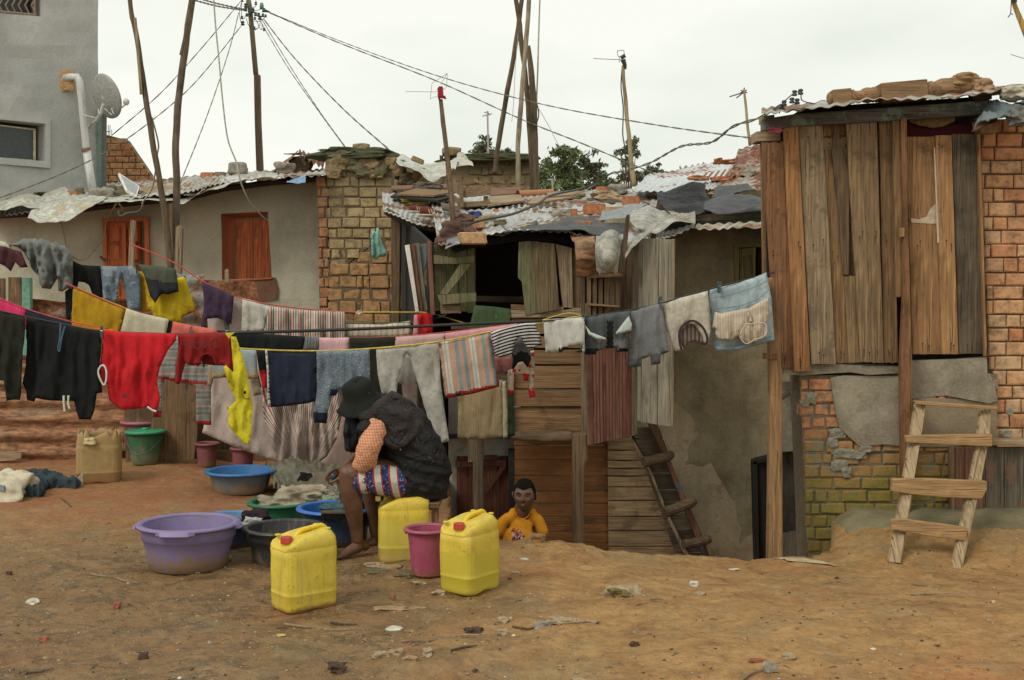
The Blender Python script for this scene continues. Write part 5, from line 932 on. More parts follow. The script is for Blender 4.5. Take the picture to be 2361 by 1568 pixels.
sheet('denim_rag', [[(2240, 310, 8.0), (2262, 290, 7.95), (2300, 280, 7.95), (2340, 268, 7.95), (2420, 262, 8.0)], [(2262, 275, 8.1), (2290, 262, 8.05), (2330, 255, 8.05), (2420, 250, 8.1)], [(2270, 225, 8.35), (2300, 228, 8.4), (2340, 240, 8.4), (2420, 236, 8.4)]], fabric('denim_rag_cloth', (.15, .18, .19), wr=1.6), 50, 22, .07, 6, fray=1, label='faded denim rag spread over the brick corner of the hut roof', cat='rag', cr=.04)
bundle('cloth_bundle', 'cream rag crumpled at the right edge on the hut roof', P(2345, 216, 8.2), (.10, .08, .05), fabric('cream_rag', (.50, .46, .36), wr=1.6), 52); bundle('cloth_bundle', 'grey rag lump right of the denim rag', P(2350, 268, 8.0), (.08, .06, .06), fabric('grey_rag', (.17, .18, .17), wr=1.6), 55)
# insulators on the hut corner
for i, (u, v) in enumerate([(1832, 215), (1846, 212), (1826, 232), (1808, 238), (1838, 234), (1803, 247)]):
    g = G(); c_ = P(u, v, 8.35 + .02 * i); g.lathe(c_, [(.006, -.02), (.018, -.018), (.02, -.008), (.011, 0), (.019, .008), (.016, .018), (.006, .022)], 12); g.mk('insulator', flat('black_ceramic', (.035, .05, .05), .3), smooth=True, label=['upper left black insulator on the hut corner', 'topmost right black insulator on the hut corner', 'black insulator just below the upper pair', 'black insulator where the twisted cable ends', 'lower right black insulator on the hut corner', 'lowest black insulator on the hut corner'][i], cat='insulator', group='insulators at the hut corner')
G().tube(spline([P(1797, 262, 8.4), P(1803, 240, 8.4), P(1815, 228, 8.4), P(1832, 214, 8.4), P(1846, 214, 8.4), P(1850, 232, 8.45), P(1880, 240, 8.6), P(1900, 244, 8.6)], 5), .004, 5).mk('wire', flat('black_cable', (.02, .02, .02), .5), label='thin looped wire joining the hut insulators', cat='wire')
# post carrying the washing line
PO = board('washing_line_post', [(1772, 640), (1787, 640), (1804, 860), (1806, 1400), (1770, 1400), (1776, 900)], 7.95, wood('post_wood', (.33, .20, .09), weather=.25), .09, None, bevel=.012, label='upright post that carries the washing line at the hut corner', cat='post')
board('cleat', [(1762, 814), (1792, 815), (1792, 830), (1762, 828)], 7.93, W1, .05, PO)
# ladder
LD = thing('wooden_ladder', 'crude wooden ladder with four rungs leaning at the right hut', 'ladder', P(2135, 1315, 7.5)); LWD = wood('ladder_wood', (.46, .36, .22), 'zy', dark=.4, weather=.25); LWX = wood('ladder_rung_wood', (.46, .30, .14), 'x', dark=.4, weather=.2)
board('side_rail', [(2113, 928), (2136, 927), (2128, 980), (2110, 1100), (2096, 1200), (2078, 1299), (2050, 1297), (2072, 1180), (2090, 1070)], 0, LWD, .055, LD, dd=[8.14, 8.14, 8.02, 7.85, 7.68, 7.5, 7.5, 7.7, 7.88], bevel=.008); board('side_rail', [(2263, 945), (2286, 941), (2284, 1000), (2262, 1120), (2240, 1220), (2218, 1320), (2195, 1317), (2222, 1190), (2248, 1060)], 0, LWD, .055, LD, dd=[8.14, 8.14, 8.02, 7.82, 7.64, 7.46, 7.46, 7.7, 7.9], bevel=.01)
for q, d_ in (([(2108, 924), (2301, 938), (2301, 946), (2150, 936), (2112, 932)], 8.08), ([(2088, 1005), (2150, 1003), (2288, 1001), (2288, 1030), (2200, 1026), (2090, 1021)], 7.92), ([(2058, 1104), (2150, 1104), (2276, 1110), (2276, 1130), (2264, 1151), (2180, 1147), (2100, 1140), (2056, 1132)], 7.74), ([(2056, 1198), (2090, 1198), (2232, 1217), (2228, 1248), (2140, 1236), (2056, 1221)], 7.58)): board('rung', q, d_, LWX, .04, LD, bevel=.005)
# ---------------------------------------------------------------- fence at the left
Fn = thing('scrap_fence', 'low fence of rusty sheets and boards under the washing at the left', 'fence', P(200, 1075, 10.6))
RF2 = metal('grey_fence_sheet', (.27, .27, .24), (.22, .10, .05), .4, .7, met=0)
for i, (u0, u1, v0, v1, mt, d_) in enumerate([(-60, 290, 910, 1062, RUSTP, 10.45), (-60, 300, 790, 925, RUSTP, 10.5), (60, 300, 690, 800, RUST, 10.5), (400, 472, 630, 800, RF2, 10.45), (270, 480, 690, 900, RUST, 10.55)]):
    sheet('metal_sheet', [[(u0, v1, d_), ((u0 + u1) / 2, v1 - 2 + (14 if i == 0 else 0), d_), (u1 - 6, v1 - (22 if i == 0 else 0), d_)], [(u0, (v0 + v1) / 2, d_), ((u0 + u1) / 2, (v0 + v1) / 2, d_), (u1, (v0 + v1) / 2, d_)], [(u0, v0, d_), ((u0 + u1) / 2, v0 + 3, d_), (u1, v0, d_)]], mt, 40, 60, .05, 1.3, parent=Fn, fray=1.5)
o_ = [o for o in Fn.children if o.name.startswith('metal_sheet')]
for o in o_:   # horizontal corrugations
    for v in o.data.vertices:
        z = v.co.z + o.location.z + Fn.location.z; v.co.y += .018 * N(v.co.x * 1.6, z * 3, 4) + (.018 + .012 * N(v.co.x * 1.4, z * 1.5, 9)) * math.sin(z * 42 + 1.5 * N(v.co.x * 1.5, 3)) * (1 if o.data.materials[0] is not RF2 else .6)
planks('fence_boards', [P(-60, 640, 10.4), P(52, 640, 10.4), P(52, 800, 10.4), P(-60, 800, 10.4)], 3, TIMB, horiz=False, parent=Fn, gap=.03); board('green_post', [(50, 640), (69, 640), (70, 820), (52, 820)], 10.38, flat('mint_paint', (.15, .33, .24), .8, .5), .06, Fn)
board('fence_panel', [(284, 870), (345, 860), (452, 866), (455, 1000), (448, 1058), (420, 1064), (375, 1072), (380, 1100), (290, 1080)], 10.3, wood('stained_panel', (.20, .125, .06), dark=.6, weather=.1, stain=(.10, .06, .03)), .03, Fn, jag=2)
board('fence_board', [(-60, 1040), (50, 1042), (48, 1058), (-60, 1074)], 10.3, PALEX, .03, Fn, jag=1); board('fence_panel', [(452, 700), (560, 700), (560, 1060), (450, 1050)], 10.7, wood('stained_panel2', (.12, .08, .045)), .03, Fn)
board('rusty_panel', [(470, 645), (588, 650), (600, 690), (560, 800), (470, 800)], 10.5, RUST, .02, Fn); board('fence_picket', [(300, 510), (306, 507), (312, 512), (306, 640), (294, 640)], 10.2, PALE, .03, Fn); board('fence_picket', [(518, 622), (526, 620), (528, 652), (518, 652)], 10.4, PALE, .03, Fn)
wall('earth_bank', Plane(10.62), [(-80, 1040), (470, 1040), (700, 1040), (700, 1110), (-80, 1110)], plaster('red_earth_bank', (.22, .115, .055), (.09, .055, .03), .6, bump=1), .2, (), Fn, step=14, jit=.02)

# ---------------------------------------------------------------- washing
K5 = X(0, 405.8, .2941); K3 = X(0, 682.5, .2941); K4 = X(415, 682.5, .2941); KL = X(0, 516.5, .19532); Z1 = X(387.4, 719.4, .10586); Z4 = X(1051.4, 737.8, .12938); KW = X(719.4, 811.6, .3294)
d1 = lambda u, v=0: 6.95 + .95 * max(0, u) / 1785 if u > 540 else 6.95 + .95 * max(0, u) / 1785
L1 = [(-80, 700), (0, 717), (60, 730), (148, 748), (235, 763), (410, 770), (525, 767), (640, 765), (870, 757), (1060, 748), (1250, 740), (1345, 731), (1440, 717), (1525, 699), (1640, 666), (1785, 628)]
def rope(name, label, pts, dd, r, mat, **k): return G().tube(spline([P(u, v, dd(u) if callable(dd) else dd) for u, v in pts], 4), r, 6).mk(name, mat, smooth=True, label=label, cat='line', **k)
rope('washing_line', 'black washing line across the whole yard to the hut post', L1, d1, .005, flat('black_cable', (.02, .02, .02), .5))
rope('cable', 'thick black cable strung above the middle washing', [(525, 768), (700, 763), (870, 757), (1060, 748), (1250, 740)], lambda u: d1(u) + .0, .011, flat('black_rubber', (.015, .015, .015), .5))
L2 = [(410, 775), (500, 797), (600, 806), (730, 809), (865, 803), (1010, 788), (1130, 765), (1250, 744), (1345, 728)]
d2 = lambda u, v=0: 7.75 if u < 1100 else 7.75 + (u - 1100) * .001
YR = flat('yellow_rope', (.55, .40, .04), .7); RR = flat('red_rope', (.45, .06, .06), .7)
rope('washing_line', 'yellow washing line behind the woman', L2, d2, .006, YR)
L3 = [(-80, 665), (0, 690), (60, 712), (165, 750), (290, 762), (395, 776), (530, 778), (700, 780), (870, 778), (1010, 768), (1200, 745), (1250, 741)]
d3 = lambda u, v=0: 8.4
rope('washing_line', 'red washing line behind the black sweatpants', [(150, 652), (195, 672), (296, 715), (400, 745), (510, 768), (700, 780), (870, 778), (1010, 768), (1210, 745)], 8.45, .005, RR)
rope('washing_line', 'thin line carrying the pink cloth at the far left', [(-80, 662), (0, 688), (60, 712), (165, 742), (250, 758)], 8.0, .004, RR)
rope('washing_line', 'red rope from the grey picket down to the striped sheets', [(300, 562), (400, 605), (470, 650), (560, 690), (700, 712), (795, 719), (828, 720)], 9.6, .006, RR)
rope('washing_line', 'yellow rope knotted in front of the mud brick gable', [(824, 720), (930, 720), (990, 722), (1060, 742), (1130, 760)], 9.6, .006, YR)
rope('washing_line', 'loose yellow rope end looped near the white shorts', [(1180, 770), (1240, 742), (1310, 722), (1345, 730)], 8.2, .004, YR)
V, fs = rockmesh(P(828, 721, 9.6), (.025, .02, .02), 3, .6, 2); mk('rope_knot', V, fs, flat('cream_knot', (.5, .42, .28)), label='frayed cream knot joining the red and yellow ropes', cat='knot')
def lay(line, us, bottom): """outline from the line's top edge plus a given lower outline"""; return [(u, lin(line, u)) for u in us] + bottom
GR = 'clothes hung out to dry'
def cl(lb, poly, d, mat, amp=.02, k=22, name='garment', cat='clothes', group=GR, **kw): return cloth(name, lb, cat, poly, d, mat, amp, k, group=group, **kw)
BLK = fabric('black_jersey', (.013, .014, .014)); DGR = fabric('black_green_jersey', (.022, .023, .017)); REDJ = fabric('bright_red_jersey', (.50, .018, .024), fine=.3); WHT = flat('white_trim', (.6, .57, .52)); DRED = fabric('dark_red_cotton', (.24, .018, .017))
# row on the fence
cl('cream cloth at the far left top of the fence', KL((-60, 196), (0, 200), (60, 215), (150, 298), (100, 300), (-60, 280)), 10.1, fabric('cream_cotton', (.50, .47, .36)), .02)
cl('dark maroon garment over the fence at the far left', KL((-60, 262), (0, 258), (60, 268), (150, 298), (250, 325), (330, 510), (240, 515), (180, 455), (130, 560), (60, 500), (-60, 440)), 10.05, fabric('maroon_knit', (.075, .028, .035)), .05, 10)
GRY = fabric('washed_grey_cotton', (.165, .175, .165), wr=1.6, c2=(.30, .25, .14), c2s=7, c2t=.74)
cl('back heap of grey clothes on the fence beside the cream cloth', KL((100, 245), (210, 215), (270, 172), (430, 170), (520, 250), (480, 420), (455, 600), (430, 590), (370, 520), (330, 420), (280, 330), (200, 270)), 10.12, GRY, .10, 9, curl=.1)
cl('grey shirt with yellow stains over the fence end', KL((400, 230), (480, 170), (530, 185), (640, 230), (650, 200), (720, 250), (770, 255), (860, 370), (865, 640), (850, 770), (800, 760), (730, 800), (690, 790), (680, 640), (600, 770), (500, 760), (465, 700), (450, 540), (440, 400)), 9.95, GRY, .11, 10, curl=.1, stretch=.3)
cl('black trousers hanging between the grey shirt and the jeans', KL((862, 430), (900, 455), (960, 480), (1060, 490), (1190, 495), (1225, 870), (1100, 860), (1050, 720), (1000, 690), (930, 680), (915, 750), (862, 770), (850, 1000), (830, 1130), (780, 1115), (765, 800), (840, 740)), 10.1, BLK, .04, 12)
cl('faded blue jeans over the fence', KL((1185, 495), (1380, 500), (1560, 493), (1640, 560), (1660, 700), (1665, 830), (1672, 1030), (1510, 1010), (1490, 880), (1430, 610), (1400, 760), (1370, 935), (1220, 905), (1205, 700)), 10.05, fabric('faded_denim', (.125, .16, .195), c2=(.22, .26, .29), c2s=9, c2t=.58), .04, 10)
YEL2 = fabric('mustard_yellow_cotton', (.56, .40, .02)); ORC = fabric('ochre_cuff', (.45, .23, .02))
cl('yellow shirt with ochre cuffs over the fence', KL((1640, 560), (1700, 556), (1740, 600), (1900, 650), (2100, 640), (2190, 610), (2240, 800), (2300, 960), (2300, 1035), (2165, 1090), (2150, 1160), (2060, 1160), (1900, 1130), (1810, 1100), (1790, 1025), (1665, 1045), (1660, 800)), 10.1, [YEL2, ORC, fabric('dark_shoulder', (.035, .035, .03))], .05, 14, mfun=lambda u, v: 1 if (u < 350 and v > 706 and u < 352) or (u > 424 and v > 706) or (u > 430 and v - 636 > (u - 424) * -1 and u - 428 > (v - 640) * .3 and v > 640) or u < 331 + (v - 640) * .16 else 2 if v < 640 and u > 405 else 0)
cl('olive trousers with dark hems lying over the yellow shirt', KL((1570, 458), (1640, 472), (1780, 492), (1940, 500), (2075, 530), (2095, 650), (2110, 795), (1985, 830), (1915, 822), (1880, 860), (1830, 935), (1770, 850), (1700, 600), (1630, 500)), 9.98, [fabric('olive_cloth', (.075, .082, .058)), fabric('charcoal_hem', (.028, .03, .032))], .045, 13, mfun=lambda u, v: 1 if (u > 368 and v > 650) or (u <= 372 and v > 634 + (372 - u) * -.2 + 14) else 0)
# line 4
cl('purple hooded top hanging beside the pink sheet', K5((1585, 830), (1640, 850), (1835, 940), (1825, 1040), (1815, 1160), (1800, 1155), (1790, 1225), (1765, 1222), (1755, 1130), (1700, 1112), (1610, 1122), (1610, 1185), (1575, 1182), (1600, 1000)), 9.5, fabric('purple_knit', (.055, .033, .06)), .04, 9)
PS = fabric('pale_pink_sheet', (.44, .36, .31), wr=.8); cl('large pale pink sheet reaching down to the pink tubs', [(482, 655), (538, 682), (600, 697), (612, 760), (618, 900), (650, 1068), (600, 1052), (540, 1030), (466, 998), (480, 940), (487, 860), (478, 735)], 9.62, PS, .03, 26, name='sheet_cloth', cat='sheet')
cl('folded greyish white cloth between the pink and striped sheets', K4((490, 25), (590, 50), (700, 80), (690, 160), (660, 282), (590, 287), (480, 282)), 9.5, fabric('greyish_white', (.46, .44, .38)), .05, 7)
ST = [(0, (.50, .46, .38)), (.16, (.33, .06, .06)), (.30, (.50, .46, .38)), (.46, (.12, .13, .12)), (.64, (.50, .46, .38)), (.80, (.33, .07, .07)), (.90, (.46, .42, .35))]
def suv(u, v):
    uc = 704; w = 92 - 72 * ss((v - 860) / 230) ** 1.3 if v > 860 else 92
    s_ = (u - uc) / w; s_ = s_ if abs(s_) < 1 else math.copysign(1 + (abs(s_) - 1) * .45 + max(0, (v - 930)) * .004 * (abs(s_) - 1), s_)
    return (s_ * .62, v * .003)
cl('striped sheet gathered to a point beside the pink sheet', K4((700, 80), (850, 100), (1000, 112), (1290, 125), (1300, 220), (1290, 330), (1240, 600), (1265, 780), (1270, 900), (1255, 1010), (1230, 1140), (1160, 1260), (1020, 1350), (960, 1385), (890, 1385), (770, 1310), (720, 1180), (690, 1050), (655, 950), (640, 700), (655, 300)), 9.45, fabric('striped_sheet_cloth', (.5, .46, .4), stripes=ST, per=.115), .065, 13, name='sheet_cloth', cat='sheet', uvf=suv, step=5, stretch=.1, curl=.02)
cl('cream pinstriped strip behind the thick cable', K6((695, 1160), (1000, 1165), (1210, 1135), (1225, 1245), (1090, 1262), (700, 1268)), 9.5, fabric('cream_pinstripe', (.5, .45, .35), stripes=[(0, (.52, .48, .38)), (.7, (.42, .33, .22))], per=.045), .012, 12)
cl('small pink cloth left of the red cloth', K6((1238, 1090), (1262, 1086), (1280, 1100), (1282, 1250), (1228, 1252)), 9.3, fabric('rose_cloth', (.55, .22, .22)), .02, 8); cl('bright red cloth bunched on the yellow rope', K6((1262, 1095), (1290, 1075), (1340, 1072), (1385, 1095), (1383, 1240), (1288, 1245), (1275, 1180)), 9.25, fabric('scarlet_cloth', (.45, .015, .02)), .05, 7)
rope('washing_line', 'short green rope at the end of the pinstriped strip', [(800, 740), (930, 744), (1000, 735), (1030, 725)], 9.45, .004, flat('green_rope', (.04, .14, .09)))
cl('mauve sheet hanging behind the seated woman', K4((1280, 880), (1330, 900), (1340, 1200), (1360, 1290), (1240, 1378), (1080, 1360), (1050, 1330), (1150, 1260), (1230, 1120)), 9.3, fabric('mauve_sheet', (.27, .19, .155)), .015, 26, name='sheet_cloth', cat='sheet')
# line 3
cl('hot pink cloth at the left edge', [(-60, 668), (0, 688), (61, 711), (62, 760), (-60, 750)], 8.0, fabric('hot_pink', (.62, .04, .14)), .02, 12)
cl('dark navy cloth beside the hot pink one', [(61, 711), (115, 731), (165, 743), (168, 790), (150, 800), (60, 780)], 8.0, fabric('ink_navy', (.02, .025, .04)), .012, 16)
cl('mustard trousers hung on the red line', K5((575, 862), (690, 905), (770, 945), (870, 985), (990, 1032), (975, 1100), (940, 1215), (900, 1400), (560, 1400), (562, 1140)), 8.45, fabric('mustard', (.40, .235, .015)), .02, 14); cl('burnt orange hem seen beneath the mustard trousers', K5((562, 1132), (700, 1165), (900, 1205), (900, 1260), (562, 1240)), 8.2, fabric('burnt_orange', (.42, .16, .01)), .008, 12)
cl('cream tee shirt beside the mustard trousers', K5((990, 1035), (1100, 1072), (1210, 1098), (1325, 1122), (1300, 1240), (1270, 1300), (1000, 1300), (945, 1215), (960, 1160), (975, 1100)), 8.4, fabric('cream_tee', (.47, .43, .31)), .012, 20); cl('narrow black cloth between the cream tee and the salmon cloth', K5((1325, 1130), (1358, 1142), (1335, 1260), (1296, 1260)), 8.42, BLK, .008)
cl('salmon cloth above the dark red shirt', K5((1355, 1140), (1500, 1170), (1700, 1205), (1702, 1260), (1600, 1290), (1525, 1250), (1500, 1185), (1480, 1280), (1330, 1280)), 8.4, fabric('salmon', (.56, .13, .10)), .02, 14)
cl('long black trousers behind the thick cable', K4((285, 268), (500, 286), (700, 300), (985, 318), (975, 420), (800, 440), (600, 430), (600, 560), (640, 720), (600, 700), (560, 420), (400, 400), (330, 330)), 8.3, BLK, .02, 16); cl('grey checked cloth right of the long black trousers', K4((980, 320), (1090, 325), (1085, 432), (965, 428)), 8.25, fabric('houndstooth', (.16, .16, .15), check=((.05, .05, .05), .02, 1)), .03, 6)
cl('light pink cloth behind the navy shorts', K4((1090, 325), (1200, 328), (1325, 325), (1330, 450), (1090, 450)), 8.4, fabric('light_pink', (.62, .36, .37)), .012, 12); cl('black green trousers left of the pale grey trousers', [(805, 779), (860, 778), (912, 776), (913, 800), (890, 960), (852, 960), (850, 830), (806, 830)], 8.35, DGR, .02, 14)
cl('dusty pink cloth above the pale grey trousers', [(911, 777), (970, 773), (1026, 768), (1026, 800), (1000, 860), (911, 860)], 8.35, fabric('dusty_pink', (.46, .30, .28)), .012, 16); cl('rose pink strip above the striped towel', [(1026, 768), (1120, 756), (1192, 746), (1194, 760), (1130, 790), (1028, 800)], 8.35, fabric('rose_strip', (.52, .25, .27)), .01, 16)
FI = fabric('fair_isle_knit', (.24, .235, .21), stripes=[(0, (.24, .235, .21)), (.18, (.16, .19, .18)), (.32, (.30, .27, .24)), (.44, (.34, .16, .13)), (.52, (.2, .22, .2)), (.74, (.28, .25, .22)), (.86, (.14, .16, .15))], per=.11, ax=1); RDC = fabric('red_cuff', (.30, .03, .035))
mfi = lambda u, v: 1 if (v > 968 and u > 440) or (v > 946 and u < 380) or (v > 868 + abs(u - 420) * .0 + (u - 370) * .12 and v < 876 + (u - 370) * .12 and u > 364) else 0
cl('grey and red patterned knit jumper behind the red shirts', [(405, 775), (440, 778), (485, 780), (486, 870), (487, 980), (452, 979), (452, 890), (420, 884), (380, 874), (375, 890), (372, 962), (352, 962), (352, 900), (364, 872), (366, 860), (372, 832), (385, 800)], 8.2, [FI, RDC], .025, 12, mfun=mfi)
# line 2
LB = fabric('light_blue_denim', (.30, .36, .36)); cl('light blue shorts with cream cuffs behind the yellow trousers', K4((250, 380), (400, 400), (600, 420), (603, 520), (612, 650), (525, 650), (500, 560), (430, 560), (345, 640), (250, 650), (252, 500)), 7.95, [LB, fabric('cream_cuff', (.42, .34, .22))], .015, 14, mfun=lambda u, v: 1 if v > 855 else 0); cl('tan cloth strip beside the light blue shorts', K4((222, 540), (265, 545), (262, 650), (245, 720), (215, 700)), 8.0, fabric('tan_strip', (.32, .25, .16)), .01, 8, back=4)
cl('tan trouser leg below the light blue shorts', K4((540, 640), (610, 640), (640, 770), (580, 785)), 8.0, fabric('tan_leg', (.36, .29, .19)), .01, 8, back=0); cl('black and red garment left of the navy shorts', K4((598, 428), (672, 430), (682, 722), (650, 720), (630, 640), (615, 560)), 7.9, [BLK, REDJ], .02, 9, mfun=lambda u, v: 1 if v > 855 and u < 612 + (v - 855) * .3 and u > 598 + (v - 855) * .2 else 0)
o = cl('navy shorts with a white side stripe on the yellow line', K4((668, 424), (800, 428), (1070, 430), (1074, 640), (1068, 820), (1000, 842), (850, 862), (705, 872), (690, 850), (690, 600)), 7.75, [fabric('navy_shorts', (.024, .03, .052)), WHT], .025, 13, )
cloth('side_stripe', None, None, K4((667, 422), (685, 424), (700, 600), (711, 866), (699, 868), (688, 850), (682, 600)), 7.72, fabric('white_stripe', (.55, .52, .46)), .01, 9, 4, parent=o, back=0, group=None)
cl('heather blue trousers with navy cuffs behind the hat', K4((1070, 430), (1250, 428), (1485, 415), (1490, 540), (1492, 700), (1440, 720), (1330, 720), (1250, 735), (1222, 780), (1185, 782), (1160, 910), (1150, 1000), (1050, 992), (1045, 900), (1078, 750)), 7.72, [fabric('heather_blue', (.115, .145, .175), speck=(.26, .29, .31)), fabric('navy_cuff', (.02, .025, .045))], .03, 13, mfun=lambda u, v: 1 if (v > 949 + (u - 722) * .05 and u < 762) or (v > 898 and 762 < u < 778) else 0)
LG = fabric('pale_grey_cotton', (.38, .365, .32), c2=(.32, .30, .26), c2s=20); 
cl('pale grey trousers spread over the yellow line', [(867, 803), (900, 801), (940, 797), (1012, 788), (1016, 880), (1024, 940), (1036, 1017), (1020, 1022), (1003, 1026), (985, 960), (962, 880), (945, 822), (937, 815), (926, 850), (917, 877), (914, 914), (898, 914), (880, 908), (870, 860)], 7.74, LG, .025, 16)
cl('dull pink and grey garment seen between the grey trouser legs', [(935, 812), (950, 816), (968, 878), (962, 884), (962, 970), (945, 968), (932, 930), (925, 885), (915, 882), (920, 850)], 7.95, [fabric('grey_back', (.30, .28, .24)), fabric('dull_pink', (.34, .25, .22))], .012, 8, back=0, mfun=lambda u, v: 1 if v > 884 else 0)
TW = [(0, (.42, .27, .20)), (.14, (.20, .235, .25)), (.27, (.44, .28, .20)), (.42, (.50, .49, .42)), (.49, (.40, .36, .30)), (.54, (.50, .49, .42)), (.63, (.44, .28, .20)), (.86, (.22, .25, .26))]
cl('striped blue orange and white towel beside the pale grey trousers', [(1012, 789), (1070, 779), (1130, 766), (1139, 830), (1147, 893), (1120, 900), (1090, 908), (1050, 915), (1026, 920), (1018, 850)], 7.76, [fabric('striped_towel', (.4, .3, .2), stripes=TW, per=.30), fabric('towel_hem', (.30, .03, .025), flor=[((.04, .04, .05), 14, .4)])], .012, 20, name='towel', cat='towel', uvf=lambda u, v: ((u - 1012 - (v - 780) * .13) / 126 * .6 + .0, v * .003), mfun=lambda u, v: 1 if v > 910 - (u - 1026) * .20 else 0)
cl('black and white striped tee shirt at the end of the yellow line', Z4((620, 205), (850, 150), (1180, 60), (1300, 55), (1420, 50), (1450, 200), (1500, 240), (1530, 440), (1470, 470), (1400, 490), (1380, 520), (1300, 530), (1220, 430), (1190, 340), (1110, 310), (1040, 440), (990, 640), (900, 660), (770, 665), (700, 650), (680, 540), (640, 350)), 7.7, fabric('striped_tee', (.5, .5, .47), stripes=[(0, (.50, .49, .46)), (.5, (.018, .018, .025))], per=.0205, ax=1), .02, 11, uvf=lambda u, v: (u * .003, (v + (u - 1130) * .18 + 8 * math.sin((u - 1130) / 40)) * .0028), step=4)
cl('grey and black vest under the striped tee', Z4((1000, 470), (1060, 400), (1150, 320), (1200, 335), (1270, 450), (1340, 600), (1335, 710), (1300, 790), (1270, 855), (1220, 770), (1180, 735), (1100, 765), (1080, 800), (1020, 890), (990, 855), (1020, 700)), 7.8, [fabric('grey_vest', (.13, .135, .15)), BLK], .025, 7, back=0, mfun=lambda u, v: 1 if v > 812 + abs(u - 1204) * .6 - 4 else 0)
cl('maroon pink shorts beneath the striped tee', Z4((685, 640), (1000, 640), (1060, 930), (1030, 992), (900, 965), (780, 935), (770, 1200), (722, 1180), (700, 800)), 7.95, fabric('maroon_pink', (.33, .13, .125)), .035, 8, back=0)
FLO = fabric('floral_leggings', (.46, .36, .26), flor=[((.38, .03, .03), 24, .3), ((.10, .09, .08), 38, .2)]); cl('cream leggings with red flowers and red cuffs', Z4((920, 900), (1000, 870), (1100, 760), (1180, 740), (1250, 800), (1300, 560), (1390, 540), (1405, 850), (1385, 1160), (1400, 1270), (1425, 1365), (1310, 1390), (1285, 1250), (1305, 960), (1290, 1085), (1210, 1090), (1200, 985), (1120, 985), (1040, 950), (1025, 1200), (1025, 1330), (930, 1342), (915, 1100)), 7.9, [FLO, fabric('bright_red_cuff', (.42, .02, .025))], .02, 7, back=0, step=4, uvf=lambda u, v: (u * .003, v * .003), mfun=lambda u, v: 1 if v > 899 or (1204 < u < 1220 and v > 861) else 0)
cl('yellow green strip hanging behind the beige mat', [(1158, 880), (1166, 878), (1170, 940), (1170, 1008), (1160, 1010)], 8.42, fabric('pale_strip', (.38, .34, .22)), .008, back=0); cl('dark green strip beside the beige mat', [(1170, 880), (1184, 878), (1188, 1004), (1172, 1008)], 8.5, fabric('deep_green', (.035, .055, .035)), .02, 8, back=0)
MAT_ = fabric('woven_mat', (.33, .25, .14), check=((.20, .14, .075), .012, 1), wr=1.4); cl('beige woven burlap mat hanging below the striped towel', [(1054, 880), (1100, 878), (1160, 876), (1161, 950), (1162, 1008), (1120, 1014), (1080, 1013), (1055, 1010), (1057, 940)], 8.45, MAT_, .025, 18, name='mat', cat='mat', back=0)
cl('black coat hanging right behind the seated woman', [(985, 860), (1005, 840), (1020, 850), (1026, 930), (1030, 1020), (1030, 1120), (1036, 1190), (1000, 1215), (975, 1190), (985, 1000)], 8.9, BLK, .05, 10, back=0); cl('dark hanging cloth behind the pale grey trousers', [(895, 880), (960, 870), (1000, 880), (1010, 1000), (990, 1080), (900, 1080)], 9.0, fabric('near_black_brown', (.03, .022, .018)), .05, 10, back=0)
# line 1 left
cl('dark grey green trousers at the left edge', K3((-120, 80), (0, 112), (200, 168), (196, 300), (180, 430), (172, 600), (165, 770), (158, 815), (100, 812), (50, 822), (40, 740), (30, 665), (-120, 640)), 6.95, DGR, .035, 18)
o = cl('black sweatpants with white drawstrings on the front line', K3((202, 168), (350, 195), (500, 228), (640, 250), (798, 275), (795, 400), (778, 560), (795, 680), (803, 758), (760, 765), (750, 830), (738, 905), (712, 970), (665, 968), (620, 968), (600, 910), (580, 825), (480, 822), (400, 822), (280, 800), (270, 830), (212, 818), (205, 740), (175, 685), (200, 560), (210, 400)), 7.0, BLK, .03, 17)
DS = flat('drawstring_white', (.6, .58, .5)); 
for q in (((158, 912), (157, 930), (160, 942)), ((147, 912), (147, 928), (149, 948))): G().tube([P(u, v, 6.95) for u, v in q], .006, 6).mk('drawstring', DS, o)
G().tube(spline([P(140, 745, 6.96), P(138, 780, 6.95), P(134, 805, 6.95), P(138, 808, 6.95), P(142, 780, 6.95), P(150, 752, 6.96)], 4), .005, 6).mk('drawstring', flat('blue_string', (.05, .10, .15)), o)
o = cl('bright red jersey with a white cuff on the front line', K3((806, 265), (950, 280), (1150, 290), (1385, 295), (1380, 350), (1320, 420), (1290, 480), (1245, 580), (1230, 650), (1240, 720), (1257, 800), (1245, 860), (1225, 905), (1190, 893), (1160, 872), (1060, 888), (960, 890), (900, 858), (855, 815), (846, 760), (838, 690), (822, 700), (800, 690), (775, 640), (770, 590), (790, 500), (800, 400)), 7.02, REDJ, .035, 17, step=5)
G().slab([P(u, v, 6.97) for u, v in K3(*[(975 + 19 * math.cos(a * .52), 785 + 19 * math.sin(a * .52)) for a in range(12)])], (0, .004, 0)).mk('emblem', flat('dark_red_print', (.10, .015, .02)), o)
G().tube(spline([P(*q, 6.98) for q in K3((790, 548), (770, 590), (785, 650), (815, 698), (832, 660), (834, 590), (815, 545), (790, 548))], 4), .0055, 6).mk('cuff', WHT, o, smooth=True); G().slab([P(*q, 7.0) for q in K3((795, 560), (820, 560), (826, 620), (815, 680), (790, 640))], (0, .01, 0)).mk('sleeve_inside', DRED, o)
G().tube([P(*q, 6.99) for q in K3((1155, 868), (1190, 893), (1225, 905))], .006, 6).mk('hem_trim', WHT, o)
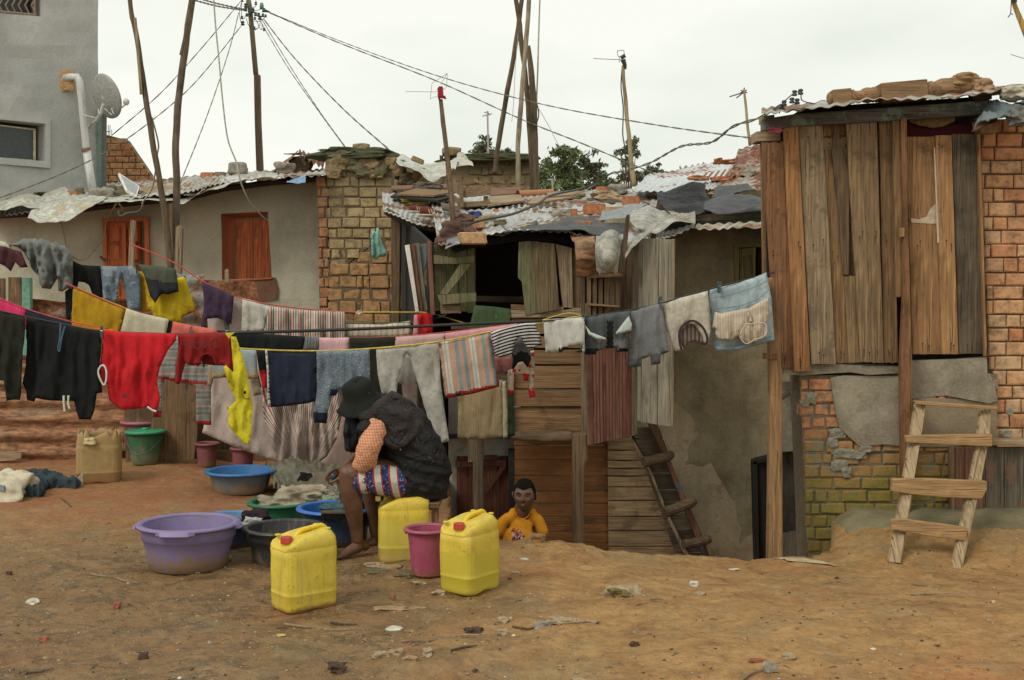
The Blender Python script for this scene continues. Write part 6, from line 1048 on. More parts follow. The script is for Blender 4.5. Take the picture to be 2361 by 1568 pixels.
o = cl('dark red sweatshirt hanging upside down with faded letters', Z1((210, 482), (500, 475), (800, 465), (1100, 455), (1232, 452), (1330, 560), (1368, 565), (1400, 800), (1432, 1000), (1440, 1180), (1410, 1380), (1370, 1492), (1300, 1460), (1225, 1415), (1250, 1300), (1285, 1168), (1140, 1165), (1020, 1165), (1005, 1080), (940, 985), (840, 950), (760, 990), (720, 1060), (735, 1130), (700, 1140), (660, 1188), (620, 1160), (570, 1165), (520, 1170), (450, 1145), (380, 1110), (350, 1220), (310, 1360), (290, 1480), (250, 1570), (190, 1568), (140, 1530), (165, 1300), (200, 1000), (225, 700)), 7.05, DRED, .03, 13, step=4)
cloth('collar', None, None, Z1((690, 1010), (760, 940), (850, 905), (950, 925), (1020, 1020), (1040, 1120), (1030, 1165), (740, 1130), (730, 1060)), 7.09, fabric('dark_red_rib', (.19, .014, .014)), .01, 8, parent=o, back=0, group=None)
G().tube(spline([P(*q, 7.02) for q in Z1((690, 1010), (760, 935), (850, 905), (950, 930), (1010, 1020), (1030, 1120))], 4), .006, 6).mk('neck_seam', fabric('dark_red_rib', (.19, .014, .014)), o, smooth=True)
FD = flat('faded_print', (.115, .012, .012))
def text(s_, u, v, d_, size, mat, parent, rz=0, ry=0, name='lettering', ex=.0015):
    cu = bpy.data.curves.new('t', 'FONT'); cu.body = s_; cu.size = size; cu.align_x = 'CENTER'; cu.align_y = 'CENTER'; cu.extrude = ex; ob = bpy.data.objects.new('t', cu); COL.objects.link(ob)
    me = bpy.data.meshes.new_from_object(ob.evaluated_get(bpy.context.evaluated_depsgraph_get())); bpy.data.objects.remove(ob); V = []; p0 = P(u, v, d_)
    for q in me.vertices:
        x, y = q.co.x, q.co.y; x, y = x * math.cos(ry) - y * math.sin(ry), x * math.sin(ry) + y * math.cos(ry); V.append(p0 + Vector((x, -q.co.z, y)))
    fs = [tuple(f.vertices) for f in me.polygons]; return mk(name, V, fs, mat, parent)
text('HOW', 459, 797, 7.0, .062, FD, o, ry=.02)
G().tube([P(497 + 9 * math.cos(a * .5), 791 + 11 * math.sin(a * .5), 7.0) for a in range(14)], .004, 4).mk('print_ring', FD, o)
YT = fabric('lemon_cotton', (.72, .62, .04), wr=.8, fine=.3, trans=.25); o = cl('lemon yellow trousers with a smile print hung by one corner', K4((398, 318), (440, 320), (480, 440), (520, 580), (550, 740), (572, 870), (560, 980), (562, 1080), (545, 1162), (520, 1165), (495, 1155), (440, 1090), (375, 1012), (382, 930), (366, 872), (400, 860), (440, 820), (420, 770), (385, 700), (340, 560), (360, 540), (420, 600)), 7.0, YT, .035, 10, step=5, back=10)
V, fs = rockmesh(P(564.5, 905, 6.955), (.008, .004, .010), 2, 0, 1); mk('smile_eye', V, fs, BLK, o); G().tube(spline([P(*q, 6.95) for q in K4((500, 790), (515, 808), (548, 803))], 4), .0025, 5).mk('smile_line', flat('black_print', (.03, .03, .02)), o)
G().slab([P(u, v, 6.96) for u, v in K4((350, 288), (430, 286), (400, 310), (385, 332), (368, 312))], (0, .01, 0)).mk('waist_corner', YT, o)
# line 1 right
o = cl('white shorts with a dark hem near the middle of the line', Kc((245, 312), (330, 305), (450, 300), (570, 290), (568, 400), (572, 560), (530, 570), (495, 562), (550, 540), (548, 510), (450, 520), (400, 555), (372, 572), (265, 570), (255, 450)), 7.62, [fabric('white_shorts', (.47, .46, .42)), fabric('charcoal_hem', (.03, .03, .03))], .03, 12, mfun=lambda u, v: 1 if v > 798 + (1318 - u) * .17 and 1290 < u < 1343 else 0)
o = cl('dark grey shorts with pale pockets', Kc((570, 292), (700, 272), (930, 240), (945, 330), (940, 400), (915, 420), (910, 560), (820, 565), (815, 530), (700, 545), (662, 560), (660, 582), (572, 586), (560, 500), (580, 380)), 7.66, [fabric('slate_shorts', (.075, .085, .088)), fabric('waist_lining', (.13, .13, .135)), BLK], .03, 9, mfun=lambda u, v: 2 if v > 805 or (1398 < u < 1415 and v > 740) else 1 if v > 783 and 1378 < u < 1440 else 0)
for q in (((575, 355), (620, 410), (740, 455), (735, 470), (660, 465), (600, 430)), ((915, 280), (942, 350), (935, 400), (820, 428), (812, 415))): cloth('pocket', None, None, Kc(*q), 7.60, fabric('mint_pocket', (.42, .48, .42)), .01, 8, 4, parent=o, back=0)
cl('grey jersey shorts between the slate shorts and the cream shirt', Kc((925, 238), (1050, 208), (1170, 180), (1195, 330), (1235, 560), (1165, 590), (1165, 655), (1092, 668), (1085, 595), (1015, 622), (1015, 678), (915, 685), (918, 500), (945, 400)), 7.72, [fabric('grey_marl', (.155, .16, .165), speck=(.2, .2, .2)), fabric('dark_marl', (.09, .095, .10))], .025, 13, mfun=lambda u, v: 1 if v > 826 - (u - 1455) * .22 + 2 else 0)
o = cl('cream floral shirt with a dark netted neckline', Kc((1172, 180), (1350, 132), (1535, 85), (1545, 200), (1560, 380), (1540, 500), (1505, 502), (1490, 440), (1430, 350), (1370, 345), (1320, 400), (1320, 480), (1345, 540), (1330, 556), (1280, 560), (1255, 500), (1205, 380)), 7.76, fabric('cream_floral', (.40, .365, .29), c2=(.46, .42, .35), c2s=26, c2t=.52), .02, 16)
cloth('neck_lining', None, None, Kc((1315, 400), (1370, 340), (1430, 330), (1490, 380), (1530, 470), (1520, 500), (1480, 495), (1430, 480), (1380, 500), (1340, 540), (1315, 480)), 7.80, fabric('lattice_lining', (.12, .08, .07), check=((.36, .31, .26), .026, 1)), .01, 8, 4, parent=o, back=0)
G().tube(spline([P(*q, 7.74) for q in Kc((1330, 550), (1312, 470), (1318, 390), (1370, 332), (1430, 322), (1495, 370), (1530, 450), (1522, 498), (1480, 492))], 4), .008, 6).mk('neck_edge', fabric('dark_lace', (.05, .035, .04)), o, smooth=True)
DB = fabric('pale_denim', (.30, .37, .40), c2=(.36, .43, .45), c2s=8, c2t=.5); o = cl('pale blue denim shirt at the right end of the line', [(1636, 667), (1690, 655), (1740, 640), (1767, 628), (1779, 690), (1785, 783), (1750, 796), (1700, 806), (1652, 808), (1641, 780), (1636, 720)], 7.84, DB, .022, 16)
for q in (((1634, 688), (1690, 678), (1740, 662), (1772, 646)), ((1640, 712), (1700, 706), (1750, 688), (1776, 664))): G().tube(spline([P(u, v, 7.80) for u, v in q], 5), .003, 5).mk('seam', fabric('denim_seam', (.2, .25, .28)), o)
cloth('hem_band', None, None, [(1645, 798), (1700, 797), (1785, 775), (1786, 785), (1700, 808), (1652, 810)], 7.81, fabric('denim_band', (.22, .30, .36)), .01, 10, 4, parent=o, back=0, group=None)
BD = fabric('cream_lace', (.50, .42, .32), stripes=[(0, (.52, .44, .34)), (.6, (.42, .35, .26))], per=.018); o = cl('cream frilly baby dress pinned in front of the denim shirt', Kc((1590, 250), (1640, 262), (1830, 222), (1850, 225), (2010, 130), (2020, 250), (2000, 330), (1998, 440), (1940, 480), (1850, 505), (1800, 480), (1775, 440), (1720, 470), (1620, 470), (1590, 420), (1600, 380), (1570, 375)), 7.74, BD, .03, 8, step=4, back=0, uvf=lambda u, v: (u * .0029, v * .0029))
G().tube(spline([P(*q, 7.69) for q in Kc((1785, 440), (1830, 350), (1870, 345), (1980, 340), (1990, 430), (1900, 470), (1840, 500), (1800, 470), (1785, 440))], 4), .0045, 6).mk('frill', fabric('cream_frill', (.5, .41, .31)), o, smooth=True); cloth('strap', None, None, Kc((1835, 225), (1855, 225), (1890, 330), (1865, 345), (1840, 280)), 7.70, BD, .01, 6, 4, parent=o, back=0)
BCL = flat('pink_satin', (.5, .33, .3)); 
# pegs
PG = thing('clothes_peg', 'dark peg clipped between the black sweatpants and the red jersey', 'clothes peg', P(234, 768, 6.97), 'pegs on the front washing line'); pm_ = flat('peg_plastic', (.035, .075, .085), .4)
for s_ in (-1, 1): G().slab([P(231.5, 752, 6.97 + s_ * .012), P(236.5, 752, 6.97 + s_ * .012), P(237.5, 765, 6.97 + s_ * .006), P(236, 779, 6.97 + s_ * .008), P(232, 779, 6.97 + s_ * .008), P(230.5, 765, 6.97 + s_ * .006)], (0, .006, 0)).mk('jaw', pm_, PG)
G().tube([P(231, 763, 6.962), P(237, 763, 6.962)], .003, 6).mk('spring', flat('steel', (.3, .3, .3), .3, met=.8), PG)
for u, v, lb in ((523, 764, 'teal peg holding the corner of the lemon yellow trousers'), (1345, 735, 'dark peg between the white shorts and the slate shorts'), (1522, 696, 'blue peg between the grey jersey shorts and the cream shirt'), (1658, 661, 'blue peg on the shoulder of the pale denim shirt')):
    r_ = PG.copy(); COL.objects.link(r_); r_.location = P(u, v, d1(u) - .03) - Vector((0, 0, .01)); r_['label'] = lb; r_.scale = (1.1, 1.1, 1.1)
    for c_ in PG.children: e_ = c_.copy(); COL.objects.link(e_); e_.parent = r_
# ---------------------------------------------------------------- poles, aerials and cables
PB = 'bare poles and aerials above the roofs'
def pole(lb, pts, d, r, mat=POLE, name='wooden_pole', group=PB, n=4):
    P_ = spline([P(u, v, d) for u, v in pts], n); m_ = len(P_) - 1; rs = [(r[0] + (r[1] - r[0]) * i / m_) * (1 + .12 * N(i * .9, r[0] * 90)) for i in range(m_ + 1)]
    P_ = [p + Vector((.01 * N(p.z * 3, 5), 0, 0)) for p in P_]; return G().tube(P_, rs, 9).mk(name, mat, smooth=True, label=lb, cat='pole', group=group)
pole('crooked dark pole leaning left in front of the orange door', [(296, -30), (303, 30), (313, 70), (322, 130), (335, 220), (350, 320), (372, 440), (392, 600), (396, 760)], 12.0, (.022, .034))
pole('bent dark pole rising beside the crooked one', [(447, -30), (437, 40), (426, 120), (415, 200), (406, 290), (405, 360), (408, 430), (406, 520), (404, 760)], 12.1, (.034, .037), wood('brown_pole', (.14, .11, .075), weather=.5))
board('split_batten', [(308, 40), (313, 40), (328, 215), (322, 218)], 11.95, BAM, .03, label='split batten tied to the crooked dark pole', cat='batten'); board('split_batten', [(433, 40), (437, 44), (419, 128), (413, 126)], 12.0, POLE, .02, label='short split batten tied to the bent pole', cat='batten')
board('wooden_stake', [(405, 524), (411, 520), (421, 526), (416, 640), (418, 720), (402, 720), (401, 640)], 11.7, PALE, .06, label='short pale stake standing in front of the two dark poles', cat='stake', jag=.8); board('wooden_stake', [(389, 470), (402, 470), (400, 720), (390, 720)], 12.3, TIMB, .06, label='weathered plank strapped behind the two dark poles', cat='stake')
UP = thing('utility_pole', 'slender utility pole with a cluster of insulators', 'utility pole', P(600, 410, 19)); G().tube([P(569, -30, 19), P(577, 25, 19), P(590, 172, 19)], [.035, .038, .042], 8).mk('upper_mast', wood('pale_mast', (.24, .23, .15)), UP, smooth=True); board('lower_mast', [(585, 172), (598, 172), (600, 280), (607, 430), (592, 430), (587, 280)], 18.95, wood('brown_mast', (.17, .12, .075)), .11, UP, jag=.5)
Kz = X(516.5, 0, .07059); IM = flat('green_black_insulator', (.035, .065, .06), .35)
for i, (x, y, s_) in enumerate([(595, 20, 1), (710, 180, 1.5), (710, 310, 1.3), (930, 340, 1.7), (860, 400, 1.4), (585, 570, 1.1), (610, 760, 1.5), (1040, 110, 1.1), (1030, 460, 1.3), (1130, 480, 1.3), (1170, 580, 1.5), (1270, 500, 1.2), (1360, 520, 1.0), (1300, 330, 1.4), (990, 910, 1), (1310, 960, 1.1), (1010, 600, 1.0), (750, 490, 1.1)]):
    c_ = P(*Kz((x, y))[0], 18.9); g = G(); k = .019 * s_; g.lathe(c_, [(.3 * k, -1.3 * k), (k, -1.1 * k), (1.1 * k, -.5 * k), (.6 * k, 0), (1.05 * k, .4 * k), (.8 * k, 1.1 * k), (.3 * k, 1.3 * k)], 10); g.mk('insulator', IM, UP, smooth=True)
G().lathe(P(*Kz((1230, 200))[0], 18.9), [(.02, -.05), (.032, -.045), (.034, 0), (.026, .045), (.01, .055)], 12).mk('green_cap', flat('teal_cap', (.10, .26, .20), .4), UP, smooth=True)
G().tube([P(*q, 18.9) for q in Kz((1260, 350), (1350, 350), (1510, 400))], [.03, .025, .01], 8).mk('cable_clamp', IM, UP, smooth=True)
g = G(); BKC = flat('black_cable', (.02, .02, .02), .5)
for i, q in enumerate([((720, 20), (740, 110), (790, 180)), ((1040, 0), (1040, 200), (930, 240)), ((930, 340), (1080, 340), (1220, 290)), ((730, 600), (790, 800), (880, 900)), ((1000, 970), (1140, 880), (1180, 750)), ((1150, 900), (1230, 970), (1240, 800)), ((580, 80), (570, 500), (640, 620), (740, 420)), ((990, 680), (1180, 700), (1380, 520)), ((820, 850), (880, 1090)), ((560, 760), (500, 420), (560, 100)), ((1060, 660), (1130, 870), (1010, 990))]): g.tube(spline([P(*p, 18.88 + .02 * i) for p in Kz(*q)], 5), .005, 5)
g.mk('jumper_wires', BKC, UP)
CB = 'overhead cables from the utility pole'
def cable(lb, pts, r=.0048, tw=True, mat=None, group=CB):
    s_ = spline([P(*p) for p in pts], 24 if tw else 8); g = G(); L = 0
    if tw:
        for ph_ in (0, math.pi):
            q = []; L = 0
            for i, p in enumerate(s_):
                if i: L += (p - s_[i - 1]).length
                a = L * 11 + ph_; q.append(p + Vector((0, math.cos(a) * r * .9, math.sin(a) * r * .9)))
            g.tube(q, r * .75, 5)
    else: g.tube(s_, r, 5)
    return g.mk('cable', mat or flat('grey_cable', (.15, .14, .095), .6), smooth=True, label=lb, cat='cable', group=group)
cable('upper long cable sagging from the utility pole to the right hut', [(618, 27, 18.9), (780, 93, 17.5), (1000, 172, 15), (1240, 238, 13), (1500, 286, 11), (1745, 320, 9)])
cable('lower long cable sagging from the utility pole to the silver roof', [(618, 28, 18.9), (780, 98, 18), (1000, 184, 17), (1200, 274, 16), (1340, 330, 15), (1520, 405, 14)], .0065)
cable('left cable of the steep pair down to the mud brick gable', [(598, 45, 18.9), (660, 150, 18), (730, 250, 16.5), (800, 346, 14.5)], .006); cable('right cable of the steep pair down to the mud brick gable', [(603, 43, 18.9), (666, 148, 18), (735, 254, 16.5), (803, 348, 14.4)], .006)
cable('single cable running to the right corner of the mud brick gable', [(608, 44, 18.9), (680, 135, 18), (790, 250, 16.5), (905, 352, 15)], .008)
cable('cable from the utility pole to the small brick gable', [(556, 2, 18.9), (470, 105, 18), (370, 215, 17.5), (258, 312, 17.8)], .006); cable('cable from the utility pole down past the satellite dish to the left edge', [(556, 60, 18.9), (450, 190, 17.5), (345, 282, 16.5), (245, 350, 15.5), (140, 402, 14.5), (0, 456, 13), (-60, 474, 12.5)], .006)
cable('cable from the utility pole to the plastered house roof', [(550, 30, 18.9), (530, 110, 18), (480, 260, 16.5), (415, 424, 14.5)], .007)
cable('upper cable leaving the top of the picture towards the utility pole', [(440, -10, 15), (500, 8, 17), (565, 22, 18.9)], .009, group='cables leaving over the top edge'); cable('lower cable leaving the top of the picture towards the utility pole', [(420, -8, 14.5), (500, 14, 17), (565, 24, 18.9)], .009, group='cables leaving over the top edge')
WC = flat('white_wire', (.42, .41, .34), .6)
cable('white wire hanging from the top edge down to the red shuttered window', [(492, -10, 13), (497, 60, 13), (505, 140, 13), (513, 230, 13), (525, 320, 13), (545, 375, 13), (555, 420, 13), (575, 465, 13.2), (604, 498, 13.6), (618, 508, 13.8)], .009, False, WC, 'loose wires'); cable('tan wire looping beside the orange door', [(268, 470, 13.3), (246, 510, 13.8), (240, 545, 13.8), (222, 570, 13.8), (200, 595, 13.8), (180, 599, 13.8), (165, 590, 13.7)], .010, False, flat('tan_wire', (.34, .27, .16)), 'loose wires')
cable('white wire looping under the eave above the orange door', [(275, 470, 13.3), (283, 482, 13.5), (273, 487, 13.5), (278, 497, 13.5), (295, 490, 13.5), (318, 487, 13.5), (328, 475, 13.3), (330, 465, 13.2), (352, 430, 13), (362, 360, 12.6), (365, 330, 12.4), (350, 270, 12.2)], .009, False, WC, 'loose wires'); cable('thin tan wire on the plaster left of the orange door', [(140, 510, 13.9), (147, 540, 13.9), (153, 570, 13.9)], .006, False, flat('tan_wire', (.34, .27, .16)), 'loose wires')
cable('twisted black service cable rising to the right hut insulators', [(1350, 440, 13), (1405, 402, 13), (1440, 394, 12.5), (1500, 375, 12), (1570, 338, 11), (1640, 328, 10), (1690, 292, 9.3), (1750, 272, 8.8), (1800, 243, 8.4)], .008, group='service cables'); 
cable('dangling wire right of the crossing poles', [(1245, -10, 16), (1242, 80, 16), (1240, 160, 16), (1237, 250, 16), (1238, 350, 16), (1236, 430, 16)], .011, False, WC, 'loose wires'); cable('thin wire curling off the crossing poles', [(1194, 60, 16), (1200, 120, 16), (1210, 170, 16), (1225, 215, 16), (1238, 240, 16), (1242, 265, 16), (1236, 288, 16)], .009, False, flat('grey_cable', (.075, .07, .05)), 'loose wires')
cable('thin pale wire sloping away from the crossing poles', [(1243, 252, 16), (1265, 290, 16), (1280, 320, 16), (1292, 342, 16)], .004, False, WC, 'loose wires'); cable('faint wire left of the crossing poles', [(1196, 60, 16), (1188, 160, 16), (1184, 240, 16), (1180, 280, 16)], .004, False, WC, 'loose wires')
pole('long dark pole sloping down to the left in the crossing bunch', [(1206, -30), (1200, 20), (1188, 110), (1170, 210), (1145, 358), (1140, 400)], 16.2, (.03, .036)); pole('long dark pole sloping down to the right in the crossing bunch', [(1184, -30), (1196, 40), (1204, 110), (1216, 220), (1222, 320), (1230, 450)], 16, (.03, .036)); pole('thick dark pole ending below the others in the crossing bunch', [(1218, 106), (1224, 160), (1230, 230), (1231, 320), (1234, 460)], 15.9, (.03, .062)); pole('pale bare pole leaning among the dark crossing poles', [(1221, -30), (1216, 60), (1206, 180), (1200, 260), (1194, 340), (1195, 450)], 15.7, (.029, .034), wood('bleached_pole', (.36, .32, .24), weather=.3))
pole('bamboo aerial pole rising behind the shack roof', [(1437, 150), (1438, 180), (1441, 215), (1447, 290), (1455, 370), (1462, 430)], 13, (.016, .029), BAM, 'bamboo_pole'); G().tube(spline([P(1435, 152, 13), P(1432, 200, 13), P(1437, 250, 13), (P(1436, 310, 13)), P(1442, 350, 13), P(1444, 420, 13)], 5), .007, 5).mk('aerial_cable', BKC, label='black lead hanging loose beside the bamboo aerial pole', cat='cable')
AE = thing('tv_aerial', 'loop aerial bound to the tip of the bamboo pole', 'antenna', P(1436, 155, 13)); g = G()
for a_, b_ in (((1368, 135), (1436, 138)), ((1423, 117), (1438, 116)), ((1438, 116), (1441, 130)), ((1423, 117), (1425, 130)), ((1425, 130), (1441, 130)), ((1428, 130), (1428, 144))): g.tube([P(*a_, 13), P(*b_, 13)], .0045, 5)
g.mk('rods', WM, AE); g = G(); g.tube([P(1432, 134, 12.95), P(1441, 128, 12.95)], .022, 7); g.tube([P(1436, 138, 12.95), P(1441, 150, 12.95), P(1443, 160, 12.95)], [.03, .02, .008], 7); g.mk('tape_binding', flat('black_tape', (.03, .03, .03), .5), AE)
pole('thin aerial pole above the right silver roof', [(1716, 205), (1720, 250), (1728, 336)], 13.5, (.012, .018), BAM, 'aerial_pole'); AE2 = thing('tv_aerial', 'small cross shaped aerial at the top of the thin right pole', 'antenna', P(1716, 214, 13.5)); g = G()
for a_, b_ in (((1708, 208), (1723, 214)), ((1707, 214), (1722, 208)), ((1682, 223), (1712, 214)), ((1698, 226), (1716, 212)), ((1716, 202), (1716, 214))): g.tube([P(*a_, 13.5), P(*b_, 13.5)], .007, 5)
g.mk('rods', flat('dark_wire', (.09, .07, .05)), AE2)
AE3 = thing('tv_aerial', 'faint tall aerial near the small far tree', 'antenna', P(1125, 360, 25)); g = G(); g.tube([P(1126, 365, 25), P(1124, 256, 25)], .02, 5); g.tube([P(1112, 268, 25), P(1134, 262, 25)], .012, 5); g.tube([P(1116, 260, 25), P(1124, 258, 25), P(1130, 266, 25)], .012, 5); g.mk('rods', WM, AE3)
AE4 = thing('tv_aerial', 'tiny aerial cross in front of the trees', 'antenna', P(1274, 440, 20)); g = G(); g.tube([P(1274, 436, 20), P(1273, 412, 20)], .015, 5); g.tube([P(1262, 414, 20), P(1282, 416, 20)], .012, 5); g.mk('rods', WM, AE4)
pole('yellow bamboo tip entering at the top right corner', [(2328, -30), (2340, 12), (2352, 44), (2372, 95)], 9.5, (.016, .026), wood('yellow_bamboo', (.5, .36, .12), weather=.1), 'bamboo_pole'); g = G(); g.tube(spline([P(2332, 0, 9.4), P(2331, 20, 9.4), P(2330, 32, 9.4), P(2324, 40, 9.4)], 4), .004, 5); g.tube([P(2330, 32, 9.4), P(2336, 33, 9.4)], .004, 5); g.tube([P(2331, -20, 9.45), P(2340, 6, 9.45)], .02, 6); g.mk('wire', BKC, label='dark wire end hanging from the yellow bamboo', cat='wire')
cable('faint thin wire at the right edge above the hut', [(2330, 125, 14), (2345, 130, 14), (2380, 140, 14)], .005, False, WC, 'loose wires')
RBR = flat('rebar_rust', (.18, .15, .12)); g = G()
for x in (241, 245, 250, 253, 258): g.tube([P(x, 318, 19.8), P(x + rnd.uniform(-1, 1), 300 - rnd.uniform(0, 12), 19.8)], .006, 4)
g.tube([P(240, 304, 19.8), P(254, 303, 19.8)], .006, 4); g.mk('rebar', RBR, label='bare reinforcing rods above the small brick gable', cat='rods')

# ---------------------------------------------------------------- trees on the hill
LM = M('leaf_green'); i_ = LM.isl(); LM.col(LM.ramp(i_, [(0, (.055, .08, .035)), (.5, (.10, .145, .055)), (.85, (.15, .20, .075)), (1, (.2, .24, .10))])); LM.rough(.7); LEAF = LM.m
LM = M('leaf_dark'); i_ = LM.isl(); LM.col(LM.ramp(i_, [(0, (.06, .075, .042)), (.6, (.11, .13, .075)), (1, (.17, .19, .11))])); LM.rough(.7); LEAFD = LM.m
def tree(lb, u, vb, clumps, d, dens, mat, name='tree', lean=0):
    base = P(u, vb, d); base.z = .07 * (d - 20) - .3; t_ = thing(name, lb, 'tree', base, 'trees on the hill behind the roofs'); g = G(); cs = []
    for (a, b, w, h) in clumps: cs.append((P(a, b, d + rnd.uniform(-.5, .5)), 1.25 * w * d / F, 1.25 * h * d / F))
    top = max(c[0].z for c in cs); mid = Vector((sum(c[0].x for c in cs) / len(cs), d, base.z + (top - base.z) * .55)); g.tube(spline([base, base.lerp(mid, .5) + Vector((.1, 0, 0)), mid], 4), [.16 - .009 * i for i in range(9)], 7)
    for c, w, h in cs: g.tube(spline([mid.lerp(base, .3 * rnd.random()), mid.lerp(c, .6) + Vector((0, 0, -.15)), c], 3), [.06, .05, .045, .035, .03, .02, .012], 5)
    g.mk('trunk', POLE, t_, smooth=True); g = G()
    for c, w, h in cs:
        subs = [(c + Vector((rnd.gauss(0, .42) * w, rnd.gauss(0, .42) * w, rnd.gauss(0, .42) * h)), rnd.uniform(.16, .34)) for _ in range(9)]
        for _ in range(int(dens * w * h * 300)):
            s_, k = rnd.choice(subs); p = s_ + Vector((rnd.gauss(0, k * w), rnd.gauss(0, k * w), rnd.gauss(0, k * h * .8)))
            a = Vector([rnd.uniform(-1, 1) for _ in range(3)]).normalized(); b = a.cross(Vector([rnd.uniform(-1, 1) for _ in range(3)])).normalized(); L = rnd.uniform(.12, .22); g.add([p - a * L, p + b * L * .35, p + a * L, p - b * L * .35], [(0, 1, 2, 3)])
    g.mk('crown', mat, t_)
tree('tall dense green tree in the gap between the roofs', 1300, 470, [(1300, 358, 24, 14), (1285, 385, 20, 18), (1310, 385, 22, 20), (1295, 415, 26, 22), (1318, 430, 24, 20)], 60, 5, LEAF)
tree('open leafy tree right of the tall dense tree', 1355, 470, [(1355, 362, 14, 14), (1372, 382, 16, 12), (1340, 395, 18, 16), (1362, 405, 20, 14), (1350, 430, 22, 16), (1385, 378, 10, 8)], 62, 2.2, LEAFD)
tree('low bushy tree against the right side of the crossing poles', 1255, 470, [(1250, 400, 18, 14), (1262, 425, 22, 18), (1245, 430, 18, 18)], 58, 4, LEAF); tree('sparse tree behind the bamboo aerial pole', 1445, 470, [(1430, 350, 16, 8), (1450, 340, 14, 14), (1462, 330, 10, 12), (1440, 372, 16, 10), (1466, 355, 8, 8)], 60, 2.4, LEAFD)
tree('small round tree between the open tree and the bamboo pole', 1392, 470, [(1392, 412, 13, 10), (1390, 425, 14, 10), (1412, 422, 14, 8)], 64, 4, LEAF); tree('short tree right of the bamboo aerial pole', 1500, 470, [(1505, 388, 12, 10), (1498, 400, 16, 8), (1515, 398, 12, 6)], 63, 3.5, LEAFD); tree('low shrubby tree at the foot of the bamboo aerial pole', 1470, 470, [(1470, 402, 16, 8), (1452, 412, 18, 10), (1480, 412, 16, 8)], 61, 3, LEAFD)
tree('small feathery tree behind the rear mossy wall', 1120, 400, [(1120, 320, 10, 12), (1110, 340, 16, 12), (1128, 345, 14, 12), (1100, 352, 12, 8)], 66, 2.6, LEAFD); tree('low bush behind the rear mossy wall by the poles', 1160, 400, [(1150, 354, 16, 6), (1170, 352, 12, 8)], 66, 4, LEAFD)
# ---------------------------------------------------------------- low boards closing the yard behind the washing
BF = thing('board_fence', 'dark board fence behind the striped sheet and the woman', 'fence', P(820, 1080, 10.6))
planks('boards', [P(555, 800, 10.75), P(935, 800, 10.75), P(935, 1085, 10.75), P(555, 1085, 10.75)], 16, wood('smoky_board', (.085, .06, .038)), horiz=False, parent=BF, ends=.08); planks('boards', [P(930, 770, 9.95), P(1026, 770, 9.95), P(1026, 1160, 9.95), P(930, 1160, 9.95)], 5, wood('smoky_board', (.085, .06, .038)), horiz=False, parent=BF)
# ---------------------------------------------------------------- tubs, buckets and jerrycans
MUD = (.20, .125, .065)
def gat(u, d):
    x = (u - CU) / F * d; return Vector((x, d, gz(x, d)))
def tub(name, lb, cat, u, d, rt, rb, h, mat, inner=None, rim=.02, steps=0, group=None, ov=1, n=48, lipo=.0, dy=0, fillz=None, fmat=None, z=0, rimm=None):
    c = gat(u, d); c.z += z; t_ = thing(name, lb, cat, c, group); w = .004; mid = [(rb + (rt - rb) * .68, h * .68), (rb + (rt - rb) * .68 + .008, h * .70)] if steps else []
    out = [(.001, .004), (rb * .8, .004), (rb * .94, .0), (rb, .010)] + [(rb + (rt - .012 - rb) * k / 5, .01 + (h - .014) * k / 5) for k in range(1, 5) if not (steps and k == 3)]
    if steps: out = out[:-1] + mid
    out.sort(key=lambda q: q[1] if q[0] > rb * .9 and q[1] > .009 else 0)
    g = G(); g.lathe(c, out + [(rt - .012, h - .012)], n, 1, ov); g.lathe(c, [(.001, .010), (rb * .93, .010), (rb * .97, .018), (rt - .018, h - .006)], n, 1, ov)
    g.v = [v for v in g.v]; g.mk('body', mat, t_, smooth=True, origin=c)
    if inner: G().lathe(c, [(.001, .012), (rb * .92, .012), (rb * .96, .02), (rt - .020, h - .004)], n, 1, ov).mk('inner_wall', inner, t_, smooth=True, origin=c)
    q = [(rt - .020, h - .006), (rt - .016, h + .001), (rt - .004, h + .004), (rt + rim - .006, h + .002), (rt + rim, h - .006), (rt + rim - .003, h - .016), (rt + rim - .008, h - .008), (rt - .006, h - .004), (rt - .016, h - .012)]
    G().lathe(c, q, n, 1, ov).mk('rim', rimm or inner or mat, t_, smooth=True, origin=c)
    if fillz: G().lathe(c, [(.001, fillz), (rb + (rt - rb) * fillz / h - .012, fillz)], n, 1, ov).mk('water', fmat, t_, smooth=True)
    return t_
WAT = M('grey_wash_water'); WAT.col((.06, .06, .055)); WAT.rough(.06); WAT.bump(WAT.noise(WAT.coord(), 20, 3), .08, .01); WATER = WAT.m
PUR = plastic('purple_plastic', (.215, .17, .33), MUD, .13, .42, .45); pt = tub('wash_basin', 'large empty purple basin in front of the other tubs', 'basin', 435, 6.62, .262, .212, .245, PUR, rim=.02, steps=1)
c = gat(435, 6.62)
for a0, a1 in ((-1.95, -1.2), (.75, 1.3), (-.25, .12), (2.9, 3.5)):
    g = G(); n_ = 12; vs = []
    for i in range(n_ + 1):
        a = a0 + (a1 - a0) * i / n_
        for (r_, z_) in ((.258, .246), (.284, .242), (.300 if .1 < i / n_ < .9 else .284, .222), (.296 if .1 < i / n_ < .9 else .28, .220), (.27, .236)): vs.append(c + Vector((math.cos(a) * r_, math.sin(a) * r_, z_)))
    g.add(vs, [(i * 5 + k, i * 5 + (k + 1) % 5, (i + 1) * 5 + (k + 1) % 5, (i + 1) * 5 + k) for i in range(n_) for k in range(5)] + [tuple(range(4, -1, -1)), tuple(n_ * 5 + k for k in range(5))]); g.mk('grip', PUR, pt, smooth=False, origin=c)
BLP = plastic('black_plastic', (.028, .028, .03), (.13, .10, .065), .08, .35); tub('wash_basin', 'black basin behind the front jerrycan', 'basin', 655, 6.76, .216, .17, .205, BLP, rim=.018, steps=1, fillz=.12, fmat=WATER)
